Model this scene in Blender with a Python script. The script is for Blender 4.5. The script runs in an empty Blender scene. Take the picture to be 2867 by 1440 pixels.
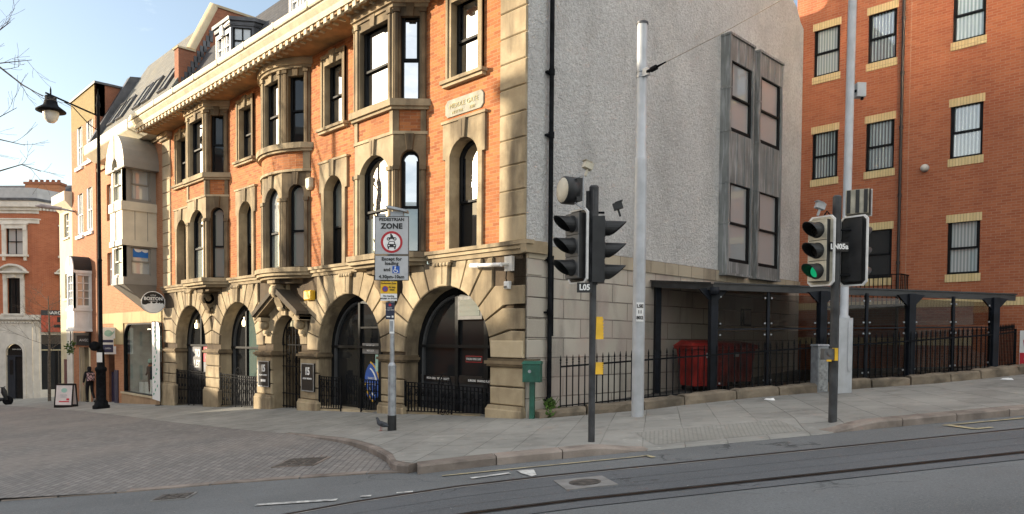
import bpy, bmesh, math, random
from mathutils import Matrix, Vector
random.seed(7)
SC = bpy.context.scene
COL = SC.collection
RAD = math.radians
PI = math.pi

# ------------------------------------------------------------------ helpers
def frame(o, deg):
    """Local frame u (right), v (inward), z (up) seen from outside."""
    a = RAD(deg)
    m = Matrix(((math.cos(a), -math.sin(a), 0, o[0]), (math.sin(a), math.cos(a), 0, o[1]), (0, 0, 1, o[2]), (0, 0, 0, 1)))
    return m
ID = Matrix.Identity(4)

class MB:
    """Collects faces and links them as one mesh object."""
    def __init__(s, M=None):
        s.v = []; s.f = []; s.m = []; s.M = M or ID; s.sm = []
    def add(s, vs, fs, mi=0, M=None, smooth=False):
        k = len(s.v); T = s.M if M is None else M
        s.v += [tuple(T @ Vector(p)) for p in vs]
        for f in fs:
            s.f.append(tuple(i + k for i in f)); s.m.append(mi); s.sm.append(smooth)
        return s
    def box(s, x0, x1, y0, y1, z0, z1, mi=0, M=None, taper=0):
        t = taper
        vs = [(x0, y0, z0), (x1, y0, z0), (x1, y1, z0), (x0, y1, z0), (x0+t, y0+t, z1), (x1-t, y0+t, z1), (x1-t, y1-t, z1), (x0+t, y1-t, z1)]
        return s.add(vs, [(0, 3, 2, 1), (4, 5, 6, 7), (0, 1, 5, 4), (1, 2, 6, 5), (2, 3, 7, 6), (3, 0, 4, 7)], mi, M)
    def bbox(s, x0, x1, y0, y1, z0, z1, b=.02, mi=0, M=None):
        """Box with its front (y0) edges chamfered."""
        P = [(x0, z0), (x1, z0), (x1, z1), (x0, z1)]; Q = [(x0+b, z0+b), (x1-b, z0+b), (x1-b, z1-b), (x0+b, z1-b)]
        vs = [(p[0], y1, p[1]) for p in P] + [(p[0], y0+b, p[1]) for p in P] + [(q[0], y0, q[1]) for q in Q]
        fs = [(8, 9, 10, 11)]
        for i in range(4):
            j = (i+1) % 4
            fs += [(4+i, 4+j, 8+j, 8+i), (i, j, 4+j, 4+i)]
        return s.add(vs, fs, mi, M)
    def prism(s, poly, y0, y1, mi=0, M=None, b=0):
        """Polygon in (x,z), counter-clockwise seen from -y, extruded y0..y1."""
        n = len(poly); vs = [(p[0], y0, p[1]) for p in poly] + [(p[0], y1, p[1]) for p in poly]
        fs = [tuple(range(n)), tuple(range(2*n-1, n-1, -1))]
        fs += [(i, n+i, n+(i+1) % n, (i+1) % n) for i in range(n)]
        if b:
            cx = sum(p[0] for p in poly)/n; cz = sum(p[1] for p in poly)/n
            q = []
            for p in poly:
                d = math.hypot(p[0]-cx, p[1]-cz) or 1; k = 1-b*1.3/d
                q.append((cx+(p[0]-cx)*k, cz+(p[1]-cz)*k))
            vs = [(p[0], y0, p[1]) for p in q] + [(p[0], y1, p[1]) for p in poly] + [(p[0], y0+b, p[1]) for p in poly]
            fs = [tuple(range(n))] + [(i, 2*n+i, 2*n+(i+1) % n, (i+1) % n) for i in range(n)] + [(2*n+i, n+i, n+(i+1) % n, 2*n+(i+1) % n) for i in range(n)]
        return s.add(vs, fs, mi, M)
    def slab(s, poly, z0, z1, mi=0, M=None):
        """Polygon in (x,y) extruded z0..z1; z may be functions."""
        f0 = z0 if callable(z0) else (lambda x, y: z0); f1 = z1 if callable(z1) else (lambda x, y: z1)
        n = len(poly); vs = [(p[0], p[1], f0(*p)) for p in poly] + [(p[0], p[1], f1(*p)) for p in poly]
        fs = [tuple(range(n-1, -1, -1)), tuple(range(n, 2*n))] + [(i, (i+1) % n, n+(i+1) % n, n+i) for i in range(n)]
        return s.add(vs, fs, mi, M)
    def ring(s, O, I, y0, y1, mi=0, M=None, outer=True, closed=False, fm=None):
        """Strip between outline O and opening I (same length), front at y0, sides to y1."""
        n = len(O); vs = []
        for a, b in zip(O, I): vs += [(a[0], y0, a[1]), (b[0], y0, b[1]), (b[0], y1, b[1]), (a[0], y1, a[1])]
        fs = []
        for i in range(n if closed else n-1):
            a = 4*i; c = 4*((i+1) % n)
            fs += [(a, a+1, c+1, c), (a+1, a+2, c+2, c+1)]
            if outer: fs.append((a, c, c+3, a+3))
        s.add(vs, fs, mi, M)
        if fm is not None:
            k = 3 if outer else 2; m0 = len(s.m)-len(fs)
            for q in range(0, len(fs), k): s.m[m0+q] = fm
        return s
    def tube(s, pts, r, n=8, mi=0, M=None, smooth=True, caps=True):
        pts = [Vector(p) for p in pts]; rs = r if isinstance(r, (list, tuple)) else [r]*len(pts)
        vs = []; fs = []
        prev = None
        for i, p in enumerate(pts):
            d = (pts[min(i+1, len(pts)-1)] - pts[max(i-1, 0)])
            if d.length < 1e-9: d = Vector((0, 0, 1))
            d.normalize()
            a = prev if prev is not None else (Vector((1, 0, 0)) if abs(d.x) < .9 else Vector((0, 1, 0)))
            a = a - d*a.dot(d)
            if a.length < 1e-6: a = d.orthogonal()
            a.normalize(); b = d.cross(a); prev = a
            vs += [tuple(p + a*math.cos(t)*rs[i] + b*math.sin(t)*rs[i]) for t in [2*PI*k/n for k in range(n)]]
        for i in range(len(pts)-1):
            for k in range(n):
                j = (k+1) % n; fs.append((i*n+k, i*n+j, (i+1)*n+j, (i+1)*n+k))
        s.add(vs, fs, mi, M, smooth)
        if caps:
            s.add(vs[:n], [tuple(range(n-1, -1, -1))], mi, M); s.add(vs[-n:], [tuple(range(n))], mi, M)
        return s
    def lathe(s, prof, n=16, mi=0, M=None, o=(0, 0, 0), smooth=True):
        vs = []; fs = []
        for r, z in prof: vs += [(o[0]+r*math.cos(2*PI*k/n), o[1]+r*math.sin(2*PI*k/n), o[2]+z) for k in range(n)]
        for i in range(len(prof)-1):
            for k in range(n):
                j = (k+1) % n; fs.append((i*n+k, i*n+j, (i+1)*n+j, (i+1)*n+k))
        s.add(vs, fs, mi, M, smooth)
        s.add(vs[:n], [tuple(range(n-1, -1, -1))], mi, M); s.add(vs[-n:], [tuple(range(n))], mi, M)
        return s
    def quad(s, a, b, c, d, mi=0, M=None): return s.add([a, b, c, d], [(0, 1, 2, 3)], mi, M)
    def wall(s, u0, u1, z0, z1, holes, v=0, mi=0, rd=0, rmi=None, M=None):
        us = sorted({u0, u1} | {h[0] for h in holes} | {h[1] for h in holes}); zs = sorted({z0, z1} | {h[2] for h in holes} | {h[3] for h in holes})
        us = [u for u in us if u0 <= u <= u1]; zs = [z for z in zs if z0 <= z <= z1]
        for a, b in zip(us, us[1:]):
            for c, d in zip(zs, zs[1:]):
                mu, mz = (a+b)/2, (c+d)/2
                if any(h[0] < mu < h[1] and h[2] < mz < h[3] for h in holes): continue
                s.quad((a, v, c), (b, v, c), (b, v, d), (a, v, d), mi, M)
        if rd:
            k = mi if rmi is None else rmi
            for h in holes:
                a, b, c, d = h[:4]
                s.quad((a, v, c), (a, v+rd, c), (b, v+rd, c), (b, v, c), k, M); s.quad((a, v, d), (b, v, d), (b, v+rd, d), (a, v+rd, d), k, M)
                s.quad((a, v, c), (a, v, d), (a, v+rd, d), (a, v+rd, c), k, M); s.quad((b, v, c), (b, v+rd, c), (b, v+rd, d), (b, v, d), k, M)
        return s
    def build(s, name, mats, parent=None, at=None, **props):
        me = bpy.data.meshes.new(name)
        o = bpy.data.objects.new(name, me)
        vs = s.v
        if at is not None:
            vs = [(p[0]-at[0], p[1]-at[1], p[2]-at[2]) for p in vs]
        me.from_pydata(vs, [], s.f)
        for m in (mats if isinstance(mats, (list, tuple)) else [mats]): me.materials.append(m)
        me.polygons.foreach_set('material_index', s.m); me.polygons.foreach_set('use_smooth', s.sm)
        me.update()
        COL.objects.link(o)
        if at is not None: o.location = at
        if parent is not None:
            o.parent = parent
            o.matrix_parent_inverse = world(parent).inverted()
        for k, v in props.items(): o[k] = v
        return o

def world(o):
    m = Matrix.LocRotScale(o.location, o.rotation_euler, o.scale)
    if o.parent: m = world(o.parent) @ o.matrix_parent_inverse @ m
    return m
def tag(o, label, cat, group=None):
    o['label'] = label; o['category'] = cat
    if group: o['group'] = group
    return o
def thing(name, label, cat, loc=(0, 0, 0), group=None):
    o = bpy.data.objects.new(name, None); COL.objects.link(o); o.location = loc; o.empty_display_size = .2
    return tag(o, label, cat, group)
def structure(o): o['kind'] = 'structure'; return o

def text(name, body, size, M, mat, parent=None, depth=.004, align='CENTER', sx=1.0, spacing=1.0, bold=0):
    """Lettering as a mesh; M is a wall frame, the text's origin is its (0,0,0)."""
    cu = bpy.data.curves.new(name, 'FONT'); cu.body = body; cu.size = size; cu.align_x = align; cu.align_y = 'CENTER'; cu.extrude = depth; cu.resolution_u = 3; cu.space_character = spacing
    cu.offset = bold
    t = bpy.data.objects.new(name, cu); COL.objects.link(t)
    dg = bpy.context.evaluated_depsgraph_get(); me = bpy.data.meshes.new_from_object(t.evaluated_get(dg))
    bpy.data.objects.remove(t); bpy.data.curves.remove(cu)
    me.name = name
    R = Matrix(((sx, 0, 0, 0), (0, 0, -1, 0), (0, 1, 0, 0), (0, 0, 0, 1)))
    me.transform(M @ R)
    me.materials.clear(); me.materials.append(mat)
    o = bpy.data.objects.new(name, me); COL.objects.link(o)
    if parent is not None:
        o.parent = parent; o.matrix_parent_inverse = world(parent).inverted()
    return o

# ------------------------------------------------------------------ materials
class NT:
    def __init__(s, name):
        s.m = bpy.data.materials.new(name); s.m.use_nodes = True; s.nt = s.m.node_tree; s.b = s.nt.nodes['Principled BSDF']
        s.pos = s.n('ShaderNodeNewGeometry')
        s.out = s.nt.nodes['Material Output']
    def n(s, t, **kw):
        x = s.nt.nodes.new(t)
        for k, v in kw.items():
            if hasattr(x, k) and k not in ('Scale',): setattr(x, k, v)
            else: s.set(x.inputs[k], v)
        return x
    def set(s, i, v):
        if hasattr(v, 'is_linked') or v.__class__.__name__.startswith('NodeSocket'): s.nt.links.new(v, i)
        else: i.default_value = v
    def math(s, op, a, b=None, c=None):
        x = s.nt.nodes.new('ShaderNodeMath'); x.operation = op
        for i, v in enumerate((a, b, c)):
            if v is not None: s.set(x.inputs[i], v)
        return x.outputs[0]
    def mix(s, f, a, b, t='MIX'):
        x = s.nt.nodes.new('ShaderNodeMixRGB'); x.blend_type = t
        s.set(x.inputs[0], f); s.set(x.inputs[1], c4(a)); s.set(x.inputs[2], c4(b)); return x.outputs[0]
    def noise(s, scale, detail=4, vec=None, stretch=None, rough=.55):
        x = s.nt.nodes.new('ShaderNodeTexNoise'); x.inputs['Scale'].default_value = scale; x.inputs['Detail'].default_value = detail; x.inputs['Roughness'].default_value = rough
        v = vec or s.pos.outputs['Position']
        if stretch: v = s.map(v, stretch)
        s.nt.links.new(v, x.inputs['Vector']); return x.outputs['Fac']
    def map(s, v, scale=(1, 1, 1), rot=(0, 0, 0), loc=(0, 0, 0)):
        x = s.nt.nodes.new('ShaderNodeMapping'); s.nt.links.new(v, x.inputs['Vector']); x.inputs['Scale'].default_value = scale; x.inputs['Rotation'].default_value = rot; x.inputs['Location'].default_value = loc
        return x.outputs[0]
    def ramp(s, f, lo, hi):
        x = s.nt.nodes.new('ShaderNodeMapRange'); s.set(x.inputs[0], f); x.inputs[1].default_value = lo; x.inputs[2].default_value = hi; x.clamp = True
        return x.outputs[0]
    def wallco(s):
        """(along the wall, height) in metres for any vertical wall."""
        sp = s.n('ShaderNodeSeparateXYZ'); s.nt.links.new(s.pos.outputs['Position'], sp.inputs[0])
        sn = s.n('ShaderNodeSeparateXYZ'); s.nt.links.new(s.pos.outputs['True Normal'], sn.inputs[0])
        g = s.math('GREATER_THAN', s.math('ABSOLUTE', sn.outputs[0]), s.math('ABSOLUTE', sn.outputs[1]))
        u = s.math('ADD', s.math('MULTIPLY', sp.outputs[1], g), s.math('MULTIPLY', sp.outputs[0], s.math('SUBTRACT', 1.0, g)))
        c = s.n('ShaderNodeCombineXYZ'); s.nt.links.new(u, c.inputs[0]); s.nt.links.new(sp.outputs[2], c.inputs[1])
        return c.outputs[0]
    def bump(s, h, dist=.01, strength=.6, prev=None):
        x = s.nt.nodes.new('ShaderNodeBump'); x.inputs['Distance'].default_value = dist; x.inputs['Strength'].default_value = strength; s.nt.links.new(h, x.inputs['Height'])
        if prev is not None: s.nt.links.new(prev, x.inputs['Normal'])
        s.nt.links.new(x.outputs[0], s.b.inputs['Normal']); return x.outputs[0]
    def fin(s, col, rough=.8, metal=0., spec=.4):
        s.set(s.b.inputs['Base Color'], c4(col)); s.set(s.b.inputs['Roughness'], rough); s.b.inputs['Metallic'].default_value = metal; s.b.inputs['Specular IOR Level'].default_value = spec
        return s.m
def c4(c):
    if isinstance(c, (tuple, list)): return (*c, 1.) if len(c) == 3 else c
    return c

def paint(name, col, rough=.5, var=.12, scale=3., metal=0., bump=0., bs=60., spec=.4, dirt=None):
    t = NT(name); n = t.noise(scale, 5); d = tuple(x*(1-var*2.2) for x in col); l = tuple(min(1, x*(1+var)) for x in col)
    c = t.mix(t.ramp(n, .3, .7), d, l)
    if dirt:
        c = t.mix(t.math('MULTIPLY', t.ramp(t.noise(1.3, 6, stretch=(3, 3, .5)), .5, .8), dirt[1]), c, dirt[0])
    if bump: t.bump(t.noise(bs, 3), .01, bump)
    r = t.ramp(t.noise(scale*2, 3), .2, .8); rr = t.math('ADD', rough-.08, t.math('MULTIPLY', r, .16))
    return t.fin(c, rr, metal, spec)

def brick(name, c1, c2, mortar, bw=.225, bh=.075, ms=.006, rough=.85, bump=.5, rot=0., ground=False, stain=(.06, .04, .03), sa=.35, off=.5, sfreq=.6, warp=0., squash=1., big=None, freq=2):
    t = NT(name)
    v = t.map(t.pos.outputs['Position'], rot=(0, 0, RAD(rot))) if ground else t.wallco()
    if warp:
        nz = t.n('ShaderNodeTexNoise'); nz.inputs['Scale'].default_value = 1.2; t.nt.links.new(v, nz.inputs['Vector'])
        a = t.n('ShaderNodeVectorMath', operation='SCALE'); t.nt.links.new(nz.outputs['Color'], a.inputs[0]); a.inputs['Scale'].default_value = warp
        b = t.n('ShaderNodeVectorMath', operation='ADD'); t.nt.links.new(v, b.inputs[0]); t.nt.links.new(a.outputs[0], b.inputs[1]); v = b.outputs[0]
    x = t.n('ShaderNodeTexBrick'); t.nt.links.new(v, x.inputs['Vector'])
    x.offset = off; x.offset_frequency = freq; x.squash = squash
    for k, val in (('Color1', c4(c1)), ('Color2', c4(c2)), ('Mortar', c4(mortar)), ('Scale', 1.), ('Mortar Size', ms), ('Brick Width', bw), ('Row Height', bh), ('Mortar Smooth', .25), ('Bias', 0.)): x.inputs[k].default_value = val
    c = x.outputs['Color']
    c = t.mix(t.math('MULTIPLY', t.ramp(t.noise(.9, 5), .35, .7), .30), c, tuple(i*.62 for i in c1))
    c = t.mix(t.math('MULTIPLY', t.ramp(t.noise(sfreq, 7, stretch=(1.5, 1.5, .55) if not ground else (1, 1, 1)), .51, .66), sa), c, stain)
    c = t.mix(t.math('MULTIPLY', t.ramp(t.noise(30, 2), .4, .7), .22), c, tuple(min(1, i*1.3) for i in c2))
    if big: c = t.mix(t.math('MULTIPLY', t.ramp(t.noise(big[1], 3), .45, .6), big[2]), c, big[0])
    if ground:
        vo = t.n('ShaderNodeTexVoronoi'); vo.inputs['Scale'].default_value = 2.3; t.nt.links.new(t.pos.outputs['Position'], vo.inputs['Vector'])
        c = t.mix(t.math('MULTIPLY', t.math('LESS_THAN', vo.outputs['Distance'], .055), .55), c, tuple(i*.42 for i in c1))
        c = t.mix(t.math('MULTIPLY', t.ramp(t.noise(3.1, 6), .52, .7), .4), c, tuple(i*.6 for i in c2))
        c = t.mix(t.math('MULTIPLY', t.ramp(t.noise(6.5, 3), .62, .72), .35), c, tuple(min(1, i*1.5) for i in c1))
    h = t.math('MULTIPLY', x.outputs['Fac'], -1.)
    h = t.math('ADD', h, t.math('MULTIPLY', t.noise(70, 3), .45))
    t.bump(h, .012, bump)
    return t.fin(c, rough, 0, .25)

def stone(name, c1, c2, soot, sa, bump=.35, ss=(1.6, 1.6, .35), isl_=.5):
    t = NT(name)
    c = t.mix(t.ramp(t.noise(2.2, 6), .38, .62), c1, c2)
    c = t.mix(t.math('MULTIPLY', t.ramp(t.noise(1.1, 8, stretch=ss), .48, .62), sa), c, soot)
    c = t.mix(t.math('MULTIPLY', t.ramp(t.noise(24, 4), .45, .75), .25), c, tuple(i*.55 for i in c1))
    isl = t.pos.outputs['Random Per Island']
    c = t.mix(t.math('MULTIPLY', t.ramp(isl, .45, 1.), isl_), c, tuple(i*.45 for i in c2))
    c = t.mix(t.math('MULTIPLY', t.ramp(t.math('FRACT', t.math('MULTIPLY', isl, 7.3)), .6, 1.), isl_*.7), c, tuple(min(1, i*1.3) for i in c1))
    h = t.math('ADD', t.math('MULTIPLY', t.noise(14, 5), .7), t.math('MULTIPLY', t.noise(90, 3), .3))
    t.bump(h, .015, bump)
    return t.fin(c, .88, 0, .2)

def glassy(name, tint=(.015, .018, .022), refl=.62, wave=.06, inner=None, gcol=(.95, .97, 1.0), fr=.7):
    """Window pane seen from outside: dark room behind reflecting double glazing."""
    t = NT(name)
    c = c4(tint)
    if inner:
        col, per, col2 = inner
        w = t.wallco(); sp = t.n('ShaderNodeSeparateXYZ'); t.nt.links.new(w, sp.inputs[0])
        s_ = t.math('SINE', t.math('MULTIPLY', sp.outputs[0], 2*PI/per))
        c = t.mix(t.ramp(s_, -.6, .8), col, col2)
    t.fin(c, .6, 0, .0)
    g = t.n('ShaderNodeBsdfGlossy'); g.inputs['Roughness'].default_value = .015; g.inputs['Color'].default_value = c4(gcol)
    b = t.n('ShaderNodeBump'); b.inputs['Distance'].default_value = .02; b.inputs['Strength'].default_value = wave; t.nt.links.new(t.noise(2.3, 1), b.inputs['Height']); t.nt.links.new(b.outputs[0], g.inputs['Normal'])
    lw = t.n('ShaderNodeLayerWeight'); lw.inputs['Blend'].default_value = .35
    f = t.math('MINIMUM', t.math('ADD', refl, t.math('MULTIPLY', lw.outputs['Fresnel'], fr)), 1.)
    mx = t.n('ShaderNodeMixShader'); t.nt.links.new(f, mx.inputs[0]); t.nt.links.new(t.b.outputs[0], mx.inputs[1]); t.nt.links.new(g.outputs[0], mx.inputs[2])
    t.nt.links.new(mx.outputs[0], t.out.inputs['Surface'])
    return t.m

def clearglass(name, refl=.08, tint=(.8, .84, .84), dirt=0.):
    t = NT(name)
    tr = t.n('ShaderNodeBsdfTransparent'); tr.inputs[0].default_value = c4(tint)
    g = t.n('ShaderNodeBsdfGlossy'); g.inputs['Roughness'].default_value = .02
    lw = t.n('ShaderNodeLayerWeight'); lw.inputs['Blend'].default_value = .3
    f = t.math('MINIMUM', t.math('ADD', refl, t.math('MULTIPLY', lw.outputs['Fresnel'], .22)), 1.)
    mx = t.n('ShaderNodeMixShader'); t.nt.links.new(f, mx.inputs[0]); t.nt.links.new(tr.outputs[0], mx.inputs[1]); t.nt.links.new(g.outputs[0], mx.inputs[2])
    o = mx.outputs[0]
    if dirt:
        t.fin((.25, .24, .22), .9)
        m2 = t.n('ShaderNodeMixShader'); t.set(m2.inputs[0], t.math('MULTIPLY', t.ramp(t.noise(1.5, 6), .3, .8), dirt)); t.nt.links.new(o, m2.inputs[1]); t.nt.links.new(t.b.outputs[0], m2.inputs[2]); o = m2.outputs[0]
    t.nt.links.new(o, t.out.inputs['Surface'])
    return t.m

def glow(name, col, strength):
    t = NT(name); t.fin(tuple(x*.3 for x in col), .4); t.b.inputs['Emission Color'].default_value = c4(col); t.b.inputs['Emission Strength'].default_value = strength; return t.m

def blotch(name, base, col, scale, lo, hi, rough=.6):
    t = NT(name); c = t.mix(t.ramp(t.noise(scale, 1), lo, hi), base, col); return t.fin(c, rough)

SANDSTONE = stone('sandstone', (.425, .345, .225), (.29, .228, .145), (.085, .067, .05), .75)
DARKSTONE = stone('dark soot-patched sandstone', (.23, .175, .108), (.14, .105, .066), (.045, .037, .03), .85)
JOINTSTONE = stone('sooty recessed joints', (.12, .09, .06), (.08, .06, .04), (.04, .03, .025), .6)
PALESTONE = stone('pale sandstone', (.52, .43, .29), (.42, .34, .22), (.22, .18, .13), .35)
ORANGEBRICK = brick('orange facing brick', (.51, .195, .066), (.27, .085, .032), (.40, .235, .135), ms=.006, bump=.5, sa=.3, stain=(.18, .075, .04))
REDBRICK = brick('red engineering brick', (.42, .142, .068), (.32, .098, .048), (.38, .225, .145), ms=.007, bump=.35, sa=.25, stain=(.18, .05, .03))
YELLOWBRICK = brick('yellow soldier brick', (.72, .57, .31), (.62, .48, .24), (.30, .22, .13), bw=.0775, bh=5., ms=.006, off=0., bump=.3, sa=.1)
SHOPBRICK = brick('buff orange brick', (.43, .20, .10), (.35, .15, .072), (.47, .29, .17), ms=.005, bump=.25, sa=.15)
OLDBRICK = brick('old orange brick', (.39, .165, .08), (.29, .115, .055), (.40, .24, .14), ms=.006, bump=.35, sa=.45, stain=(.16, .10, .07))
MOSSBRICK = brick('mossy brick', (.30, .25, .10), (.26, .20, .08), (.22, .2, .1), ms=.006, sa=.4, stain=(.12, .11, .05))
DARKBRICK = brick('dark side brick', (.30, .12, .065), (.24, .09, .05), (.26, .15, .10), ms=.006, sa=.3)
GABLESTONE = brick('coursed gable ashlar', (.47, .435, .37), (.37, .34, .285), (.12, .105, .09), bw=1.15, bh=.42, ms=.014, bump=1., sa=.6, stain=(.19, .17, .15), warp=.03, sfreq=1.0, big=((.42, .33, .29), .9, .4))
SLATE = brick('grey roof slate', (.20, .20, .185), (.15, .15, .14), (.06, .06, .06), bw=.3, bh=.17, ms=.007, bump=.8, sa=.3, stain=(.22, .20, .12))
DARKSLATE = brick('dark roof slate', (.075, .077, .085), (.055, .057, .065), (.02, .02, .02), bw=.3, bh=.17, ms=.007, bump=.8, sa=.2)
PAVING = brick('riven paving slabs', (.29, .287, .262), (.215, .213, .196), (.10, .098, .09), bw=.92, bh=.62, ms=.010, rot=-34 + 90, ground=True, bump=.35, rough=.8, sa=.6, stain=(.13, .127, .117), warp=.02, sfreq=1.3, big=((.34, .33, .30), .35, .45), freq=2)
SETTS = brick('block setts', (.245, .232, .217), (.17, .163, .155), (.08, .075, .071), bw=.21, bh=.105, ms=.008, rot=-48 + 90, ground=True, bump=.9, rough=.8, sa=.3, stain=(.115, .11, .105), warp=.015, big=((.25, .225, .20), .25, .5))
CORDUROY = brick('blister paving', (.30, .292, .262), (.265, .26, .235), (.21, .207, .187), bw=.066, bh=.066, ms=.012, rot=56, ground=True, off=0., bump=.35, sa=.3, stain=(.16, .15, .13))
def asphalt(name, c, patch=.25):
    t = NT(name); d = tuple(x*.72 for x in c); l = tuple(x*1.25 for x in c)
    k = t.mix(t.ramp(t.noise(.35, 5), .3, .7), d, l)
    k = t.mix(t.math('MULTIPLY', t.ramp(t.noise(160, 2), .5, .75), .5), k, tuple(x*2.1 for x in c))
    k = t.mix(t.math('MULTIPLY', t.ramp(t.noise(45, 3, rough=.7), .5, .68), .45), k, tuple(x*1.8 for x in c))
    k = t.mix(t.math('MULTIPLY', t.ramp(t.noise(32, 3, rough=.7), .54, .68), .45), k, tuple(x*.5 for x in c))
    wear = t.noise(.9, 4, t.map(t.pos.outputs['Position'], (1, 1, 1), (0, 0, RAD(-56))), (.12, 1.6, 1))
    k = t.mix(t.math('MULTIPLY', t.ramp(wear, .45, .7), patch), k, tuple(x*.62 for x in c))
    vo = t.n('ShaderNodeTexVoronoi', feature='DISTANCE_TO_EDGE'); vo.inputs['Scale'].default_value = .32
    wv = t.n('ShaderNodeVectorMath', operation='ADD'); nz = t.n('ShaderNodeTexNoise'); nz.inputs['Scale'].default_value = 1.7; nz.inputs['Detail'].default_value = 5
    t.nt.links.new(t.pos.outputs['Position'], nz.inputs['Vector']); t.nt.links.new(nz.outputs['Color'], wv.inputs[0]); t.nt.links.new(t.pos.outputs['Position'], wv.inputs[1]); t.nt.links.new(wv.outputs[0], vo.inputs['Vector'])
    crack = t.math('MULTIPLY', t.math('LESS_THAN', vo.outputs['Distance'], .006), t.ramp(t.noise(.5, 3), .55, .66))
    k = t.mix(t.math('MULTIPLY', crack, .7), k, (.015, .015, .015))
    k = t.mix(t.math('GREATER_THAN', t.noise(26, 1), .79), k, (.34, .33, .31))
    t.bump(t.noise(190, 3), .012, .55)
    return t.fin(k, .82, 0, .3)
ASPHALT = asphalt('worn asphalt', (.132, .139, .141), .15)
TRACKASPHALT = asphalt('dark track infill', (.10, .106, .112), .22)
GRANITE = stone('pink grey granite', (.30, .255, .22), (.20, .168, .143), (.085, .072, .064), .6, .8, (2.2, 2.2, 2.2))
EDGESTONE = stone('mossy edging stone', (.25, .205, .15), (.17, .14, .105), (.075, .065, .05), .75, .9, (1, 1, 1))
YARD = paint('yard tarmac', (.085, .08, .072), .9, .3, 2, bump=.4)
def roughcast():
    t = NT('grey roughcast render')
    c = t.mix(t.ramp(t.noise(.5, 5), .35, .7), (.57, .572, .56), (.67, .672, .655))
    c = t.mix(t.math('MULTIPLY', t.ramp(t.noise(.7, 7, stretch=(1.3, 1.3, .7)), .48, .64), .55), c, (.42, .418, .405))
    c = t.mix(t.math('MULTIPLY', t.ramp(t.noise(.33, 4), .53, .62), .4), c, (.76, .75, .715))
    c = t.mix(t.math('MULTIPLY', t.ramp(t.noise(13, 5, rough=.7), .48, .58), .45), c, (.36, .357, .345))
    c = t.mix(t.math('MULTIPLY', t.ramp(t.noise(17, 4, rough=.7), .55, .68), .4), c, (.80, .795, .77))
    h = t.math('ADD', t.noise(30, 3), t.math('MULTIPLY', t.noise(12, 5, rough=.7), 1.2))
    t.bump(h, .07, .9)
    return t.fin(c, .95, 0, .15)
ROUGHCAST = roughcast()
def lead():
    t = NT('weathered lead sheet')
    c = t.mix(t.ramp(t.noise(1.2, 5), .3, .7), (.155, .166, .166), (.25, .265, .263))
    c = t.mix(t.math('MULTIPLY', t.ramp(t.noise(3.2, 6, stretch=(4, 4, .35)), .50, .66), .55), c, (.50, .51, .52))
    c = t.mix(t.math('MULTIPLY', t.ramp(t.noise(4.0, 5, stretch=(4, 4, .3)), .55, .7), .35), c, (.08, .082, .087))
    t.bump(t.noise(5, 3), .02, .3)
    return t.fin(c, .55, .3, .5)
LEAD = lead()
LEADDARK = paint('dark lead', (.09, .092, .10), .5, .25, 3, .3)
CREAM = paint('cream painted gutter', (.60, .54, .40), .6, .1, 2, dirt=((.35, .29, .18), .5))
DENTIL = paint('cream moulding', (.53, .46, .32), .7, .1, 3, dirt=((.25, .2, .12), .55))
SOFFIT = paint('ochre timber soffit', (.42, .24, .10), .7, .2, 2, dirt=((.15, .10, .05), .5))
BLACKFRAME = paint('black sash frame', (.010, .011, .012), .55, .2, spec=.12)
IRON = paint('black wrought iron', (.011, .012, .014), .7, .3, 8, 0., .15, spec=.06)
SHELTERBLUE = paint('blue black shelter steel', (.011, .014, .02), .5, .25, 4, spec=.2)
SIGNALBLACK = paint('signal black plastic', (.018, .019, .02), .5, .25, 6)
WHITEBOARD = paint('white backing edge', (.72, .72, .70), .5, .1, 6)
SIGNALPALE = paint('cream signal front', (.50, .46, .36), .5, .2, 5)  # cream holds the sunlit look of the far signal's left head
SIGNALGREY = paint('grey signal front', (.11, .11, .11), .5, .2, 5)
POLEGREY = paint('light grey painted steel', (.44, .46, .48), .45, .08, 4, .1, dirt=((.30, .29, .27), .5))
POLEDARK = paint('dark grey pole', (.055, .057, .06), .5, .25, 5, spec=.3)
GALV = paint('galvanised steel', (.36, .38, .40), .45, .15, 9, .5)
WHITE = paint('white paint', (.74, .74, .72), .55, .06, 3)
OFFWHITE = paint('off white stucco', (.62, .59, .53), .75, .08, 2, dirt=((.40, .37, .31), .4))
CREAMWALL = paint('cream stucco', (.56, .50, .33), .8, .08, 2, dirt=((.45, .38, .22), .35))
CLADSHADE = paint('shaded metal cladding', (.27, .25, .215), .5, .06, 2)  # oriel faces turned from the sun, their shade put into the colour
CLADLIT = paint('sunlit metal cladding', (.62, .57, .44), .5, .06, 2)  # same cladding painted lighter for the sunlit front
GREENBOX = paint('green cabinet paint', (.02, .11, .075), .4, .2, 6)
YELLOW = paint('yellow plastic', (.78, .46, .03), .45, .1, 6)
REDBIN = paint('red bin plastic', (.30, .025, .02), .5, .25, 3, dirt=((.12, .05, .04), .5))
BROWN = paint('brown panel', (.17, .075, .04), .6, .2, 3)
NAVY = paint('navy panel', (.02, .02, .055), .5, .2, 3)
BLACKSIGN = paint('black sign board', (.012, .012, .013), .35, .2, 6)
SIGNGREY = paint('sign face grey', (.47, .48, .49), .45, .05, 6)
SIGNRED = paint('sign red', (.45, .02, .03), .45, .1, 6)
SIGNBLACK = paint('sign black print', (.012, .012, .012), .5, .1, 6)
SIGNBLUE = paint('sign blue', (.02, .10, .42), .45, .1, 6)
SIGNYELLOW = paint('sign yellow', (.80, .48, .02), .45, .1, 6)
PRINTWHITE = paint('white print', (.82, .82, .80), .5, .04, 6)
POSTERRED = paint('poster red', (.62, .03, .05), .5, .1, 6)
POSTERBLUE = paint('poster blue', (.02, .17, .55), .5, .1, 6)
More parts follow.
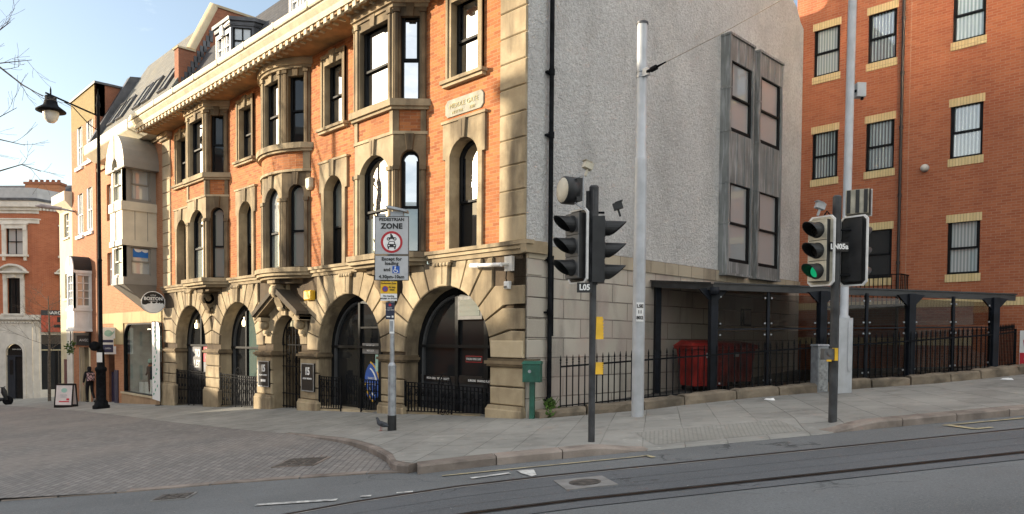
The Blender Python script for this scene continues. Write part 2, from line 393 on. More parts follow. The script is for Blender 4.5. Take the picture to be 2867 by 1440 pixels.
MINT = paint('mint paint', (.36, .58, .50), .5, .08, 4)
TEALGREEN = paint('leaf green print', (.10, .38, .25), .5, .1, 6)
BARK = paint('grey bark', (.13, .105, .085), .9, .3, 12, bump=.5)
LEAF = paint('weed leaf', (.08, .16, .025), .7, .3, 9)
SKIN = paint('skin', (.45, .27, .19), .6, .08, 9)
CLOTHBLACK = paint('black cloth', (.012, .012, .014), .95, .3, 9)
CLOTHPINK = blotch('patterned pink cloth', (.06, .05, .05), (.55, .36, .36), 14, .45, .52, .9)
SHOEWHITE = paint('pale shoe', (.55, .52, .47), .7, .1, 9)
ORANGEWOOD = paint('orange chair', (.55, .15, .07), .6, .2, 6)
MARKWHITE = stone('worn white road paint', (.66, .66, .63), (.55, .55, .52), (.16, .16, .16), .75, .3, (6, 6, 6))
MARKYELLOW = stone('worn yellow road paint', (.44, .38, .23), (.36, .32, .21), (.17, .165, .15), .75, .3, (6, 6, 6))
STEELRAIL = paint('rusty rail steel', (.16, .085, .05), .5, .3, 6, .5)
RAILGROOVE = paint('rail groove', (.012, .011, .010), .7, .3, 6)
MANHOLE = paint('cast iron cover', (.10, .09, .08), .7, .35, 12, .3, .6, 50)
CONCRETE = paint('pale concrete', (.215, .21, .20), .9, .15, 5, bump=.4)
BLANKDISC = paint('faded lamp disc', (.55, .50, .39), .4, .08, 7)
GREENLENS = glow('green signal lens', (.01, .42, .17), .22)
DIMGREEN = paint('unlit green lens', (.01, .10, .055), .2, .2, 6)
DARKLENS = paint('dark signal lens', (.02, .018, .016), .2, .3, 6)
LAMPGLASS = paint('frosted lamp bowl', (.62, .62, .56), .25, .05, 6)
LITLAMP = glow('shop spotlight', (1., .85, .6), 6.)
PANE = glassy('window pane')
PANEDARK = glassy('dim window pane', (.016, .017, .018), .03, .05, fr=.25)
PANEBLIND = glassy('pane over pale blind', (.40, .42, .41), .16, .05)
PANESTRIPE = glassy('pane over vertical blinds', (.3, .3, .3), .10, .04, ((.20, .27, .27), .092, (.44, .53, .53)))
PANESTRIPES = [PANESTRIPE, glassy('pane over pale closed blinds', (.3, .3, .3), .12, .04, ((.24, .30, .31), .085, (.46, .53, .54))), glassy('pane over half open blinds', (.3, .3, .3), .16, .05, ((.05, .07, .08), .092, (.36, .43, .44)))]
PANECURTAIN = glassy('pane over net curtain', (.36, .375, .38), .20, .05)
PANEGREY = glassy('grey pane', (.24, .265, .245), .22, .05)
SHOPGLASS = clearglass('shop glass', .03, (.92, .96, .95))
SHELTERGLASS = clearglass('dusty shelter glazing', .015, (.68, .67, .65), .03)
# ------------------------------------------------------------------ ground
SD = Vector((.559, .829)); ND = Vector((.829, -.559))          # along / across the tram street
def gz(x, y): return .054*x + .048*y                           # the tilted site plane
def sn(s, n): return (SD.x*s + ND.x*n, SD.y*s + ND.y*n)
def sm(t): t = max(0, min(1, t)); return t*t*(3-2*t)
def sheet(name, poly, off, mat, kind='structure', thick=None, sub=0):
    """Polygon sheet draped at offset off (number or function) over the site plane."""
    f = off if callable(off) else (lambda x, y: off)
    bm = bmesh.new(); vs = [bm.verts.new((p[0], p[1], 0)) for p in poly]; bm.faces.new(vs); bm.normal_update()
    bmesh.ops.triangulate(bm, faces=bm.faces[:])
    if sub:
        for ax in (0, 1):
            for k in range(-14, 16):
                co = Vector((0, 0, 0)); no = Vector((0, 0, 0)); co[ax] = -2 + k*.45 if ax == 0 else -6 + k*.45; no[ax] = 1
                bmesh.ops.bisect_plane(bm, geom=bm.verts[:]+bm.edges[:]+bm.faces[:], plane_co=co, plane_no=no)
        bmesh.ops.triangulate(bm, faces=bm.faces[:])
    for v in bm.verts: v.co.z = gz(v.co.x, v.co.y) + f(v.co.x, v.co.y)
    bm.normal_update()
    bmesh.ops.reverse_faces(bm, faces=[f for f in bm.faces if f.normal.z < 0])
    me = bpy.data.meshes.new(name); bm.to_mesh(me); bm.free(); me.materials.append(mat)
    o = bpy.data.objects.new(name, me); COL.objects.link(o)
    if kind: o['kind'] = kind
    return o

sheet('ground', [(-260, -260), (260, -260), (260, 260), (-260, 260)], -.3, YARD)
KN = 4.78; RO = -.115
KI = KN-.28
def kn(s): return KN + (.13*((-1.0-s)/1.4)**2 if s < -1 else 0) + max(0, (s-5.2))*.02
# kerb curve (outer face), from the flush start round the corner to the street
CURVE = [(-3.6, -3.5), (-2.7, -3.5), (-1.95, -3.53), (-1.64, -3.54), (-1.2, -3.58), (-.76, -3.66), (0, -3.87), (.5, -4.05), (.91, -4.22), (1.4, -4.43), (1.77, -4.63), (2.05, -4.80), (2.28, -4.87), (2.50, -4.84)]
AE = [(-3.2, -11.2), (-1.25, -8.81), (-.21, -7.69), (.52, -6.72), (1.32, -5.81), (1.97, -5.15), (2.36, -4.86)]   # setts / asphalt edge
def lift(x, y): return -.105*sm((x+4.2)/4.6)
road = [sn(-70, 40), sn(120, 40), sn(120, 3.2), sn(12, 3.2), sn(4.0, 5.0), sn(-1.5, 5.2)]
sheet('road', [sn(-70, 46), sn(120, 46), sn(120, KN-.2), sn(-2.2, KN-.2)] + [(2.2, -4.6), (.9, -5.5), (-.6, -7.3), (-1.7, -8.6), (-3.7, -11.0), (-14, -24), (-40, -60)], RO-.006, ASPHALT)
sheet('paved_street', [AE[0], *AE[1:], *[(p[0], p[1]+.05) for p in reversed(CURVE[:-2])], (-6, -3.48), (-10.2, -3.31), (-16, -2.9), (-21.8, -2.6), (-38, -2.5), (-75, -1.2), (-75, -16), (-8, -16)], lambda x, y: min(0, lift(x, y)) - .002, SETTS, sub=1)
# pavement: main sheet and the strip along the kerb that dips at the crossing
def ramp_at(s): return sm((s+.02)/.87)*(1-sm((s-3.70)/.87))
PIN = 3.45
_in = [(p[0]-.01, p[1]+.13) for p in CURVE[:10]] + [(1.68, -4.48), (1.98, -4.66), (2.24, -4.72), (2.44, -4.70)]
main = [(-75, 6), (-75, -1.2), (-38, -2.5), (-21.8, -2.6), (-16, -2.9), (-10.2, -3.31), (-6, -3.48), (-3.6, -3.5), *_in, sn(-2.3, 4.72), sn(-1.0, KI+.02), sn(-.6, KI), sn(-.6, PIN), sn(5.2, PIN), sn(5.2, KI), sn(75, KI), sn(75, -2), (7.2, 13.5), (7.2, 12.6), (6.8, 11.0), (6.2, 9.6), (5.2, 7.9), (4.2, 6.7), (3.5, 5.7), (2.7, 4.5), (2.0, 2.9), (1.75, 1.9), (1.2, 1.1), (.5, .1), (.3, .3), (-20, .6), (-44, 6)]
sheet('pavement', main, .0, PAVING)
def strip(name, s0, s1, n0, n1, mat, step=.2, dz=0.):
    vs = []; fs = []; k = max(2, int((s1-s0)/step)); m = 4
    for i in range(k+1):
        s = s0+(s1-s0)*i/k
        for j in range(m+1):
            n = n0+(n1-n0)*j/m; x, y = sn(s, n)
            vs.append((x, y, gz(x, y) - .098*ramp_at(s)*sm((n-PIN)/(KI-PIN)) + dz))
    for i in range(k):
        for j in range(m):
            a = i*(m+1)+j; fs.append((a, a+1, a+m+2, a+m+1))
    b = MB(); b.add(vs, fs); return structure(b.build(name, mat))
strip('pavement', -.6, 5.2, PIN, KI, PAVING)
b_ = MB(); vs = []
for i in range(31):
    s_ = .80+(3.78-.80)*i/30
    for n_, dz_ in ((KI-.01, 0), (KN-.06, 0), (KN+.05, -.022)): x, y = sn(s_, n_); vs.append((x, y, gz(x, y)-.098*ramp_at(s_)+.002+dz_))
b_.add(vs, [(3*i+j, 3*i+j+1, 3*i+j+4, 3*i+j+3) for i in range(30) for j in (0, 1)]); structure(b_.build('pavement', PAVING))
strip('crossing_paving', 1.05, 3.55, 3.62, KI-.02, CORDUROY, dz=.005)
sheet('yard', [(0, .3), (.35, .25), (.5, .5), (1.2, 1.5), (1.6, 2.6), (2.3, 4.3), (3.8, 6.4), (4.8, 7.6), (5.8, 9.3), (6.4, 10.8), (6.8, 12.85), (0, 12.85)], .09, YARD)

def kerb_stone(b, pts, h, w, i):
    """One kerb stone: outer polyline pts, width w towards the pavement, top flush."""
    n = len(pts); vs = []
    for k, (x, y, dx, dy, d) in enumerate(pts):
        t = gz(x, y); ch = .022
        for (o, z) in ((0, RO-.12), (.0, -d+(-ch if d < .06 else -ch)), (ch, -d+.003), (w, -d+.003), (w, RO-.12)):
            vs.append((x-dx*o, y-dy*o, t+z))
    fs = []
    for k in range(n-1):
        for j in range(4): fs.append((k*5+j, k*5+j+1, (k+1)*5+j+1, (k+1)*5+j))
    fs += [(0, 1, 2, 3, 4), tuple(range(5*n-1, 5*n-6, -1))]
    b.add(vs, fs)
def kerb_run(points, stones):
    P = [Vector(p[:2]) for p in points]; out = []
    for i, p in enumerate(P):
        t = (P[min(i+1, len(P)-1)]-P[max(i-1, 0)]).normalized(); out.append((p.x, p.y, t.y, -t.x, points[i][2] if len(points[i]) > 2 else 0))
    return out
def resample(pts, step):
    P = [Vector(p) for p in pts]; out = [P[0]]
    for a, b in zip(P, P[1:]):
        k = max(1, round((b-a).length/step)); out += [a.lerp(b, j/k) for j in range(1, k+1)]
    return out
kb = MB()
cur = resample([(p[0], p[1]) for p in CURVE], .16)
pts = kerb_run([(p.x, p.y, 0) for p in cur], 1)
i = 0; lens = [5, 5, 4, 5, 5, 5, 6, 5, 5, 6, 6]; q = 0
while i < len(pts)-1:
    j = min(len(pts)-1, i+lens[q % len(lens)]); seg = pts[i:j+1]
    e = [list(seg[0]), list(seg[-1])]
    kerb_stone(kb, seg, .11, .27, q); i = j; q += 1
def street_kerb(s0, s1, step=.12):
    s = s0; ed = []
    ks = [s0]
    while ks[-1] < s1-.2: ks.append(min(s1, ks[-1]+random.choice((.95, 1.1, 1.25))))
    ks[-1] = s1
    for a, b in zip(ks, ks[1:]):
        seg = []
        k = max(2, int((b-a)/step)); g = .008
        for t in range(k+1):
            s = a+g+(b-a-2*g)*t/k; x, y = sn(s, kn(s)); seg.append((x, y, ND.x, ND.y, .098*ramp_at(s)))
        kerb_stone(kb, seg, .11, .30, 0)
street_kerb(-2.5, .84); street_kerb(3.74, 34)
structure(kb.build('kerb', GRANITE))
# flush granite edge between setts and asphalt
b = MB(); E_ = resample(AE, .9)
for a, c in zip(E_, E_[1:]):
    d = (c-a).normalized(); n = Vector((d.y, -d.x)); a2 = a+d*.012; c2 = c-d*.012
    z = lambda p, o: (p.x, p.y, gz(p.x, p.y)+o)
    w = .17; b.add([z(a2, RO+.012), z(c2, RO+.012), z(c2-n*w, RO+.014), z(a2-n*w, RO+.014), z(a2, RO-.05), z(c2, RO-.05)], [(0, 1, 2, 3), (4, 5, 1, 0)])
structure(b.build('edging_strip', GRANITE))
# tram rails: steel head and dark groove set in darker infill
def band(name, n0, n1, s0, s1, mat, off, curve=.0):
    vs = []; k = 60
    for i in range(k+1):
        s = s0+(s1-s0)*i/k; c = .075*max(0, -1-s)**2
        for n in (n0, n1):
            x, y = sn(s, n+c); vs.append((x, y, gz(x, y)+RO+off))
    b = MB(); b.add(vs, [(2*i, 2*i+1, 2*i+3, 2*i+2) for i in range(k)]); return structure(b.build(name, mat))
band('track_bed', 5.9, 7.8, -9, 60, TRACKASPHALT, .003)
for n in (5.99, 7.44):
    band('rail', n-.045, n+.10, -9, 60, CONCRETE if n < 7 else RAILGROOVE, .006)
    band('rail', n-.01, n+.055, -9, 60, STEELRAIL, .011)
    band('rail_groove', n+.004, n+.046, -9, 60, RAILGROOVE, .014)
for n, w in ((6.62, .008), (7.05, .006)): band('tar_seam', n, n+w, -9, 60, RAILGROOVE, .0055)
def mark(name, quads, mat, off=.007):
    b = MB()
    for q in quads: b.add([(x, y, gz(x, y)+RO+off) for x, y in q], [tuple(range(len(q)))])
    return structure(b.build(name, mat))
def seg(p, q, w):
    p = Vector(p); q = Vector(q); d = (q-p).normalized(); n = Vector((d.y, -d.x))*w/2
    return [tuple(p-n), tuple(p+n), tuple(q+n), tuple(q-n)]
mark('road_marking', [seg((3.63, -4.70), (3.84, -4.22), .09)], MARKWHITE)
mark('road_marking', [[(3.80, -4.05), (3.96, -3.90), (4.26, -4.16), (4.27, -4.26), (4.10, -4.20), (4.0, -4.17)]], MARKWHITE)
mark('road_marking', [seg((2.5, -7.0), (3.16, -6.34), .10)], MARKWHITE)
mark('road_marking', [seg((3.27, -6.1), (3.35, -6.0), .08), seg((3.5, -5.75), (3.62, -5.6), .06)], MARKWHITE)
mark('road_marking', [seg(sn(-2.2, 5.26), sn(.64, 5.24), .06), seg(sn(.62, 5.20), sn(.66, 5.42), .07)], MARKYELLOW)
mark('road_marking', [seg(sn(5.5, 5.10), sn(22, 5.5), .08), seg(sn(5.48, 5.07), sn(5.48, 5.66), .10), seg(sn(5.46, 5.66), sn(5.75, 5.66), .08)], MARKYELLOW)
def cover(x, y, w, h, label, rot, off, disc=False, surround=None):
    M = frame((x, y, gz(x, y)+off), rot)
    t = thing('manhole_cover', label, 'manhole cover', (x, y, gz(x, y)+off))
    tilt = Matrix(((1, 0, 0, 0), (0, 1, 0, 0), (.054, .048, 1, 0), (0, 0, 0, 1)))
    M = Matrix.Translation((x, y, gz(x, y)+off)) @ tilt @ Matrix.Rotation(RAD(rot), 4, 'Z')
    b = MB(M); b.box(-w, w, -h, h, -.03, .005); b.build('cover_frame', surround or MANHOLE, t)
    b = MB(M)
    if disc: b.lathe([(w*.62, -.02), (w*.62, .010), (w*.55, .013), (w*.5, .010), (.01, .012)], 20)
    else:
        for i in range(4):
            for j in range(3): b.box(-w*.9+i*w*.46, -w*.9+i*w*.46+w*.40, -h*.88+j*h*.6, -h*.88+j*h*.6+h*.52, -.02, .011)
    b.build('lid', MANHOLE, t)
cover(0.0, -5.05, .42, .34, 'sunken rectangular cover among the setts nearest the kerb corner', -48, -.10, surround=GRANITE)
cover(-1.15, -5.95, .26, .26, 'small round cover in the setts, left of the larger cover', -48, -.098, True)
cover(5.14, -4.28, .30, .30, 'round cover in a pale square patch between the tram rails', 56, RO+.008, True, CONCRETE)
cover(.95, -7.35, .22, .2, 'worn square cover in the asphalt beside the setts edge', 50, RO+.006, False, CONCRETE)
# ------------------------------------------------------------------ windows
def arcpts(u0, u1, zs, zt, n=10):
    """Points of an arch from (u0,zs) over the crown at zt to (u1,zs)."""
    w = (u1-u0)/2; c = (u0+u1)/2; h = zt-zs
    if h < 1e-4: return [(u0, zs), (u1, zs)]
    if h >= w*.98:
        return [(c-w*math.cos(PI*k/n), zs+h*math.sin(PI*k/n)) for k in range(n+1)]
    R = (w*w+h*h)/(2*h); a = math.asin(min(1, w/R))
    return [(c+R*math.sin(-a+2*a*k/n), zt-R+R*math.cos(-a+2*a*k/n)) for k in range(n+1)]
def outline(u0, u1, z0, zs, zt, n=10): return [(u0, z0)] + arcpts(u0, u1, zs, zt, n) + [(u1, z0)]
def window(parent, M, u0, u1, z0, zs, zt, v=.2, fw=.055, mid=.5, frame_m=None, pane_m=None, name='window', bars=(), cross=(), panebits=None, label=None, n=10):
    """A sash or fixed window: frame with meeting rail, and its pane as a sub-part."""
    O = outline(u0, u1, z0, zs, zt, n); I = outline(u0+fw, u1-fw, z0+fw, zs, zt-fw, n)
    b = MB(M); b.ring(O, I, v, v+.09, outer=False)
    b.box(u0, u1, v, v+.09, z0, z0+fw)
    if mid:
        zm = z0+(zt-z0)*mid; b.box(u0+fw, u1-fw, v-.012, v+.07, zm-.022, zm+.03)
        # upper sash sits proud of the lower one
        b.box(u0+fw, u0+fw+.03, v-.012, v+.03, zm, zs); b.box(u1-fw-.03, u1-fw, v-.012, v+.03, zm, zs)
    for u in bars: b.box(u-.02, u+.02, v+.005, v+.06, z0+fw, zt-fw*.5)
    for z in cross: b.box(u0+fw, u1-fw, v+.005, v+.06, z-.02, z+.02)
    w = b.build(name, frame_m or BLACKFRAME, parent)
    if label: w['label'] = label
    if panebits is None: panebits = [(z0+fw*.5, zt, pane_m or PANE)]
    for (za, zb, pm) in panebits:
        b = MB(M)
        poly = [(p[0], min(max(p[1], za), zb)) for p in outline(u0+fw*.6, u1-fw*.6, z0, zs, zt-fw*.6, n)]
        seen = []
        for p in poly:
            if not seen or (abs(p[0]-seen[-1][0]) + abs(p[1]-seen[-1][1])) > 1e-5: seen.append(p)
        b.prism(seen[::-1], v+.055, v+.07); b.build('pane', pm, w)
    return w
def hood_ring(u0, u1, z0, zs, zt, w, we, ze, ztop, n=10):
    """Outline/opening pairs for a stone surround whose head is wider than its legs."""
    arc = arcpts(u0, u1, zs, zt, n)
    I = [(u0, z0), (u0, ze), (u0, ze), (u0, zs)] + arc + [(u1, zs), (u1, ze), (u1, ze), (u1, z0)]
    m = len(arc)
    O = [(u0-w, z0), (u0-w, ze), (u0-we, ze), (u0-we, ztop)] + [(u0-we+(u1-u0+2*we)*k/(m-1), ztop) for k in range(m)] + [(u1+we, ztop), (u1+we, ze), (u1+w, ze), (u1+w, z0)]
    return O, I

# ------------------------------------------------------------------ the corner building
GROUP_W = None
CB = thing('corner_building', 'Victorian orange brick and sandstone corner building with dentil cornice, bays and black arched shopfronts', 'building', (-10, 0, 0))
F0 = frame((0, 0, 0), 0)
WC = (-1.93, -7.42, -12.88, -18.37)          # plain windows
BC = (-4.70, -10.17, -15.62)                 # bays
XL, ZT = -20.36, 9.70
holes = []
for c in WC: holes += [(c-.62, c+.62, 3.66, 6.4), (c-.60, c+.60, 7.45, 9.45)]
b = MB(F0)
b.wall(XL+.8, -.78, 3.5, ZT, holes, 0, 0, .3)
b.build('brick_wall', ORANGEBRICK, CB)
# quoins
def quoin(x0, x1, name='quoin'):
    b = MB(F0); z = 3.66; k = 0
    while z < ZT-.02:
        z2 = min(ZT, z+.53); b.bbox(x0, x1, -.045, .1, z+.012, z2-.012, .018); z = z2; k += 1
    b.box(x0+.01, x1-.01, -.012, .1, 3.5, ZT); b.build(name, SANDSTONE if x0 > -5 else PALESTONE, CB)
quoin(-.78, .0); quoin(XL, XL+.82)
b = MB(F0); b.box(XL-.06, XL+.9, -.14, .02, 9.42, 9.52); b.box(XL-.12, XL+.96, -.2, .02, 9.52, 9.68); b.build('quoin_cap', SANDSTONE, CB)
for i, c in enumerate(WC):
    O, I = hood_ring(c-.47, c+.47, 3.66, 5.78, 6.12, .15, .24, 5.72, 6.52)
    b = MB(F0); b.ring(O, I, -.06, .32)
    b.prism([(c-.09, 6.10), (c+.09, 6.10), (c+.13, 6.53), (c-.13, 6.53)], -.11, 0, b=.012)
    b.box(c-.012, c+.012, -.113, -.05, 6.14, 6.5, 1)
    b.box(c-.75, c+.75, -.09, .0, 6.52, 6.58)
    b.build('window_surround', [SANDSTONE, DARKSTONE], CB)
    O = [(c-.61, 7.47), (c-.61, 9.2), (c-.61, 9.5), (c+.61, 9.5), (c+.61, 9.2), (c+.61, 7.47)]
    I = [(c-.45, 7.47), (c-.45, 9.2), (c-.45, 9.2), (c+.45, 9.2), (c+.45, 9.2), (c+.45, 7.47)]
    b = MB(F0); b.ring(O, I, -.05, .22); b.ring([(p[0], p[1]) for p in O], [(c+(p[0]-c)*.88, min(p[1], 9.40)) for p in O], -.08, 0)
    b.prism([(c-.1, 9.17), (c+.1, 9.17), (c+.15, 9.55), (c-.15, 9.55)], -.11, 0, b=.012); b.build('window_surround', SANDSTONE, CB)
    b = MB(F0); b.box(c-.72, c+.72, -.17, .2, 7.40, 7.475); b.box(c-.68, c+.68, -.12, .0, 7.33, 7.40); b.build('sill', SANDSTONE, CB)
    window(CB, F0, c-.47, c+.47, 3.68, 5.78, 6.12, .24, mid=.44, panebits=[(3.7, 4.75, PANEDARK), (4.75, 6.2, PANE if i == 0 else PANEGREY)])
    window(CB, F0, c-.45, c+.45, 7.475, 9.2, 9.2, .13, mid=.5, pane_m=PANE)
# ---- canted bays and the bow
def facet_frame(p, q):
    a = math.degrees(math.atan2(q[1]-p[1], q[0]-p[0])); return frame((p[0], p[1], 0), a), math.hypot(q[0]-p[0], q[1]-p[1])
def off_poly(pts, d):
    """Grow an open plan polyline (front edge of a bay) outwards by d."""
    out = []
    for i, p in enumerate(pts):
        if i == 0: out.append((p[0]-d, p[1])); continue
        if i == len(pts)-1: out.append((p[0]+d, p[1])); continue
        a = Vector(pts[i-1]); c = Vector(pts[i+1]); m = Vector(p)
        n1 = (m-a).normalized(); n2 = (c-m).normalized(); n1 = Vector((n1.y, -n1.x)); n2 = Vector((n2.y, -n2.x)); n = (n1+n2); n = n/(n.length_squared/2)
        out.append((m.x+n.x*d, m.y+n.y*d))
    return out
def bay(c, bow):
    hw = 1.45; p = .54; fh = .82
    if bow:
        R = (hw*hw+p*p)/(2*p); a = math.asin(hw/R); arc = lambda k, n: (c+R*math.sin(-a+2*a*k/n), R-p-R*math.cos(-a+2*a*k/n)+0)
        fine = [(x, min(0, y)) for x, y in (arc(k, 14) for k in range(15))]
        fine = [(x, y) for x, y in fine]; n = 3
        fr = (0, .30, .70, 1.0); plan = [(c+R*math.sin(-a+2*a*t), -(p-R+R*math.cos(-a+2*a*t))) for t in fr]
        fine = [(c+R*math.sin(-a+2*a*t/14), -(p-R+R*math.cos(-a+2*a*t/14))) for t in range(15)]
    else:
        plan = [(c-hw+.08, 0), (c-fh, -p), (c+fh, -p), (c+hw-.08, 0)]; fine = plan
    nm = 'bow_bay' if bow else 'canted_bay'
    b = MB()                                   # 0 sandstone 1 brick 2 darker stone, whole right facet and keystone slots
    for i in range(3):
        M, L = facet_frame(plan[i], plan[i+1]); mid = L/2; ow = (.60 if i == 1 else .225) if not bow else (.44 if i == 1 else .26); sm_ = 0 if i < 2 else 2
        arch = 6.10; spring = 5.74 if i == 1 else 5.86
        O, I = hood_ring(mid-ow, mid+ow, 3.68, spring, arch, mid-ow, mid-ow, 5.6, 6.46)
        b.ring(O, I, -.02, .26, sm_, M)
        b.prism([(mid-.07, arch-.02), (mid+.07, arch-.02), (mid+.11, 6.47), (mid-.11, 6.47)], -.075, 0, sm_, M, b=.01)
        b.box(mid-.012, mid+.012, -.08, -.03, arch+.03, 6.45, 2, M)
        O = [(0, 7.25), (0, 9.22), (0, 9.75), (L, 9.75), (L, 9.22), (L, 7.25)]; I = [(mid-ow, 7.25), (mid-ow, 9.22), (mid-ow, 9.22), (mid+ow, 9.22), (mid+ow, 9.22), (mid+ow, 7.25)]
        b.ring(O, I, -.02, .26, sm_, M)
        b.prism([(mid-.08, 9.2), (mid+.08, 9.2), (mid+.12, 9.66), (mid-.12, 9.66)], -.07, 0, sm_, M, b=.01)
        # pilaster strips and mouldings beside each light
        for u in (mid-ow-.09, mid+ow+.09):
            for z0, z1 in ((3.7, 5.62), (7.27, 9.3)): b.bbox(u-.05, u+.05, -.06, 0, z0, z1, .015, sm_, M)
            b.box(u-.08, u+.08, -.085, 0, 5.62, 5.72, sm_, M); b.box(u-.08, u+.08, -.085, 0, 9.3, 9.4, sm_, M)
        if not bow:
            b.wall(0, L, 6.46, 7.05, [], 0, 1, M=M)
            for u in (.0, L-.13): b.box(u, u+.13, -.035, .05, 6.46, 7.06, sm_, M)
    for (d, z0, z1, m) in ((.05, 6.46, 6.53, 0), (.16, 7.10, 7.26, 0), (.10, 7.03, 7.10, 0), (.06, 9.42, 9.50, 0), (.12, 9.5, 9.69, 0)):
        q = off_poly(fine, d); b.slab(q, z0, z1, m)
    if bow:
        for s_, t_ in zip(fine, fine[1:]):
            M, L = facet_frame(s_, t_); b.wall(0, L, 6.46, 7.05, [], 0, 1, M=M)
        M, L = facet_frame(fine[-2], fine[-1]); b.box(L-.22, L, -.03, .05, 6.46, 7.05, 0, M)
    o = b.build(nm, [SANDSTONE, ORANGEBRICK, DARKSTONE], CB)
    # corbelled foot
    b = MB()
    for (d, z0, z1) in ((.22, 3.55, 3.68), (.16, 3.46, 3.55), (.05, 3.38, 3.46)): b.slab(off_poly(fine, d), z0, z1, 0)
    q0 = off_poly(fine, -.02); b.slab([(c+(x-c)*.7, y*.72) for x, y in q0], 3.25, 3.38, 1)
    b.build('bay_base', [SANDSTONE, DARKSTONE], CB)
    for i in range(3):
        M, L = facet_frame(plan[i], plan[i+1]); mid = L/2; ow = (.60 if i == 1 else .225) if not bow else (.44 if i == 1 else .26); spring = 5.74 if i == 1 else 5.86
        if i == 1 and c > -6: pb = [(3.7, 4.62, PANEGREY), (4.62, 6.2, PANE)]
        elif i == 1: pb = [(3.7, 4.85, PANEGREY), (4.85, 6.2, PANEBLIND if bow else PANE)]
        else: pb = [(3.7, 4.9, PANEGREY), (4.9, 6.2, PANE if c > -6 else PANEGREY)]
        window(CB, M, mid-ow, mid+ow, 3.68, spring, 6.10, .13, mid=.45, panebits=pb, n=8)
        window(CB, M, mid-ow, mid+ow, 7.26, 9.22, 9.22, .11, mid=.5, pane_m=PANE if (i < 2 or c > -6) else PANEDARK)
bay(BC[0], False); bay(BC[1], True); bay(BC[2], False)
# ---- string course
x = XL-.02; segs = []
for c in sorted(BC): segs.append((x, c-1.52)); x = c+1.52
segs.append((x, None))
for a, e in segs:
    b = MB(F0)
    for (d, z0, z1) in ((.16, 3.58, 3.66), (.11, 3.50, 3.58), (.06, 3.40, 3.50)): b.box(a, d+.02 if e is None else e, -d, .05, z0, z1)
    if e is None: b.box(-.02, .14, -.155, .5, 3.405, 3.655)
    b.build('string_course', SANDSTONE, CB)
# ---- cornice: soffit, dentils, crown and gutter
b = MB(F0); b.box(XL-.1, .15, -.98, .02, 9.70, 9.76); b.build('soffit', SOFFIT, CB)
b = MB(F0); x = XL
while x < .0: b.box(x, x+.14, -1.0, -.90, 9.62, 9.76); x += .335
x = XL
while x < .0: b.box(x+.05, x+.12, -.78, -.62, 9.66, 9.70); x += .335
b.box(XL-.1, .15, -.93, -.885, 9.66, 9.76, 0); b.build('dentils', DENTIL, CB)
b = MB(F0)
prof = [(-.98, 9.76), (-1.03, 9.76), (-1.05, 9.86), (-1.05, 9.90), (-1.08, 9.95), (-1.13, 10.04), (-1.13, 10.09), (-.9, 10.09), (-.9, 9.76)]
def extr(b, prof, x0, x1, mi=0, M=None):
    n = len(prof); vs = [(x0, p[0], p[1]) for p in prof]+[(x1, p[0], p[1]) for p in prof]
    b.add(vs, [tuple(range(n-1, -1, -1)), tuple(range(n, 2*n))]+[(i, (i+1) % n, n+(i+1) % n, n+i) for i in range(n)], mi, M)
extr(b, prof, XL-.12, .18); b.build('cornice', DENTIL, CB)
b = MB(F0); extr(b, [(-.95, 10.09), (-1.18, 10.10), (-1.20, 10.14), (-1.20, 10.27), (-1.17, 10.28), (-1.15, 10.20), (-.95, 10.2)], XL-.14, .2)
x = XL+.6
while x < 0: b.box(x, x+.06, -1.215, -1.19, 10.10, 10.285); x += 1.85
b.build('gutter', CREAM, CB)
b = MB(F0); b.box(XL, .1, -.95, .1, 9.77, 10.08); b.build('eaves_box', DENTIL, CB)
# ---- mansard roof
b = MB(F0); rp = [(-.75, 10.2), (.10, 10.5), (1.62, 13.45), (8.5, 13.6), (8.5, 10.2)]
extr(b, rp, XL+.5, -.28); b.build('mansard_roof', DARKSLATE, CB)
# party wall against the shop next door, with lead flashing
PG = frame((-19.9, 0, 0), 90)
pw = [(.45, 10.3), (.45, 13.2), (1.1, 13.25), (2.06, 15.3), (9, 15.3), (9, 10.3)]
b = MB(PG); b.prism(pw[::-1], .0, .42, 0); b.build('party_wall', DARKBRICK, CB)
b = MB(PG); b.box(.40, 1.12, -.05, .47, 13.2, 13.27); b.tube([(1.08, .21, 13.30), (2.05, .21, 15.38)], .26, 4); b.box(2.0, 9, -.05, .47, 15.28, 15.38); b.build('coping', PALESTONE, CB)
b = MB(PG)
for k in range(11):
    y = .42+k*.125; z = 10.9+(y-.1)*1.94; b.box(y, y+.16, -.03, .0, z-.15, z+.30)
b.build('flashing', LEADDARK, CB)
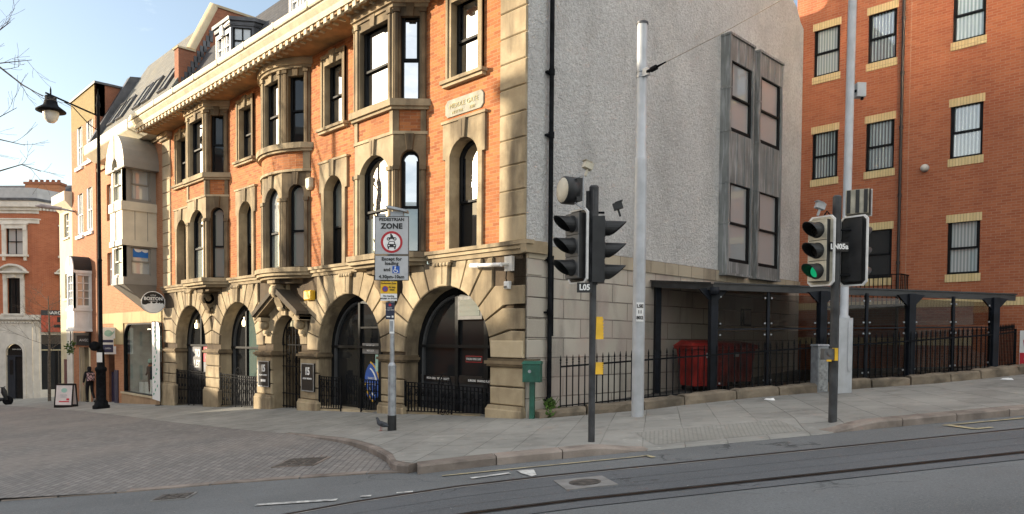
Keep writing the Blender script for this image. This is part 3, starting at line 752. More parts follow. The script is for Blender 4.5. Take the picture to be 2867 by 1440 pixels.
# dormers
def dormer(c, parent):
    y0 = .22; fw = .62; p = [(c-fw-.45, y0+.55), (c-fw, y0), (c+fw, y0), (c+fw+.45, y0+.62)]
    b = MB()
    for i in range(3):
        M, L = facet_frame(p[i], p[i+1])
        if i == 1:
            b.ring([(0, 11.0), (0, 12.35), (L, 12.35), (L, 11.0)], [(.1, 11.1), (.1, 12.2), (L-.1, 12.2), (L-.1, 11.1)], 0, .1, 0, M)
            b.box(0, L, 0, .1, 10.5, 11.1, 0, M); b.box(L/2-.11, L/2+.11, -.08, .02, 12.2, 12.6, 0, M)
        else:
            b.ring([(0, 11.0), (0, 12.45), (L, 12.45), (L, 11.0)], [(.07, 11.5), (.07, 12.35), (L-.07, 12.35), (L-.07, 11.5)], 0, .1, 1, M)
            b.box(0, L, 0, .1, 10.5, 11.5, 1, M)
    b.slab(off_poly(p, .04)+[(c+fw+.45, 2.2), (c-fw-.45, 2.2)], 12.42, 12.5, 1)
    b.slab([p[0], p[3], (p[3][0], 2.3), (p[0][0], 2.3)], 10.5, 12.42, 1)
    d = b.build('dormer', [WHITE, LEADDARK], parent)
    b = MB()
    for dd, z0, z1 in ((.08, 12.46, 12.56), (.14, 12.56, 12.66)): b.slab(off_poly([p[1], p[2], (p[2][0]+.001, p[2][1]+.02)], dd)[:2]+[(c+fw, y0+.02), (c-fw, y0+.02)], z0, z1, 0)
    for dd, z0, z1 in ((.05, 12.46, 12.56), (.12, 12.56, 12.68)): b.slab(off_poly(p, dd)+[(c+fw+.45+dd, 2.6), (c-fw-.45-dd, 2.6)], z0, z1+.004, 1)
    q = off_poly(p, .1)+[(c+fw+.55, 2.6), (c-fw-.55, 2.6)]
    n = len(q); b.add([(x, y, 12.68) for x, y in q]+[(c, 1.5, 12.95)], [(i, (i+1) % n, n) for i in range(n)], 1)
    b.build('dormer_hood', [WHITE, LEADDARK], d)
    M, L = facet_frame(p[1], p[2]); window(d, M, .1, L-.1, 11.1, 12.2, 12.2, .03, fw=.05, mid=0, frame_m=WHITE, pane_m=PANE, bars=(L*.36, L*.5, L*.64), cross=(11.45, 11.82), name='dormer_window')
    M, L = facet_frame(p[2], p[3]); window(d, M, .07, L-.07, 11.5, 12.35, 12.35, .03, fw=.05, mid=0, pane_m=PANEBLIND, bars=(L/2,), cross=(11.92,), name='dormer_window')
dormer(-15.15, CB); dormer(-9.78, CB)
# ---- gable wall to the tram street
GF = frame((0, 0, 0), 90)
def gp(poly, y0, y1, m, name):
    b = MB(GF); b.prism(poly, y0, y1); return b.build(name, m, CB)
top = [(.0, 10.3), (1.62, 13.7), (11.2, 13.8), (11.75, 12.9), (12.05, 12.45), (12.35, 12.3), (12.6, 11.95), (12.84, 11.8)]
gp([(0, 3.61)]+[(12.84, 3.61)]+top[::-1], -.02, .35, ROUGHCAST, 'rendered_gable')
gp([(0, -.6), (12.84, -.2), (12.84, 3.3), (0, 3.3)], -.035, .35, GABLESTONE, 'gable_base')
b = MB(GF); b.box(0, 12.84, -.07, .1, 3.3, 3.60); 
b.build('gable_band', brick('gable band stone', (.42, .37, .28), (.36, .31, .23), (.12, .1, .08), bw=.62, bh=.9, ms=.012, off=0, sa=.5), CB)
# repaired corner stones on the gable face
b = MB(GF)
for k, (z0, z1) in enumerate(((-.2, .35), (.35, .78), (.78, 1.2), (1.2, 1.62), (1.62, 2.05), (2.05, 2.5), (2.5, 2.95), (2.95, 3.3))): b.bbox(.0, .42 if k % 2 else .62, -.055, .0, z0+.008, z1-.008, .012)
b.build('gable_quoin', GABLESTONE, CB)
# box windows in lead on the gable
def lead_bay(y0, y1, zt, zb):
    b = MB(GF); d = .30
    b.box(y0, y0+.09, -d-.01, 0, zb, zt); b.box(y1-.07, y1, -d-.005, 0, zb, zt)
    for (z0, z1) in ((zb, zb+.32), (6.02, 7.43), (9.36, zt-.03)): b.box(y0+.09, y1-.07, -d+.02, 0, z0, z1)
    b.box(y0-.02, y1+.02, -d-.03, 0, zt-.03, zt+.03); b.box(y0-.02, y1+.02, -d-.03, 0, zb-.06, zb)
    w = y1-y0-.16
    for z0, z1 in ((6.03, 7.42), (9.37, zt-.04)):
        for j in (1, 2): b.box(y0+.09+w*j/3-.012, y0+.09+w*j/3+.012, -d-.002, -d+.03, z0, z1)
    for z in (4.9, 6.02, 7.43, 8.6): b.box(y0-.012, y0+.095, -d-.02, -.0, z-.022, z+.022)
    o = b.build('lead_window_box', LEAD, CB)
    for z0, z1 in ((zb+.32, 6.0), (7.45, 9.34)):
        window(o, GF, y0+.09, y1-.07, z0, z1, z1, -d+.05, fw=.10, mid=.5, pane_m=PANECURTAIN)
lead_bay(7.63, 9.03, 10.05, 3.52); lead_bay(9.34, 10.85, 10.05, 3.52)
b = MB(GF); b.tube([(.60, -.12, -.05), (.60, -.12, 10.5)], .05, 10)
for z in (.35, 2.2, 3.3, 5.9, 7.2, 9): b.tube([(.60, -.12, z-.06), (.60, -.12, z+.06)], .066, 10); b.box(.5, .7, -.1, 0, z-.02, z+.02)
b.tube([(.72, -.09, 1.7), (.72, -.09, 3.4)], .022, 6); b.tube([(.66, -.10, .35), (.66, -.16, .2), (.60, -.2, .1)], .06, 8)
b.build('downpipe', IRON, CB)
# ---- sandstone ground floor
CELLS = [(-20.38, -15.58, -19.02, -16.15, 2.83), (-15.58, -11.56, -14.95, -12.07, 2.83), (-11.56, -8.83, -11.03, -9.25, 2.32), (-8.83, -4.6, -8.22, -5.10, 2.83), (-4.6, 0, -4.12, -1.02, 2.84)]
ZB = -1.5; ZS = 3.40; SV = .42
b = MB(F0); rb = MB(F0)
for (xa, xb, jl, jr, cr_) in CELLS:
    r = (jr-jl)/2; sp = cr_-r; arc = arcpts(jl, jr, sp, cr_, 20)
    I = [(jl, ZB), (jl, sp), (jl, sp)]+arc+[(jr, sp), (jr, sp), (jr, ZB)]
    c = (jl+jr)/2; m = len(arc); oo = []
    for k in range(m):
        a = PI*k/(m-1); dx, dz = -math.cos(a), math.sin(a); t = 9
        if dx < -1e-6: t = min(t, (xa-c)/dx)
        if dx > 1e-6: t = min(t, (xb-c)/dx)
        if dz > 1e-6: t = min(t, (ZS-sp)/dz)
        oo.append((c+dx*t, sp+dz*t))
    O = [(xa, ZB), (xa, sp), (xa, sp)]+oo+[(xb, sp), (xb, sp), (xb, ZB)]
    b.ring(O, I, 0, SV, 0, outer=False, fm=1)
    # corner fillers of the cell
    kl = max(k for k in range(m) if oo[k][0] <= xa+1e-4); kr = min(k for k in range(m) if oo[k][0] >= xb-1e-4)
    b.add([(oo[kl][0], 0, oo[kl][1]), (xa, 0, ZS), (oo[kl+1][0], 0, oo[kl+1][1])], [(0, 2, 1)], 1); b.add([(oo[kr][0], 0, oo[kr][1]), (xb, 0, ZS), (oo[kr-1][0], 0, oo[kr-1][1])], [(0, 1, 2)], 1)
    # voussoirs, stepped into the courses
    n = 13 if r > 1 else 9; L = .62 if r > 1 else .42; g = .017; zc = [1.22]
    pr = -.06
    for k in range(n):
        a0 = PI*k/n; a1 = PI*(k+1)/n
        P = lambda a, rr: (c-rr*math.cos(a), sp+rr*math.sin(a))
        da = g/(r+L*.5)
        a0_, a1_ = a0+da, a1-da; rr = r+.004
        top_ = k == n//2
        q = [P(a0_, rr), P((a0_+a1_)/2, rr), P(a1_, rr)]
        Lk = L*(1.0 if k % 2 else 1.12)
        side = -1 if k < n//2 else 1
        ex = xa+.012 if side < 0 else xb-.012
        A = P(a0_, r+Lk); B = P(a1_, r+Lk)
        if top_:
            w = .17; poly = [P(a0_, rr), P(a1_, rr), (c+w+.04, ZS-.02), (c-w-.04, ZS-.02)]
            poly = [poly[0], poly[1], poly[2], poly[3]]; rb.prism(poly, pr-.07, 0, 0, b=.015); rb.box(c-.014, c+.014, pr-.075, pr-.05, cr_+.05, ZS-.05, 1); continue
        lowA, hiB = (A, B) if side < 0 else (B, A)     # lower and upper outer corners
        zlo, zhi = lowA[1], hiB[1]
        if (ex-lowA[0])*side < .1 or zhi > 3.05:
            A = (A[0], min(A[1], ZS-.02)); B = (B[0], min(B[1], ZS-.02))
            if zhi > 3.05:
                # block runs up to the string course
                e1 = P(a1_ if side < 0 else a0_, r+(ZS-.02-sp)/max(.3, math.sin(a1_ if side < 0 else a0_))-r)
                hx = P(a1_ if side < 0 else a0_, (ZS-.02-sp)/max(.3, math.sin(a1_ if side < 0 else a0_)))
                lo = lowA
                lo2 = (max(xa+.012, lo[0]-.0) if side < 0 else min(xb-.012, lo[0]), lo[1])
                exx = max(ex, lo2[0]-.02) if side < 0 else min(ex, lo2[0]+.02)
                poly = q+[hx, (lo2[0], ZS-.02), lo2] if side < 0 else q+[lo2, (lo2[0], ZS-.02), hx]
            else:
                cl = lambda p: (max(p[0], xa+.012) if side < 0 else min(p[0], xb-.012), p[1])
                poly = q+[cl(B), cl(A)]
        else:
            poly = q+[hiB, (ex, zhi-g), (ex, zlo+g), lowA] if side < 0 else q+[lowA, (ex, zlo+g), (ex, zhi-g), hiB]
        poly = poly[::-1]
        # dedupe
        pp = []
        for p in poly:
            if not pp or abs(p[0]-pp[-1][0])+abs(p[1]-pp[-1][1]) > .012: pp.append(p)
        if len(pp) > 2: rb.prism(pp[::-1], pr+random.uniform(-.008, .008), 0, 0, b=.016)
    # piers: impost, courses, plinth
for (pa, pb) in ((-20.38, -19.02), (-16.15, -14.95), (-12.07, -11.03), (-9.25, -8.22), (-5.10, -4.12), (-1.02, 0)):
    zg = min(gz(pa, 0), gz(pb, 0))-.1; z = 1.05
    pz = -.16 if pa < -8 else (gz(pa, 0)+.28)
    hs = []
    while z > pz+.1:
        z2 = max(pz, z-.43)
        if z2-pz < .15: z2 = pz
        rb.bbox(pa+.004, pb-.004, -.055-random.uniform(0, .01), 0, z2+.013, z-.013, .022); z = z2
    w = .07; rb.bbox(pa-w, pb+w if pb < -.1 else pb+.02, -.14, 0, zg, pz-.08, .02); 
    rb.prism([(pa-w, pz-.08), (pb+w if pb < -.1 else pb, pz-.08), (pb, pz), (pa, pz)], -.11, 0)
    # impost moulding, returned into the reveals
    for d, z0, z1 in ((.10, 1.05, 1.10), (.14, 1.10, 1.17), (.09, 1.17, 1.22)): rb.box(pa-(d-.05 if pa > -20 else 0), pb+(d-.05 if pb < -.1 else .05), -d, SV-.02, z0, z1, 1)
b.build('ground_floor_wall', [SANDSTONE, JOINTSTONE], CB); rb.build('rusticated_stonework', [SANDSTONE, DARKSTONE], CB)
b = MB(F0); b.bbox(-.99, -.02, -.075, 0, 1.24, 1.60, .015); b.build('repaired_stone', PALESTONE, CB); 
# arched shopfront frames
def shopfront(jl, jr, cr_, mulls, transom, zb, panes, dado=None):
    r = (jr-jl)/2; sp = cr_-r
    w = window(CB, F0, jl, jr, zb, sp, cr_, SV-.04, fw=.13, mid=0, bars=(), panebits=panes, name='arched_shopfront', n=20)
    b = MB(F0)
    for u, ww in mulls:
        h = math.sqrt(max(.01, r*r-(u-(jl+jr)/2)**2)); b.box(u-ww, u+ww, SV-.06, SV+.05, zb, sp+h-.05)
    h = math.sqrt(max(.01, r*r-(max(0, transom-sp))**2)); c = (jl+jr)/2
    b.box(c-h+.05, c+h-.05, SV-.075, SV+.04, transom-.04, transom+.03)
    b.build('glazing_bar', BLACKFRAME, w)
    I = outline(jl+.24, jr-.24, zb, sp, cr_-.24, 20); O = outline(jl+.17, jr-.17, zb, sp, cr_-.17, 20)
    b = MB(F0); b.ring(O, I, SV-.05, SV+.03); b.build('grey_trim', paint('dark grey trim', (.075, .078, .08), .6, .1, spec=.15), w)
    if dado:
        b = MB(F0); b.box(jl+.05, jr-.05, SV-.03, SV+.03, zb, dado); b.build('dado_panel', paint('dark grey dado', (.03, .032, .036), .6, .1, spec=.15), w)
    return w
W5 = shopfront(-4.12, -1.02, 2.84, ((-2.62, .055), (-1.60, .07)), 1.46, -.35, [(-.3, 1.46, PANEDARK), (1.46, 2.84, PANEDARK)], .60)
W4 = shopfront(-8.22, -5.10, 2.83, ((-6.75, .045), (-5.75, .06)), 1.40, -.6, [(-.6, 2.83, PANEDARK)])
W2 = shopfront(-14.95, -12.07, 2.83, ((-13.75, .05),), 1.30, -1.0, [(-1, 2.83, PANEDARK)], .30)
W1 = shopfront(-19.02, -16.15, 2.83, ((-17.6, .05),), 1.34, -1.2, [(-1.2, 2.83, PANEDARK)], .30)
b = MB(F0); b.box(-2.54, -1.70, SV-.09, SV+.03, 2.08, 2.62); w = b.build('vent_light', POLEDARK, W5)
b = MB(F0); b.box(-2.47, -1.77, SV-.10, SV-.085, 2.16, 2.54)
for z in (2.28, 2.42): b.box(-2.47, -1.77, SV-.11, SV-.09, z-.008, z+.008)
b.build('vent_pane', PANEGREY, W5)
b = MB(F0); b.box(-2.53, -1.72, SV-.055, SV-.045, .62, .78); b.build('text_band', BLACKSIGN, W5)
def txt(s, x, z, size, m, parent, v=SV-.062, sx=.85, name='lettering', bold=0): return text(name, s, size, frame((x, v, z), 0), m, parent, .002, sx=sx, bold=bold)
b = MB(F0); b.box(-4.0, -1.1, SV-.045, SV-.03, .60, .74); b.build('text_band', BLACKSIGN, W5)
txt('PIZZA GRILL   PASTA   SALADS', -3.3, .67, .075, PRINTWHITE, W5); txt('BURGERS   SHARING PLATTERS', -1.75, .67, .075, PRINTWHITE, W5)
b = MB(F0); b.box(-2.36, -1.80, SV+.008, SV+.016, 1.09, 1.24); s = b.build('window_sticker', SIGNRED, W5); b = MB(F0); b.box(-2.35, -1.81, SV+.004, SV+.010, 1.105, 1.225); b.build('sticker_face', BLACKSIGN, s)
txt('ITALIAN WINE CAFE', -2.08, 1.165, .07, PRINTWHITE, W5, SV+.002, .8)
# sticker set of the middle doorway
def ellipse(b, x, z, rx, rz, y0, y1, mi=0, a0=0, a1=2*PI, n=24): b.prism([(x+rx*math.cos(a0+(a1-a0)*k/n), z+rz*math.sin(a0+(a1-a0)*k/n)) for k in range(n)], y0, y1, mi)
b = MB(F0); b.box(-6.70, -5.82, SV-.05, SV-.035, 1.9, 1.95); b.box(-6.62, -5.85, SV-.03, SV-.012, 1.22, 1.5, 1); o = b.build('door_rail', [BLACKFRAME, CONCRETE], W4)
txt('PLEASE USE', -6.23, 1.42, .09, PRINTWHITE, W4, SV-.034); txt('NEXT DOOR', -6.23, 1.30, .07, PRINTWHITE, W4, SV-.034)
b = MB(F0); ellipse(b, -6.17, .45, .37, .52, SV-.012, SV+.01, 0); st = b.build('round_sticker', SIGNBLUE, W4)
b = MB(F0)
for k, (a0, a1, rr) in enumerate(((.25, 1.3, .44), (.3, 1.25, .34))):
    pts = [(-6.45+ .62*math.cos(t)*rr/.44, .28+.72*math.sin(t)*rr/.44) for t in [a0+(a1-a0)*j/8 for j in range(9)]]
    for p, q in zip(pts, pts[1:]): b.prism([p, q, (q[0]+.04, q[1]+.03), (p[0]+.04, p[1]+.03)], SV-.018, SV-.012, k)
    pts = [(-12.34-x, .90-z) for x, z in pts]
    for p, q in zip(pts, pts[1:]): b.prism([p, q, (q[0]-.04, q[1]-.03), (p[0]-.04, p[1]-.03)], SV-.018, SV-.012, k)
b.build('sticker_stripe', [SIGNYELLOW, PRINTWHITE], st)
txt('THANK YOU', -6.17, .55, .085, PRINTWHITE, W4, SV-.02); txt('WELCOME BACK', -6.17, .40, .07, PRINTWHITE, W4, SV-.02)
b = MB(F0); b.box(-5.93, -5.82, SV-.075, SV-.06, .75, 1.2); b.build('small_sticker', MINT, W4)
b = MB(F0); b.prism([(-5.52, .2), (-5.36, .2), (-5.36, .36), (-5.44, .46), (-5.52, .36)], SV-.01, SV+.012); b.build('small_sticker', PRINTWHITE, W4)
b = MB(F0); b.box(-6.70, -6.62, SV-.06, SV-.03, .42, .52); b.build('small_sticker', LEAF, W4)
# doorstep of arch four
b = MB(F0); b.box(-8.2, -5.12, -.02, SV+.2, -1.0, -.30); b.box(-6.9, -5.6, -.06, .3, -1, -.34); b.build('doorstep', PALESTONE, CB)
b = MB(F0); b.box(-4.1, -1.05, .02, SV+.2, -.6, .02+gz(-4, 0)+.12); b.build('doorstep', PALESTONE, CB)
# letting boards in arch one
b = MB(F0); b.box(-18.75, -17.66, SV-.005, SV+.012, .35, 1.30); o = b.build('letting_board', paint('grey letting board', (.10, .10, .11), .5), W1)
txt('TO', -18.05, 1.02, .40, PRINTWHITE, W1, SV-.012, .85, bold=.012); txt('LET', -18.1, .60, .40, PRINTWHITE, W1, SV-.012, .85, bold=.012)
b = MB(F0); b.box(-17.52, -16.38, SV-.005, SV+.012, .72, 1.29, 0); b.box(-17.52, -16.38, SV-.005, SV+.012, .30, .71, 1); o = b.build('letting_board', [POSTERRED, paint('grey panel', (.16, .16, .17), .5)], W1)
txt('SHOP\nBAR\nOFFICE', -17.1, 1.02, .15, PRINTWHITE, W1, SV-.012); txt('TO RENT', -16.95, .6, .15, PRINTWHITE, W1, SV-.012)
# flat panel in place of a reflection in arch two, lamps in arches one and two
b = MB(F0); b.box(-13.65, -12.55, SV+.004, SV+.014, .3, 2.7); b.build('reflected_panel', glassy('green grey pane', (.09, .13, .115), .12, .05), W2)
for W_, x, z in ((W1, -18.15, 2.2), (W2, -14.0, 2.25)):
    b = MB(F0); b.tube([(x, SV-.01, z+.1), (x, SV-.01, z+.02)], .012, 6); b.lathe([(.03, 0), (.055, -.06), (.06, -.16), (.03, -.22)], 10, o=(x, SV-.02, z)); b.build('lamp', glow('warm bulb', (1, .75, .4), 2.2), W_)
# entrance: recess, iron gate, hood
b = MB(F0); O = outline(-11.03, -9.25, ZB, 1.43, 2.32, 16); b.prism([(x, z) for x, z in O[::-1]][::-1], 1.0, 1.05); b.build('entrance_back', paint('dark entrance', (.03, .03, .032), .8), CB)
b = MB(F0); b.box(-11.1, -11.03, SV, 1.0, -1, 2); b.box(-9.25, -9.18, SV, 1.0, -1, 2); b.build('entrance_cheek', DARKSTONE, CB)
def scroll(b, x, z, r, v, turns=1.4, d=1, w=.009, a0=0):
    pts = []
    for k in range(15):
        t = k/14; a = a0+d*t*turns*2*PI; rr = r*(1-.75*t); pts.append((x+rr*math.cos(a), v, z+rr*math.sin(a)))
    b.tube(pts, w, 4)
def gate(b, x0, x1, z0, z1, v, n, scrolls=True, slope=None):
    zb = lambda x: (gz(x, 0)+.06) if slope is None else z0
    for zz in (z1, z1-.09): b.box(x0, x1, v-.012, v+.012, zz-.012, zz+.012)
    b.add([(x0, v-.01, zb(x0)), (x1, v-.01, zb(x1)), (x1, v-.01, zb(x1)+.025), (x0, v-.01, zb(x0)+.025), (x0, v+.01, zb(x0)), (x1, v+.01, zb(x1)), (x1, v+.01, zb(x1)+.025), (x0, v+.01, zb(x0)+.025)], [(0, 1, 2, 3), (7, 6, 5, 4), (3, 2, 6, 7)])
    for k in range(n+1):
        x = x0+(x1-x0)*k/n; b.box(x-.012, x+.012, v-.012, v+.012, zb(x), z1)
        if scrolls:
            for z in (z1-.28, (z1+zb(x))/2-.08): b.box(x-.02, x+.02, v-.02, v+.02, z-.02, z+.02)
    if scrolls:
        for k in range(n):
            if k % 2 == 1:
                x = x0+(x1-x0)*(k+.5)/n
                for z in (z1-.2, (z1+zb(x))/2+.08, zb(x)+.22): scroll(b, x, z, .06, v, d=1 if k % 2 else -1, w=.012)
def iron(x0, x1, z1, n, name, crest=True, v=-.02, label=None):
    b = MB(F0); gate(b, x0, x1, 0, z1, v, n)
    if crest:
        c = (x0+x1)/2
        b.tube([(c+.22*math.cos(t), v, z1+.02+.24*math.sin(t)) for t in [PI*k/10 for k in range(11)]], .014, 5)
        for d in (-1, 1): scroll(b, c+d*.11, z1+.08, .075, v, d=d); scroll(b, c+d*.1, z1-.25, .09, v, d=-d); scroll(b, c+d*.1, z1-.62, .09, v, d=d)
        for x in (c-.24, c+.24): b.box(x-.016, x+.016, v-.016, v+.016, gz(x, 0)+.02, z1+.03)
    for x in (x0, x1): b.box(x-.022, x+.022, v-.022, v+.022, gz(x, 0), z1+.04)
    o = b.build(name, IRON, CB)
    if label: o['label'] = label
iron(-19.0, -16.17, .36, 19, 'iron_railing'); iron(-14.93, -12.09, .36, 19, 'iron_railing')
iron(-8.2, -7.05, .54, 9, 'iron_railing', False); iron(-6.05, -5.12, .54, 8, 'iron_railing', False); iron(-4.1, -1.04, .56, 24, 'iron_railing')
b = MB(F0); v = .30
for k in range(9):
    x = -10.95+1.62*k/8; h = math.sqrt(max(0.0, .86**2-(x+10.14)**2)); b.box(x-.011, x+.011, v-.011, v+.011, -.56, 1.42+h)
for z in (-.5, -.1, .75, 1.42): b.box(-11.0, -9.28, v-.014, v+.014, z-.014, z+.014)
for x in (-10.6, -10.14, -9.7):
    for z in (.95, 1.2, 1.62, 1.85): scroll(b, x, z, .12, v, d=1 if z > 1.3 else -1, w=.012)
    for z in (.2, .5): scroll(b, x, z, .09, v, w=.01)
b.tube([(-10.14-.86*math.cos(t), v, 1.43+.86*math.sin(t)) for t in [PI*k/14 for k in range(15)]], .02, 6)
b.box(-10.16, -10.12, v-.02, v+.02, -.56, 2.2); b.build('entrance_gate', IRON, CB)
# pedimented hood with scroll brackets
b = MB(F0); cx = -10.14
for s in (-1, 1):
    x0, z0, x1, z1 = cx, 3.02, cx+s*1.42, 2.27; n = Vector((-(z1-z0), x1-x0)).normalized()*(.13 if s > 0 else -.13)
    poly = [(x0, z0), (x1, z1), (x1+n.x*0, z1+.15), (x0, z0+.17)]
    if s < 0: poly = poly[::-1]
    poly = poly if s > 0 else poly
    b.prism(poly, -.46, 0, 2); b.prism([(p[0], p[1]-.10) for p in poly], -.38, 0, 1)
    b.box(min(x1, x1-s*.42), max(x1, x1-s*.42), -.36, 0, 2.15, 2.26, 0)
    bx = cx+s*1.13
    for k, (r, yy, zz) in enumerate(((.13, -.20, 2.02), (.085, -.10, 1.80))): b.lathe([(r*.3, -.11), (r, -.11), (r, .11), (r*.3, .11)], 14, 0, Matrix.Translation((bx, yy, zz)) @ Matrix.Rotation(PI/2, 4, 'Y'))
    b.box(bx-.10, bx+.10, -.16, 0, 1.70, 2.15, 0)
b.build('pediment_hood', [SANDSTONE, DARKSTONE, stone('black crusted hood stone', (.12, .10, .075), (.075, .062, .047), (.03, .026, .022), .6)], CB)
def console(c, z, sz, name='scroll_bracket', m=None):
    b = MB(F0); w = .17*sz
    for r, yy, zz in ((.20*sz, -.22*sz, z), (.11*sz, -.08*sz, z-.42*sz)):
        b.lathe([(r*.25, -w-.02), (r*.5, -w-.03), (r*.55, -w), (r, -w), (r, w), (r*.55, w), (r*.5, w+.03), (r*.25, w+.02)], 18, 0, Matrix.Translation((c, yy, zz)) @ Matrix.Rotation(PI/2, 4, 'Y'))
    b.add([(c-w, -.40*sz, z), (c+w, -.40*sz, z), (c+w, -.16*sz, z-.48*sz), (c-w, -.16*sz, z-.48*sz), (c-w, 0, z+.2*sz), (c+w, 0, z+.2*sz), (c+w, 0, z-.5*sz), (c-w, 0, z-.5*sz)], [(0, 1, 2, 3), (0, 3, 7, 4), (1, 5, 6, 2), (3, 2, 6, 7)])
    b.box(c-w-.05, c+w+.05, -.44*sz, 0, z+.19*sz, z+.30*sz)
    b.build(name, m or DARKSTONE, CB)
console(BC[0], 3.02, 1.0); console(BC[1], 3.05, 1.15, m=SANDSTONE); console(BC[2], 3.02, 1.0)
# small corbels under the string course at arch crowns
for c in (-17.585, -13.51, -6.66, -2.57):
    b = MB(F0)
    for k in range(5): b.lathe([(.03, -.05), (.05, -.04), (.05, .04), (.03, .05)], 8, 0, Matrix.Translation((c-.24+k*.12, -.13, 3.33)) @ Matrix.Rotation(PI/2, 4, 'Y'))
    b.box(c-.32, c+.32, -.15, 0, 3.36, 3.41); b.build('carved_corbel', SANDSTONE, CB)
# date stone
b = MB(F0)
b.prism([(-2.60, 6.74), (-2.52, 6.66), (-1.38, 6.66), (-1.30, 6.74), (-1.30, 6.96), (-1.38, 7.05), (-2.52, 7.05), (-2.60, 6.96)], -.03, .01, b=.01); ds = b.build('date_stone', paint('pale date stone', (.33, .32, .26), .8, .15, 5), CB)
text('lettering', 'MIDDLE GATE', .15, frame((-1.95, -.034, 6.89), 0), paint('raised buff letters', (.44, .38, .20), .8), ds, .006, sx=1.0, spacing=1.05); text('lettering', 'NOTTM        1897', .10, frame((-1.95, -.034, 6.74), 0), paint('raised buff letters', (.44, .38, .20), .8), ds, .005)
# ------------------------------------------------------------------ shop next door
SH = thing('shop_building', 'buff orange brick shop with slate mansard roof, metal oriel and big display window', 'building', (-25, 0, -1.5))
b = MB(F0)
hol = [(-25.4, -20.62, -1.05, 2.24), (-28.35, -26.75, -2, .82), (-27.72, -27.1, 7.1, 8.8), (-27.72, -27.05, 4.06, 5.6)]
b.wall(-29.25, -20.38, -2, 10.3, hol, .0, 0, .25); b.build('brick_wall', SHOPBRICK, SH)
b = MB(F0); band_m = brick('buff stone band', (.50, .40, .22), (.44, .34, .18), (.22, .18, .10), bw=1.1, bh=4., ms=.012, off=0, sa=.3)
b.box(-28.9, -20.38, -.03, .0, 2.26, 2.74); b.box(-26.75, -25.42, -.03, 0, 1.3, 2.26); b.build('stone_band', band_m, SH)
b = MB(F0); b.box(-25.6, -20.5, -.06, .25, -1.6, -.92, 0); b.box(-25.65, -20.45, -.10, .3, -.92, -.84, 1); b.build('stall_riser', [stone('sandy riser', (.44, .30, .18), (.36, .25, .15), (.2, .13, .09), .4), PALESTONE], SH)
# display window: rounded corner frame, glass and the room behind it
x0, x1, z0, z1 = -25.4, -20.62, -.86, 2.24
def rr(d):
    r = .75-d; return [(x0+d, z0+d)]+[(x0+d+r-r*math.cos(t), z1-d-r+r*math.sin(t)) for t in [PI/2*k/6 for k in range(7)]]+[(x1-d, z1-d), (x1-d, z0+d)]
b = MB(F0); b.ring(rr(-.0)+[(x0, z0)], rr(.06)+[(x0+.06, z0+.06)], -.02, .14, 0); b.prism([(x0, z1-.75), (x0, z1)] + [(x0+.75-.75*math.cos(t), z1-.75+.75*math.sin(t)) for t in [PI/2*k/6 for k in range(6, -1, -1)]], .02, .1, 1)
w = b.build('display_window', [BLACKFRAME, band_m], SH)
b = MB(F0); b.prism(rr(.05)[::-1][::-1], .06, .075); b.build('pane', SHOPGLASS, w)
b = MB(F0); b.box(x0, x1, 2.2, 2.25, z0, z1); b.box(x0, x1, .15, 2.2, z0-.05, z0); b.box(x0-.05, x0, .15, 2.2, z0, z1); b.box(x1, x1+.05, .15, 2.2, z0, z1); b.box(x0, x1, .15, 2.2, z1, z1+.05); b.box(-23.5, -23.3, 1.4, 1.6, z0, z1, 1)
b.build('shop_interior', [paint('shop wall', (.62, .64, .62), .8, .1), paint('shop column', (.12, .12, .11), .8)], w)
b = MB(F0); b.box(-22.9, -21.3, .5, .53, 1.0, 1.7); pz = b.build('hanging_poster', PRINTWHITE, w)
b = MB(F0); ellipse(b, -22.0, 1.3, .32, .26, .485, .497); b.prism([(-21.9, 1.45), (-21.7, 1.62), (-21.6, 1.55), (-21.7, 1.40)], .485, .497); b.build('poster_print', MINT, pz)
bt = thing('banner_flag', 'tall white banner flag with green leaf print at the shop corner', 'flag', (-20.5, -.2, -1.1))
b = MB(F0); b.prism([(-21.15, -.9), (-20.28, -.95), (-20.28, 2.0), (-20.4, 2.22), (-20.6, 2.28), (-21.15, 2.24)], -.22, -.20); b.build('cloth', PRINTWHITE, bt)
b = MB(F0); b.tube([(-20.25, -.21, -1.12), (-20.25, -.21, 2.0), (-20.4, -.21, 2.25), (-21.15, -.21, 2.27)], .015, 6); b.box(-20.45, -20.1, -.35, -.08, -1.13, -1.09); b.build('pole', IRON, bt)
b = MB(F0)
for k in range(17):
    z = -.75+k*.17; x = -20.95+random.uniform(-.15, .35); a = random.uniform(.3, 1.2)
    b.prism([(x, z), (x+.09*math.cos(a)+.03, z+.03), (x+.2*math.cos(a), z+.17*math.sin(a)), (x+.08*math.cos(a)-.03, z+.11)], -.228, -.221)
b.build('leaf_print', TEALGREEN, bt)
for k in range(5):
    b = MB(F0); xx = -24.2+k*.62; b.tube([(xx, .9, 2.24), (xx, .8, 2.1), (xx, .7, 2.02)], .045, 8); b.lathe([(.05, 0), (.06, .02)], 8, 1, o=(xx, .68, 1.98)); b.build('spotlight', [BLACKFRAME, LITLAMP], w)
b = MB(F0); b.box(-22.4, -21.7, .5, .95, -.86, -.35); b.build('display_plinth', MINT, w)
for xx, hh in ((-25.0, .45), (-24.2, .5), (-23.6, .62)):
    b = MB(F0); b.box(xx, xx+.45, .5, .8, z0, z0+hh); b.build('display_box', PRINTWHITE, w)
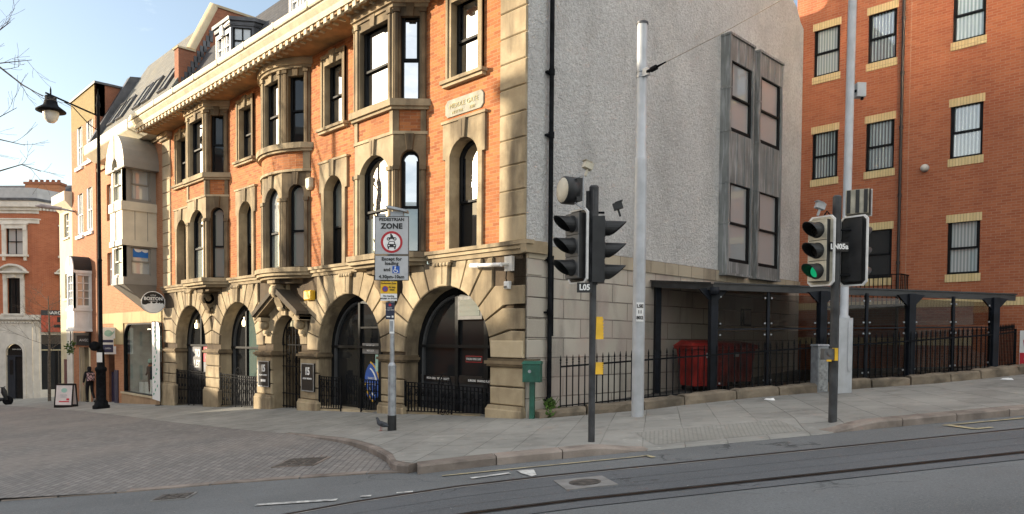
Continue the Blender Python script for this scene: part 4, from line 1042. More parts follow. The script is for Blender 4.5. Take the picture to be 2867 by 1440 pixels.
# eaves gutter, roof, skylights
b = MB(F0); extr(b, [(-.5, 9.72), (-.92, 10.02), (-.95, 10.08), (-.95, 10.44), (-.4, 10.44), (0, 10.3), (0, 9.72)], -27.7, -20.52); b.build('eaves_gutter', paint('cream fascia', (.68, .64, .50), .6, .06, dirt=((.4, .36, .26), .3)), SH)
b = MB(F0); b.box(-28.9, -20.4, -.1, .0, 9.58, 9.74); b.build('eaves_moulding', SANDSTONE, SH)
RS = 1.75
b = MB(F0); extr(b, [(-.55, 10.3), (2.3, 10.3+2.85*RS), (10, 15.5), (10, 10.3)], -28.9, -19.95); b.build('mansard_roof', SLATE, SH)
b = MB(F0); extr(b, [(-.45, 10.5), (-.45, 10.9), (1.4, 14.5), (2.0, 14.6), (9, 14.6), (9, 10.5)], -29.2, -28.75); b.build('party_wall', LEADDARK, SH)
n_ = Vector((0, -RS, 1)).normalized()
for xc in (-27.9, -26.6, -24.3, -23.1, -21.2):
    T = Matrix.Translation((xc, .25, 10.3+.80*RS)) @ Matrix(((1, 0, 0, 0), (0, 1/math.hypot(1, RS), -RS/math.hypot(1, RS), 0), (0, RS/math.hypot(1, RS), 1/math.hypot(1, RS), 0), (0, 0, 0, 1)))
    b = MB(T); b.ring([(-.42, 0), (-.42, 1.35), (.42, 1.35), (.42, 0)], [(-.34, .08), (-.34, 1.27), (.34, 1.27), (.34, .08)], 0, .1, closed=True)
    # lay the ring flat on the slope: swap axes
    b.v = [tuple(T @ Vector((p[0], p[2], .10-p[1]))) for p in [tuple(T.inverted() @ Vector(v)) for v in b.v]]
    s = b.build('skylight', LEADDARK, SH)
    b = MB(T); b.box(-.36, .36, .06, 1.29, .02, .05); b.build('pane', PANEBLIND, s)
# oriel
ox0, ox1, oy = -22.62, -21.2, -1.25
b = MB(F0)
def obox(z0, z1, d, m): b.box(ox0-d, ox1+d, oy-d, 0, z0, z1, m)
obox(5.35, 6.75, .05, 1); obox(6.70, 7.05, .10, 1); obox(5.30, 5.52, .09, 1); obox(3.75, 4.05, .02, 0)
RM = frame((ox1, 0, 0), 90); FM = frame((0, oy, 0), 0)
for z0, z1 in ((4.05, 5.32), (7.05, 8.5)):
    b.ring([(oy, z0), (oy, z1), (0, z1), (0, z0)], [(oy+.28, z0+.1), (oy+.28, z1-.08), (-.22, z1-.08), (-.22, z0+.1)], 0, .12, 0, RM, closed=True)
    b.ring([(ox0, z0), (ox0, z1), (ox1, z1), (ox1, z0)], [(ox0+.2, z0+.1), (ox0+.2, z1-.1), (ox1-.2, z1-.1), (ox1-.2, z0+.1)], 0, .12, 1, FM, closed=True)
    b.box(ox0, ox0+.1, oy+.01, 0, z0, z1, 0)
for y in (oy+.42, -.35): b.box(ox1+.05, ox1+.058, y-.012, y+.012, 5.4, 7.0, 0)
for x in (ox0+.45, ox0+.95): b.box(x-.012, x+.012, oy-.058, oy-.05, 5.4, 7.0, 1)
# tapering foot
A = [(ox0, oy, 3.75), (ox1, oy, 3.75), (ox1, 0, 3.75), (ox0, 0, 3.75)]; B = [(-22.5, -.04, 2.74), (-21.6, -.04, 2.74), (-21.6, 0, 2.74), (-22.5, 0, 2.74)]
b.add(A+B, [(0, 1, 5, 4), (1, 2, 6, 5), (3, 0, 4, 7)], 0)
orl = b.build('oriel', [CLADSHADE, CLADLIT], SH)
for z0, z1 in ((4.15, 5.22), (7.15, 8.42)):
    window(orl, RM, oy+.28, -.22, z0, z1, z1, .05, fw=.05, mid=.5, frame_m=CLADSHADE, pane_m=PANEBLIND, name='oriel_window')
    window(orl, FM, ox0+.2, ox1-.2, z0, z1, z1, .05, fw=.05, mid=.5, frame_m=CLADLIT, pane_m=PANEGREY, name='oriel_window')
b = MB(RM); b.box(oy+.34, -.28, .095, .1, 4.86, 5.2); po = b.build('window_poster', POSTERBLUE, orl)
b = MB(RM); ellipse(b, oy+.58, 5.2, .15, .13, .09, .096, 0, PI, 2*PI); ellipse(b, oy+.85, 5.2, .15, .13, .09, .096, 0, PI, 2*PI); b.build('poster_print', PRINTWHITE, po)
# barrel hood with a sunburst front
b = MB(F0); c, hw, zs, zt = -21.98, 1.16, 8.40, 9.78; fr = oy-.08
arc = arcpts(c-hw, c+hw, zs, zt, 18); inner = arcpts(c-.36, c+.36, zs, zs+.42, 18)
P = [(c-hw, zs-.02)]+arc+[(c+hw, zs-.02)]; I = [(c-.36, zs-.02)]+inner+[(c+.36, zs-.02)]
b.ring(P, I, fr, fr+.2, 0, outer=False)
for k in range(1, 18):
    if k % 2: 
        p, q = inner[k], arc[k]; d = Vector((q[0]-p[0], q[1]-p[1])).normalized(); n = Vector((-d.y, d.x))*.012
        b.prism([(p[0]-n.x, p[1]-n.y), (q[0]-n.x, q[1]-n.y), (q[0]+n.x, q[1]+n.y), (p[0]+n.x, p[1]+n.y)], fr-.006, fr, 2)
vs = []
for x, z in arc: vs += [(x, fr, z), (x, 0, z)]
b.add(vs, [(2*k, 2*k+2, 2*k+3, 2*k+1) for k in range(len(arc)-1)], 1)
for t in (.36, .72): 
    y = fr*(1-t)
    for (p, q) in zip(arc, arc[1:]): b.add([(p[0], y-.012, p[1]+.012), (q[0], y-.012, q[1]+.012), (q[0], y+.012, q[1]+.012), (p[0], y+.012, p[1]+.012)], [(0, 1, 2, 3)], 1)
b.box(c-hw, c+hw, fr+.02, 0, zs-.05, zs, 1)
b.build('barrel_hood', [CLADLIT, CLADSHADE, LEADDARK], orl)
window(SH, F0, -27.72, -27.1, 7.1, 8.45, 8.8, .12, fw=.06, mid=.45, frame_m=WHITE, pane_m=PANEGREY); window(SH, F0, -27.72, -27.05, 4.06, 5.6, 5.6, .12, fw=.06, mid=.5, frame_m=WHITE, pane_m=PANEGREY)
b = MB(F0); b.box(-28.4, -26.7, 1.0, 1.05, -2, .9, 0); b.box(-28.35, -27.95, .3, .34, -1.8, -.05, 1); b.box(-28.4, -28.3, .2, 1, -2, .9, 0); b.box(-26.75, -26.6, .2, 1, -2, .9, 0); b.build('recessed_doorway', [BROWN, NAVY], SH)
b = MB(F0); b.box(-26.72, -26.2, -.04, -.005, -1.6, .1); b.build('navy_panel', NAVY, SH)
# ------------------------------------------------------------------ brick house beyond it
BH = thing('brick_house', 'tall old orange brick house with white sash windows and a mossy parapet', 'building', (-31.5, 0, -1.7))
b = MB(F0)
WI = [(-32.62, -31.62, 10.35, 12.4), (-30.95, -29.85, 10.42, 12.5), (-32.62, -31.62, 6.85, 9.0), (-31.0, -30.0, 6.9, 9.1)]
b.wall(-33.65, -29.25, -2.2, 12.4, WI+[(-32.6, -30.6, -2.3, 1.1)], .0, 0, .15, 1)
b.box(-29.25, -29.24, 0, 8, -2, 12.4, 2)  # side wall's shade is put into this darker brick
b.build('brick_wall', [OLDBRICK, WHITE, DARKBRICK], BH)
b = MB(F0); b.wall(-33.65, -29.25, 12.4, 13.95, [], 0, 0); b.box(-33.65, -29.25, .004, .4, 12.4, 13.95, 1); b.box(-29.5, -29.25, .0, 7, 12.4, 13.95, 1); b.build('parapet', [brick('moss stained brick', (.27, .20, .085), (.22, .165, .07), (.2, .17, .09), ms=.006, sa=.8, stain=(.20, .17, .05), sfreq=.4), DARKBRICK], BH)
b = MB(F0); b.box(-33.72, -29.2, -.07, .45, 13.95, 14.05); b.box(-29.55, -29.18, .45, 7, 13.95, 14.05); b.build('coping', LEADDARK, BH)
b = MB(F0); b.box(-29.4, -29.22, -.05, .1, -2, 12.4); b.build('brick_pier', OLDBRICK, BH)
for (a, c, z0, z1) in WI:
    b = MB(F0); b.box(a-.12, c+.12, -.10, .12, z0-.16, z0); b.build('sill', WHITE, BH)
    window(BH, F0, a, c, z0, z1, z1, .03, fw=.14, mid=.5, frame_m=WHITE, pane_m=PANEBLIND, bars=((a+c)/2,))
# white oriel
wx0, wx1, wy = -31.45, -30.25, -.80
b = MB(F0); RW = frame((wx1, 0, 0), 90); FW = frame((0, wy, 0), 0)
b.box(wx0, wx1, wy, 0, 1.95, 3.05); b.box(wx0-.06, wx1+.06, wy-.06, 0, 2.92, 3.04); b.box(wx0-.06, wx1+.06, wy-.06, 0, 1.9, 2.0); b.box(wx0-.05, wx1+.05, wy-.05, 0, 4.78, 4.92)
b.ring([(wy+.12, 2.12), (wy+.12, 2.82), (-.12, 2.82), (-.12, 2.12)], [(wy+.16, 2.16), (wy+.16, 2.78), (-.16, 2.78), (-.16, 2.16)], -.02, 0, 0, RW, closed=True)
b.ring([(wy, 3.04), (wy, 4.8), (0, 4.8), (0, 3.04)], [(wy+.16, 3.16), (wy+.16, 4.66), (-.08, 4.66), (-.08, 3.16)], 0, .1, 0, RW, closed=True)
b.ring([(wx0, 3.04), (wx0, 4.8), (wx1, 4.8), (wx1, 3.04)], [(wx0+.12, 3.16), (wx0+.12, 4.66), (wx1-.12, 4.66), (wx1-.12, 3.16)], 0, .1, 0, FW, closed=True)
wo = b.build('white_oriel', WHITE, BH)
window(wo, RW, wy+.16, -.08, 3.16, 4.66, 4.66, .04, fw=.035, mid=0, frame_m=WHITE, pane_m=PANEGREY, bars=((wy+.08)/2,), cross=(3.55, 3.92, 4.3), name='oriel_window')
window(wo, FW, wx0+.12, wx1-.12, 3.16, 4.66, 4.66, .04, fw=.04, mid=0, frame_m=WHITE, pane_m=PANEBLIND, bars=(wx0+.5, wx0+.85), cross=(3.55, 3.92, 4.3), name='oriel_window')
b = MB(F0); c = (wx0+wx1)/2; arc = arcpts(wx0-.06, wx1+.06, 4.92, 5.62, 14)
b.prism(arc[::-1][::-1] if False else arc[::-1], wy-.05, wy+.03, 0); vs = []
for x, z in arc: vs += [(x, wy+.0, z+.03), (x, 0, z+.03)]
b.add(vs, [(2*k, 2*k+2, 2*k+3, 2*k+1) for k in range(len(arc)-1)], 1)
b.prism([(c-.09, 5.1), (c+.09, 5.1), (c+.12, 5.62), (c-.12, 5.62)], wy-.09, wy, 0); b.build('curved_hood', [WHITE, paint('black hood felt', (.02, .018, .018), .7, .2)], wo)
# shopfront under it
b = MB(F0); b.box(-33.2, -30.45, -.10, 0, 1.2, 1.85, 0); b.box(-32.6, -30.6, .3, .34, -2.2, 1.1, 1); b.box(-30.95, -30.6, .02, .25, -2, 1.1, 2); b.box(-32.6, -31.75, .02, .25, -2, 1.1, 3); b.build('shopfront', [BLACKSIGN, BLACKSIGN, CREAMWALL, stone('stone doorway', (.45, .37, .24), (.3, .24, .15), (.05, .045, .04), .8)], BH)
b = MB(F0); b.box(-31.7, -31.0, .24, .29, -1.75, 1.0); b.build('glass_door', PANEBLIND, BH)
# ------------------------------------------------------------------ cream building
CR = thing('cream_building', 'narrow cream stucco building with a deep projecting eaves cornice', 'building', (-35, 0, -1.9))
b = MB(F0); b.wall(-36.2, -33.66, -2.4, 9.0, [(-35.25, -34.3, 7.0, 8.3), (-35.2, -34.3, 3.7, 5.2)], .0, 0, .2); b.box(-36.2, -36.19, 0.01, 8, -2.4, 9); b.build('stucco_wall', CREAMWALL, CR)
b = MB(F0); b.box(-36.3, -33.66, -.36, .1, 8.85, 9.32); b.add([(-36.3, -.36, 8.85), (-33.66, -.36, 8.85), (-33.66, 0, 8.45), (-36.2, 0, 8.45)], [(0, 1, 2, 3)]); b.add([(-33.655, -.36, 8.85), (-33.655, 0, 8.85), (-33.655, 0, 8.45)], [(0, 1, 2)]); b.build('eaves_cornice', paint('pale cream cornice', (.60, .56, .44), .7, .06), CR)
for z0, z1 in ((7.0, 8.3), (3.7, 5.2)):
    window(CR, F0, -35.25, -34.3, z0, z1, z1, .1, fw=.1, mid=.5, frame_m=WHITE, pane_m=PANEBLIND, cross=(z0+.35, z1-.35)); b = MB(F0); b.box(-35.4, -34.2, -.08, .1, z0-.1, z0); b.build('sill', OFFWHITE, CR)
b = MB(F0); b.box(-35.4, -34.9, -.05, .1, -1.9, .4, 0); b.box(-34.8, -33.7, -.05, .1, -2.4, 2.6, 1); b.build('shopfront', [paint('maroon panel', (.10, .02, .025), .5), OFFWHITE], CR)
# ------------------------------------------------------------------ far corner building facing the street
UF = Vector((.71, .704)); DF = Vector((-.704, .71)); PO = Vector((-47.85, -.88))
def fp(u, d): p = PO+UF*u+DF*d; return (p.x, p.y)
FB = thing('far_building', 'red brick building with white stucco ground floor and curved cornice closing the street', 'building', (-47, 0, -2.3))
plan = [fp(-7, .6), fp(-2.4, .12), fp(0, 0), fp(2.25, .0), fp(2.6, .12), fp(6.5, 2.5)]
b = MB()
fr = [facet_frame(plan[i], plan[i+1]) for i in range(len(plan)-1)]
M2, L2 = fr[2]
WB = [(.58, 1.72, 7.05, 8.75), (.62, 1.5, 3.15, 5.5)]
M5, L5 = fr[4]
for i, (M, L) in enumerate(fr):
    hs = WB if i == 2 else ([(1.45, 2.4, 7.05, 8.75), (1.45, 2.3, 3.15, 5.5)] if i == 4 else [])
    b.wall(0, L, 2.9, 10, hs, 0, 0, .15, M=M)
    gh = [(.5, 1.62, -2.6, 1.15)] if i == 2 else ([(.1, 2.2, -1.9, 1.75)] if i == 4 else [])
    b.wall(0, L, -3, 2.9, gh, -.06, 1, .25, M=M)
b.build('curved_wall', [REDBRICK, OFFWHITE], FB)
b = MB()
for d, z0, z1, m in ((.14, 2.95, 3.08, 0), (.22, 2.75, 2.95, 0), (.08, 2.35, 2.5, 0), (.06, 9.1, 9.35, 0), (.12, 9.35, 9.42, 0), (.05, 9.75, 9.95, 0), (.15, 9.95, 10.15, 0), (.28, 10.15, 10.55, 0), (.34, 10.55, 10.72, 1), (.2, 10.72, 11.4, 2)):
    q = off_poly(plan, d)[1:-1]; b.slab(q+[fp(6.4, 8), fp(-7, 8)], z0, z1, m)
x = 0
for M, L in fr[1:]:
    k = .1
    while k < L: b.box(k, k+.09, -.13, 0, 9.98, 10.12, 0, M); b.box(k, k+.12, -.16, 0, 2.52, 2.62, 0, M); k += .2
b.build('cornice', [OFFWHITE, LEADDARK, paint('grey parapet', (.40, .41, .42), .7, .08)], FB)
def farwin(M, wins, big):
    for j, (a, c, z0, z1) in enumerate(wins):
        b = MB(M); w_ = .26
        b.ring([(a-w_, z0), (a-w_, z1+w_), (c+w_, z1+w_), (c+w_, z0)], [(a, z0), (a, z1), (c, z1), (c, z0)], -.1, 0)
        b.box(a-w_-.08, c+w_+.08, -.2, 0, z0-.14, z0); b.box(a-w_-.06, c+w_+.06, -.16, 0, z1+w_, z1+w_+.09)
        for u in (a-w_+.05, c+.06): b.box(u, u+.15, -.14, 0, z0-.4, z0-.14); b.box(u-.04, u+.2, -.14, 0, z1-.12, z1+w_)
        if j: 
            O = arcpts(a-.5, c+.5, z1+.42, z1+.92, 10); I = arcpts(a-.42, c+.42, z1+.42, z1+.80, 10); b.ring(O, I, -.35, 0); b.prism([(a-.5, z1+.36)]+[(c+.5, z1+.36)]+O[::-1], -.12, 0); b.box(a-.55, c+.55, -.34, 0, z1+.32, z1+.43); ellipse(b, (a+c)/2, z1+.15, .16, .12, -.16, 0)
        b.build('window_surround', OFFWHITE, FB)
        window(FB, M, a, c, z0, z1, z1, .08, fw=.05, mid=.5, pane_m=PANEBLIND if not j else PANEDARK, bars=((a+c)/2,))
farwin(M2, WB, True); farwin(M5, [(1.45, 2.4, 7.05, 8.75), (1.45, 2.3, 3.15, 5.5)], True)
b = MB(M2); O = outline(.30, 1.82, -2.5, .55, 1.42, 12); I = outline(.5, 1.62, -2.5, .58, 1.15, 12); b.ring(O, I, -.12, 0); b.build('door_surround', OFFWHITE, FB)
b = MB(M2); b.prism(outline(.5, 1.62, -2.5, .58, 1.15, 12)[::-1], .1, .15, 0); b.box(.52, 1.02, .02, .1, -2.5, .3, 1); b.box(.5, 1.62, .0, .1, .3, .38, 1); b.box(.66, .9, .0, .03, -.9, .1, 0); b.build('arched_door', [BLACKSIGN, paint('slate door', (.025, .03, .04), .4, .1)], FB)
text('lettering', 'PARK HOUSE', .10, M2 @ Matrix.Translation((1.1, .09, .78)), PRINTWHITE, FB)
b = MB(M5); b.box(.1, 2.2, .12, .16, -1.9, 1.75, 0); b.box(.1, 2.2, -.02, .12, 1.15, 1.7, 1); b.box(.1, 2.2, .0, .1, .72, .78, 2); b.box(1.05, 1.1, 0, .1, -1.9, .75, 1); b.build('shop_window', [PANEDARK, paint('dark fascia', (.06, .05, .04), .6), CREAMWALL], FB)
b = MB(); q = [fp(-5, 2.2), fp(2.0, 2.2), fp(6, 4.5), fp(8, 9), fp(-5, 9)]; q2 = [fp(-3, 4.5), fp(2.5, 4.3), fp(5, 6), fp(6, 8.5), fp(-3, 8.5)]
b.add([(x, y, 11.2) for x, y in q]+[(x, y, 12.5) for x, y in q2], [(i, (i+1) % 5, 5+(i+1) % 5, 5+i) for i in range(5)]+[(5, 6, 7, 8, 9)]); b.build('slate_roof', DARKSLATE, FB)
b = MB(frame((*fp(.5, 2.0), 0), 45)); b.box(0, 2.35, 0, .7, 11.2, 12.1, 0); b.box(-.08, 2.43, -.06, .76, 12.1, 12.25, 1)
for k in range(6): b.lathe([(.11, 0), (.13, .03), (.10, .16), (.12, .2)], 8, 1, o=(.2+k*.39, .3, 12.25))
b.build('chimney', [OLDBRICK, DARKBRICK], FB)
# ------------------------------------------------------------------ modern red brick block behind the yard
RB = thing('red_brick_block', 'modern red brick office block with yellow soldier courses and vertical blinds', 'building', (6, 12.84, .8))
FR = frame((0, 12.84, 0), 0)
cols = [(.37, 1.19), (2.03, 2.85), (4.33, 5.14), (6.65, 7.46), (8.95, 9.77)]; rows = [(3.58, 5.05), (6.86, 8.33), (10.14, 11.61), (13.42, 14.89)]
b = MB(FR); b.wall(-.2, 14, -.2, 16, [(a, c, z0, z1) for a, c in cols for z0, z1 in rows if not (a < 1 and z0 < 4)], 0, 0, .14); b.box(-.2, 14, .6, .7, -.2, 16); b.box(13.9, 14, 0, 14, -.2, 16)
b.build('brick_wall', REDBRICK, RB)
for ci, (a, c) in enumerate(cols):
    for ri, (z0, z1) in enumerate(rows):
        if a < 1 and z0 < 4: continue
        b = MB(FR); b.box(a-.035, c+.035, -.012, .04, z1, z1+.225); b.build('lintel', YELLOWBRICK, RB)
        b = MB(FR); b.box(a-.035, c+.035, -.02, .10, z0-.22, z0); b.build('sill', YELLOWBRICK, RB)
        window(RB, FR, a, c, z0, z1, z1, .06, fw=.065, mid=.5, pane_m=PANEDARK if (ci == 1 and ri == 0) else PANESTRIPES[(ci*2+ri*5+ci*ri) % 3], cross=())
b = MB(FR); b.box(-.1, 14, -.012, .04, 2.66, 2.885); b.build('string_band', YELLOWBRICK, RB)
b = MB(FR); b.box(-.1, 5.0, -.010, .04, 1.55, 1.775); b.build('string_band', YELLOWBRICK, RB)
b = MB(FR); b.tube([(3.06, -.08, .5), (3.06, -.08, 16)], .045, 10)
for z in (2, 4, 6, 8, 9.6, 11.2, 13): b.tube([(3.06, -.08, z-.05), (3.06, -.08, z+.05)], .06, 10)
b.build('downpipe', paint('dark brown downpipe', (.03, .02, .018), .45), RB)
b = MB(FR); b.box(3.24, 3.252, -.004, .01, 0, 16); b.build('movement_joint', paint('joint sealant', (.40, .24, .16), .8), RB)
# railed guard of a fire stair against the block
b = MB(FR)
for k in range(18): x = 1.2+k*.125; b.box(x-.01, x+.01, -.65, -.63, 2.75, 3.62)
for k in range(5): b.box(3.32, 3.34, -.64+k*.14, -.62+k*.14, 2.75, 3.62)
b.box(1.2, 3.35, -.655, -.625, 3.6, 3.63); b.box(3.31, 3.35, -.65, 0, 3.6, 3.63); b.box(1.2, 3.35, -.66, 0, 2.68, 2.75); b.build('stair_guard', IRON, RB)
t = thing('bulkhead_light', 'round white bulkhead light on the red brick wall', 'wall light', (3.71, 12.84, 6.71))
b = MB(FR @ Matrix.Translation((3.71, 0, 6.71)) @ Matrix.Rotation(PI/2, 4, 'X')); b.lathe([(.11, 0), (.115, .05), (.10, .07)], 20); b.build('base', GALV, t)
b = MB(FR @ Matrix.Translation((3.71, 0, 6.71)) @ Matrix.Rotation(PI/2, 4, 'X')); b.lathe([(.10, .06), (.10, .10), (.08, .14), (.04, .165), (.005, .17)], 20); b.build('diffuser', OFFWHITE, t)
t = thing('wall_notice', 'red and white notice board on the red wall at the right edge', 'notice', (6.4, 12.84, 1.5))
b = MB(FR); b.box(6.14, 6.75, -.03, -.002, 1.03, 1.97); b.build('board', PRINTWHITE, t)
b = MB(FR); b.box(6.15, 6.74, -.036, -.03, 1.04, 1.37); b.prism([(6.24, 1.55), (6.5, 1.5), (6.6, 1.7), (6.45, 1.9), (6.3, 1.86), (6.22, 1.7)], -.036, -.03); b.build('red_print', POSTERRED, t)
text('lettering', 'CARD', .13, FR @ Matrix.Translation((6.42, -.038, 1.2)), PRINTWHITE, t)
# ------------------------------------------------------------------ boundary: edging stones, railings, shelter, bins
t = thing('stone_edging', 'low mossy line of edging stones under the black railings', 'low wall', (3, 5, .4))
EP = resample([(.42, -.02), (.75, .85), (1.55, 1.6), (2.02, 2.85), (2.75, 4.5), (3.55, 5.65), (4.3, 6.85), (5.35, 7.95), (6.2, 9.55), (6.75, 10.9), (7.15, 12.3), (7.6, 13.6), (9.5, 17)], 100)
P = resample([(p.x, p.y) for p in EP], .15); i = 0
while i < len(P)-2:
    L = random.randint(6, 9); seg = P[i:i+L+1]; i += L
    if len(seg) < 3: break
    b = MB(); vs = []; h0 = (.13+.08*min(1, i/18))*random.uniform(.9, 1.1); n = len(seg); m = 6
    tot = sum((seg[k+1]-seg[k]).length for k in range(n-1))
    for k, p in enumerate(seg):
        a = P[max(0, P.index(p)-2)]; c = P[min(len(P)-1, P.index(p)+2)]; d = (c-a).normalized(); nn = Vector((-d.y, d.x))
        e = .018 if k in (0, n-1) else 0
        q = p+d*(e if k == 0 else (-e if k == n-1 else 0))
        for (o, z) in ((0, -.1), (-.0+e, h0*.35), (.008+e, h0*.8), (.05+e, h0-e*1.2), (.30, h0-e), (.36, h0*.6)):
            w = random.uniform(-.014, .014); vs.append((q.x+nn.x*(o+w), q.y+nn.y*(o+w), gz(q.x, q.y)+z+random.uniform(-.012, .012)*(z > 0)))
    fs = [(k*m+j, (k+1)*m+j, (k+1)*m+j+1, k*m+j+1) for k in range(n-1) for j in range(m-1)]+[tuple(range(m-1, -1, -1)), tuple(range((n-1)*m, n*m))]
    b.add(vs, fs); b.build('edging_stone', EDGESTONE, t)
# railings
RL = [(.42, .62), (1.28, 2.75), (2.2, 4.35), (3.62, 6.4), (4.95, 8.2), (6.12, 10.55), (6.14, 12.25)]
t = thing('spear_railing', 'black spear topped railing along the edge of the bin yard', 'railing', (3, 6, .5))
base = lambda x, y: gz(x, y)+.09
for a, c in zip(RL, RL[1:]):
    a = Vector(a); c = Vector(c); L = (c-a).length; d = (c-a)/L; ang = math.degrees(math.atan2(d.y, d.x)); za, zc = base(*a), base(*c)
    b = MB(); n = Vector((-d.y, d.x))*.012
    for o, w in ((.10, .012), (.92, .018)):
        b.add([(a.x-n.x, a.y-n.y, za+o-w), (c.x-n.x, c.y-n.y, zc+o-w), (c.x-n.x, c.y-n.y, zc+o+w), (a.x-n.x, a.y-n.y, za+o+w), (a.x+n.x, a.y+n.y, za+o-w), (c.x+n.x, c.y+n.y, zc+o-w), (c.x+n.x, c.y+n.y, zc+o+w), (a.x+n.x, a.y+n.y, za+o+w)], [(0, 1, 2, 3), (7, 6, 5, 4), (3, 2, 6, 7), (1, 0, 4, 5)])
    b.build('rail', IRON, t)
    k = max(1, int(L/.142))
    for j in range(k+1):
        if j == k and c != Vector(RL[-1]): continue
        p = a+d*(L*j/k); z = base(p.x, p.y); M = frame((p.x, p.y, z), ang); b = MB(M)
        post = j == 0 or (j == k)
        if post and c == Vector(RL[-1]) and j == k: b.box(-.028, .028, -.028, .028, -.15, 1.0); b.build('post', IRON, t); continue
        r = .010
        b.box(-r, r, -r, r, .02 if not post else -.1, 1.0)
        b.lathe([(.014, .985), (.026, 1.0), (.012, 1.02), (.022, 1.05), (.016, 1.09), (.002, 1.16)], 6, smooth=False); b.build('bar', IRON, t)
# shelter
t = thing('bin_shelter', 'dark flat roofed steel shelter with glazed front over the bin yard', 'shelter', (3, 7, .5))
fz = lambda x, y: 2.84-.012*(SD.x*(x-1.83)+SD.y*(y-4.28))+.10*max(0, -(ND.x*(x-1.83)+ND.y*(y-4.28)))
FPs = [(1.83, 4.28), (3.45, 6.38), (4.80, 8.2), (6.03, 10.45)]
roof = [(.06, 4.40), (1.90, 4.12), (6.36, 10.95), (5.0, 12.0), (.06, 12.0)]
b = MB(); b.slab(roof, fz, lambda x, y: fz(x, y)+.05); b.build('roof_sheet', paint('dark roof sheet', (.03, .031, .034), .5, .2), t)
b = MB()
for a, c in zip(roof[:3], roof[1:4]):
    M, L = facet_frame(a, c); z0, z1 = fz(*a), fz(*c)
    b.add([(0, -.02, z0-.06), (L, -.02, z1-.06), (L, -.02, z1+.085), (0, -.02, z0+.085), (0, .05, z0-.06), (L, .05, z1-.06), (L, .05, z1+.085), (0, .05, z0+.085)], [(0, 1, 2, 3), (3, 2, 6, 7), (1, 0, 4, 5), (7, 6, 5, 4), (0, 3, 7, 4), (1, 5, 6, 2)], 0, M)
    b.add([(0, -.06, z0+.085), (L, -.06, z1+.085), (L, -.06, z1+.115), (0, -.06, z0+.115), (0, .1, z0+.085), (L, .1, z1+.085), (L, .1, z1+.115), (0, .1, z0+.115)], [(0, 1, 2, 3), (3, 2, 6, 7), (1, 0, 4, 5)], 0, M)
b.build('fascia', paint('charcoal fascia', (.035, .036, .038), .35, .2, 4), t)
for i, (x, y) in enumerate(FPs+[(.14, 4.55)]):
    M = frame((x, y, 0), math.degrees(math.atan2(SD.y, SD.x))); b = MB(M); z0 = base(x, y)-.05; z1 = fz(x, y)-.0
    w = .085 if i < 4 else .07
    b.box(-w, w, -w, w, z0, z1); b.box(-w-.04, w+.04, -w-.04, w+.04, z0, z0+.06)
    for s in (-1, 1):
        if i < 4: b.add([(s*w, -.03, z1-.30), (s*w, .03, z1-.30), (s*(w+.28), .03, z1-.03), (s*(w+.28), -.03, z1-.03), (s*w, -.03, z1), (s*w, .03, z1)], [(0, 1, 2, 3), (0, 3, 4), (1, 5, 2)])
    if i == 0: b.lathe([(.02, 0), (.11, 0), (.11, .16), (.02, .16)], 14, 0, M @ Matrix.Translation((-.05, -.16, z1-.16)))
    b.build('post', SHELTERBLUE, t)
def glaze(a, c, z0a, z1a):
    M, L = facet_frame(a, c); b = MB(M); g = .12; mid = L/2
    f0 = lambda u: base(a[0]+(c[0]-a[0])*u/L, a[1]+(c[1]-a[1])*u/L)+.16
    f1 = lambda u: fz(a[0]+(c[0]-a[0])*u/L, a[1]+(c[1]-a[1])*u/L)-.12
    fm = lambda u: f0(u)*.36+f1(u)*.64-.05
    b.box(mid-.03, mid+.03, -.03, .03, f0(mid)-.1, f1(mid)+.1)
    for fn in (fm,):
        for v in (-.02,): b.add([(g, v, fn(g)-.018), (L-g, v, fn(L-g)-.018), (L-g, v, fn(L-g)+.018), (g, v, fn(g)+.018), (g, v+.04, fn(g)-.018), (L-g, v+.04, fn(L-g)-.018), (L-g, v+.04, fn(L-g)+.018), (g, v+.04, fn(g)+.018)], [(0, 1, 2, 3), (7, 6, 5, 4), (3, 2, 6, 7), (1, 0, 4, 5)])
    fr_ = b.build('glazing_frame', SHELTERBLUE, t)
    for u0, u1 in ((g, mid-.03), (mid+.03, L-g)):
        for lo, hi in ((f0, lambda u: fm(u)-.05), (lambda u: fm(u)+.05, f1)):
            b = MB(M); b.add([(u0, 0, lo(u0)), (u1, 0, lo(u1)), (u1, 0, hi(u1)), (u0, 0, hi(u0)), (u0, .008, lo(u0)), (u1, .008, lo(u1)), (u1, .008, hi(u1)), (u0, .008, hi(u0))], [(0, 1, 2, 3), (7, 6, 5, 4), (0, 3, 7, 4), (1, 5, 6, 2), (3, 2, 6, 7), (0, 4, 5, 1)]); b.build('glass_panel', SHELTERGLASS, fr_)
            b = MB(M)
            for u in (u0+.05, u1-.05):
                for z in (lo(u)+.08, hi(u)-.08): b.box(u-.018, u+.018, -.02, .0, z-.018, z+.018)
            b.build('clip', GALV, fr_)
for a, c in zip(FPs, FPs[1:]): glaze(a, c, 0, 0)
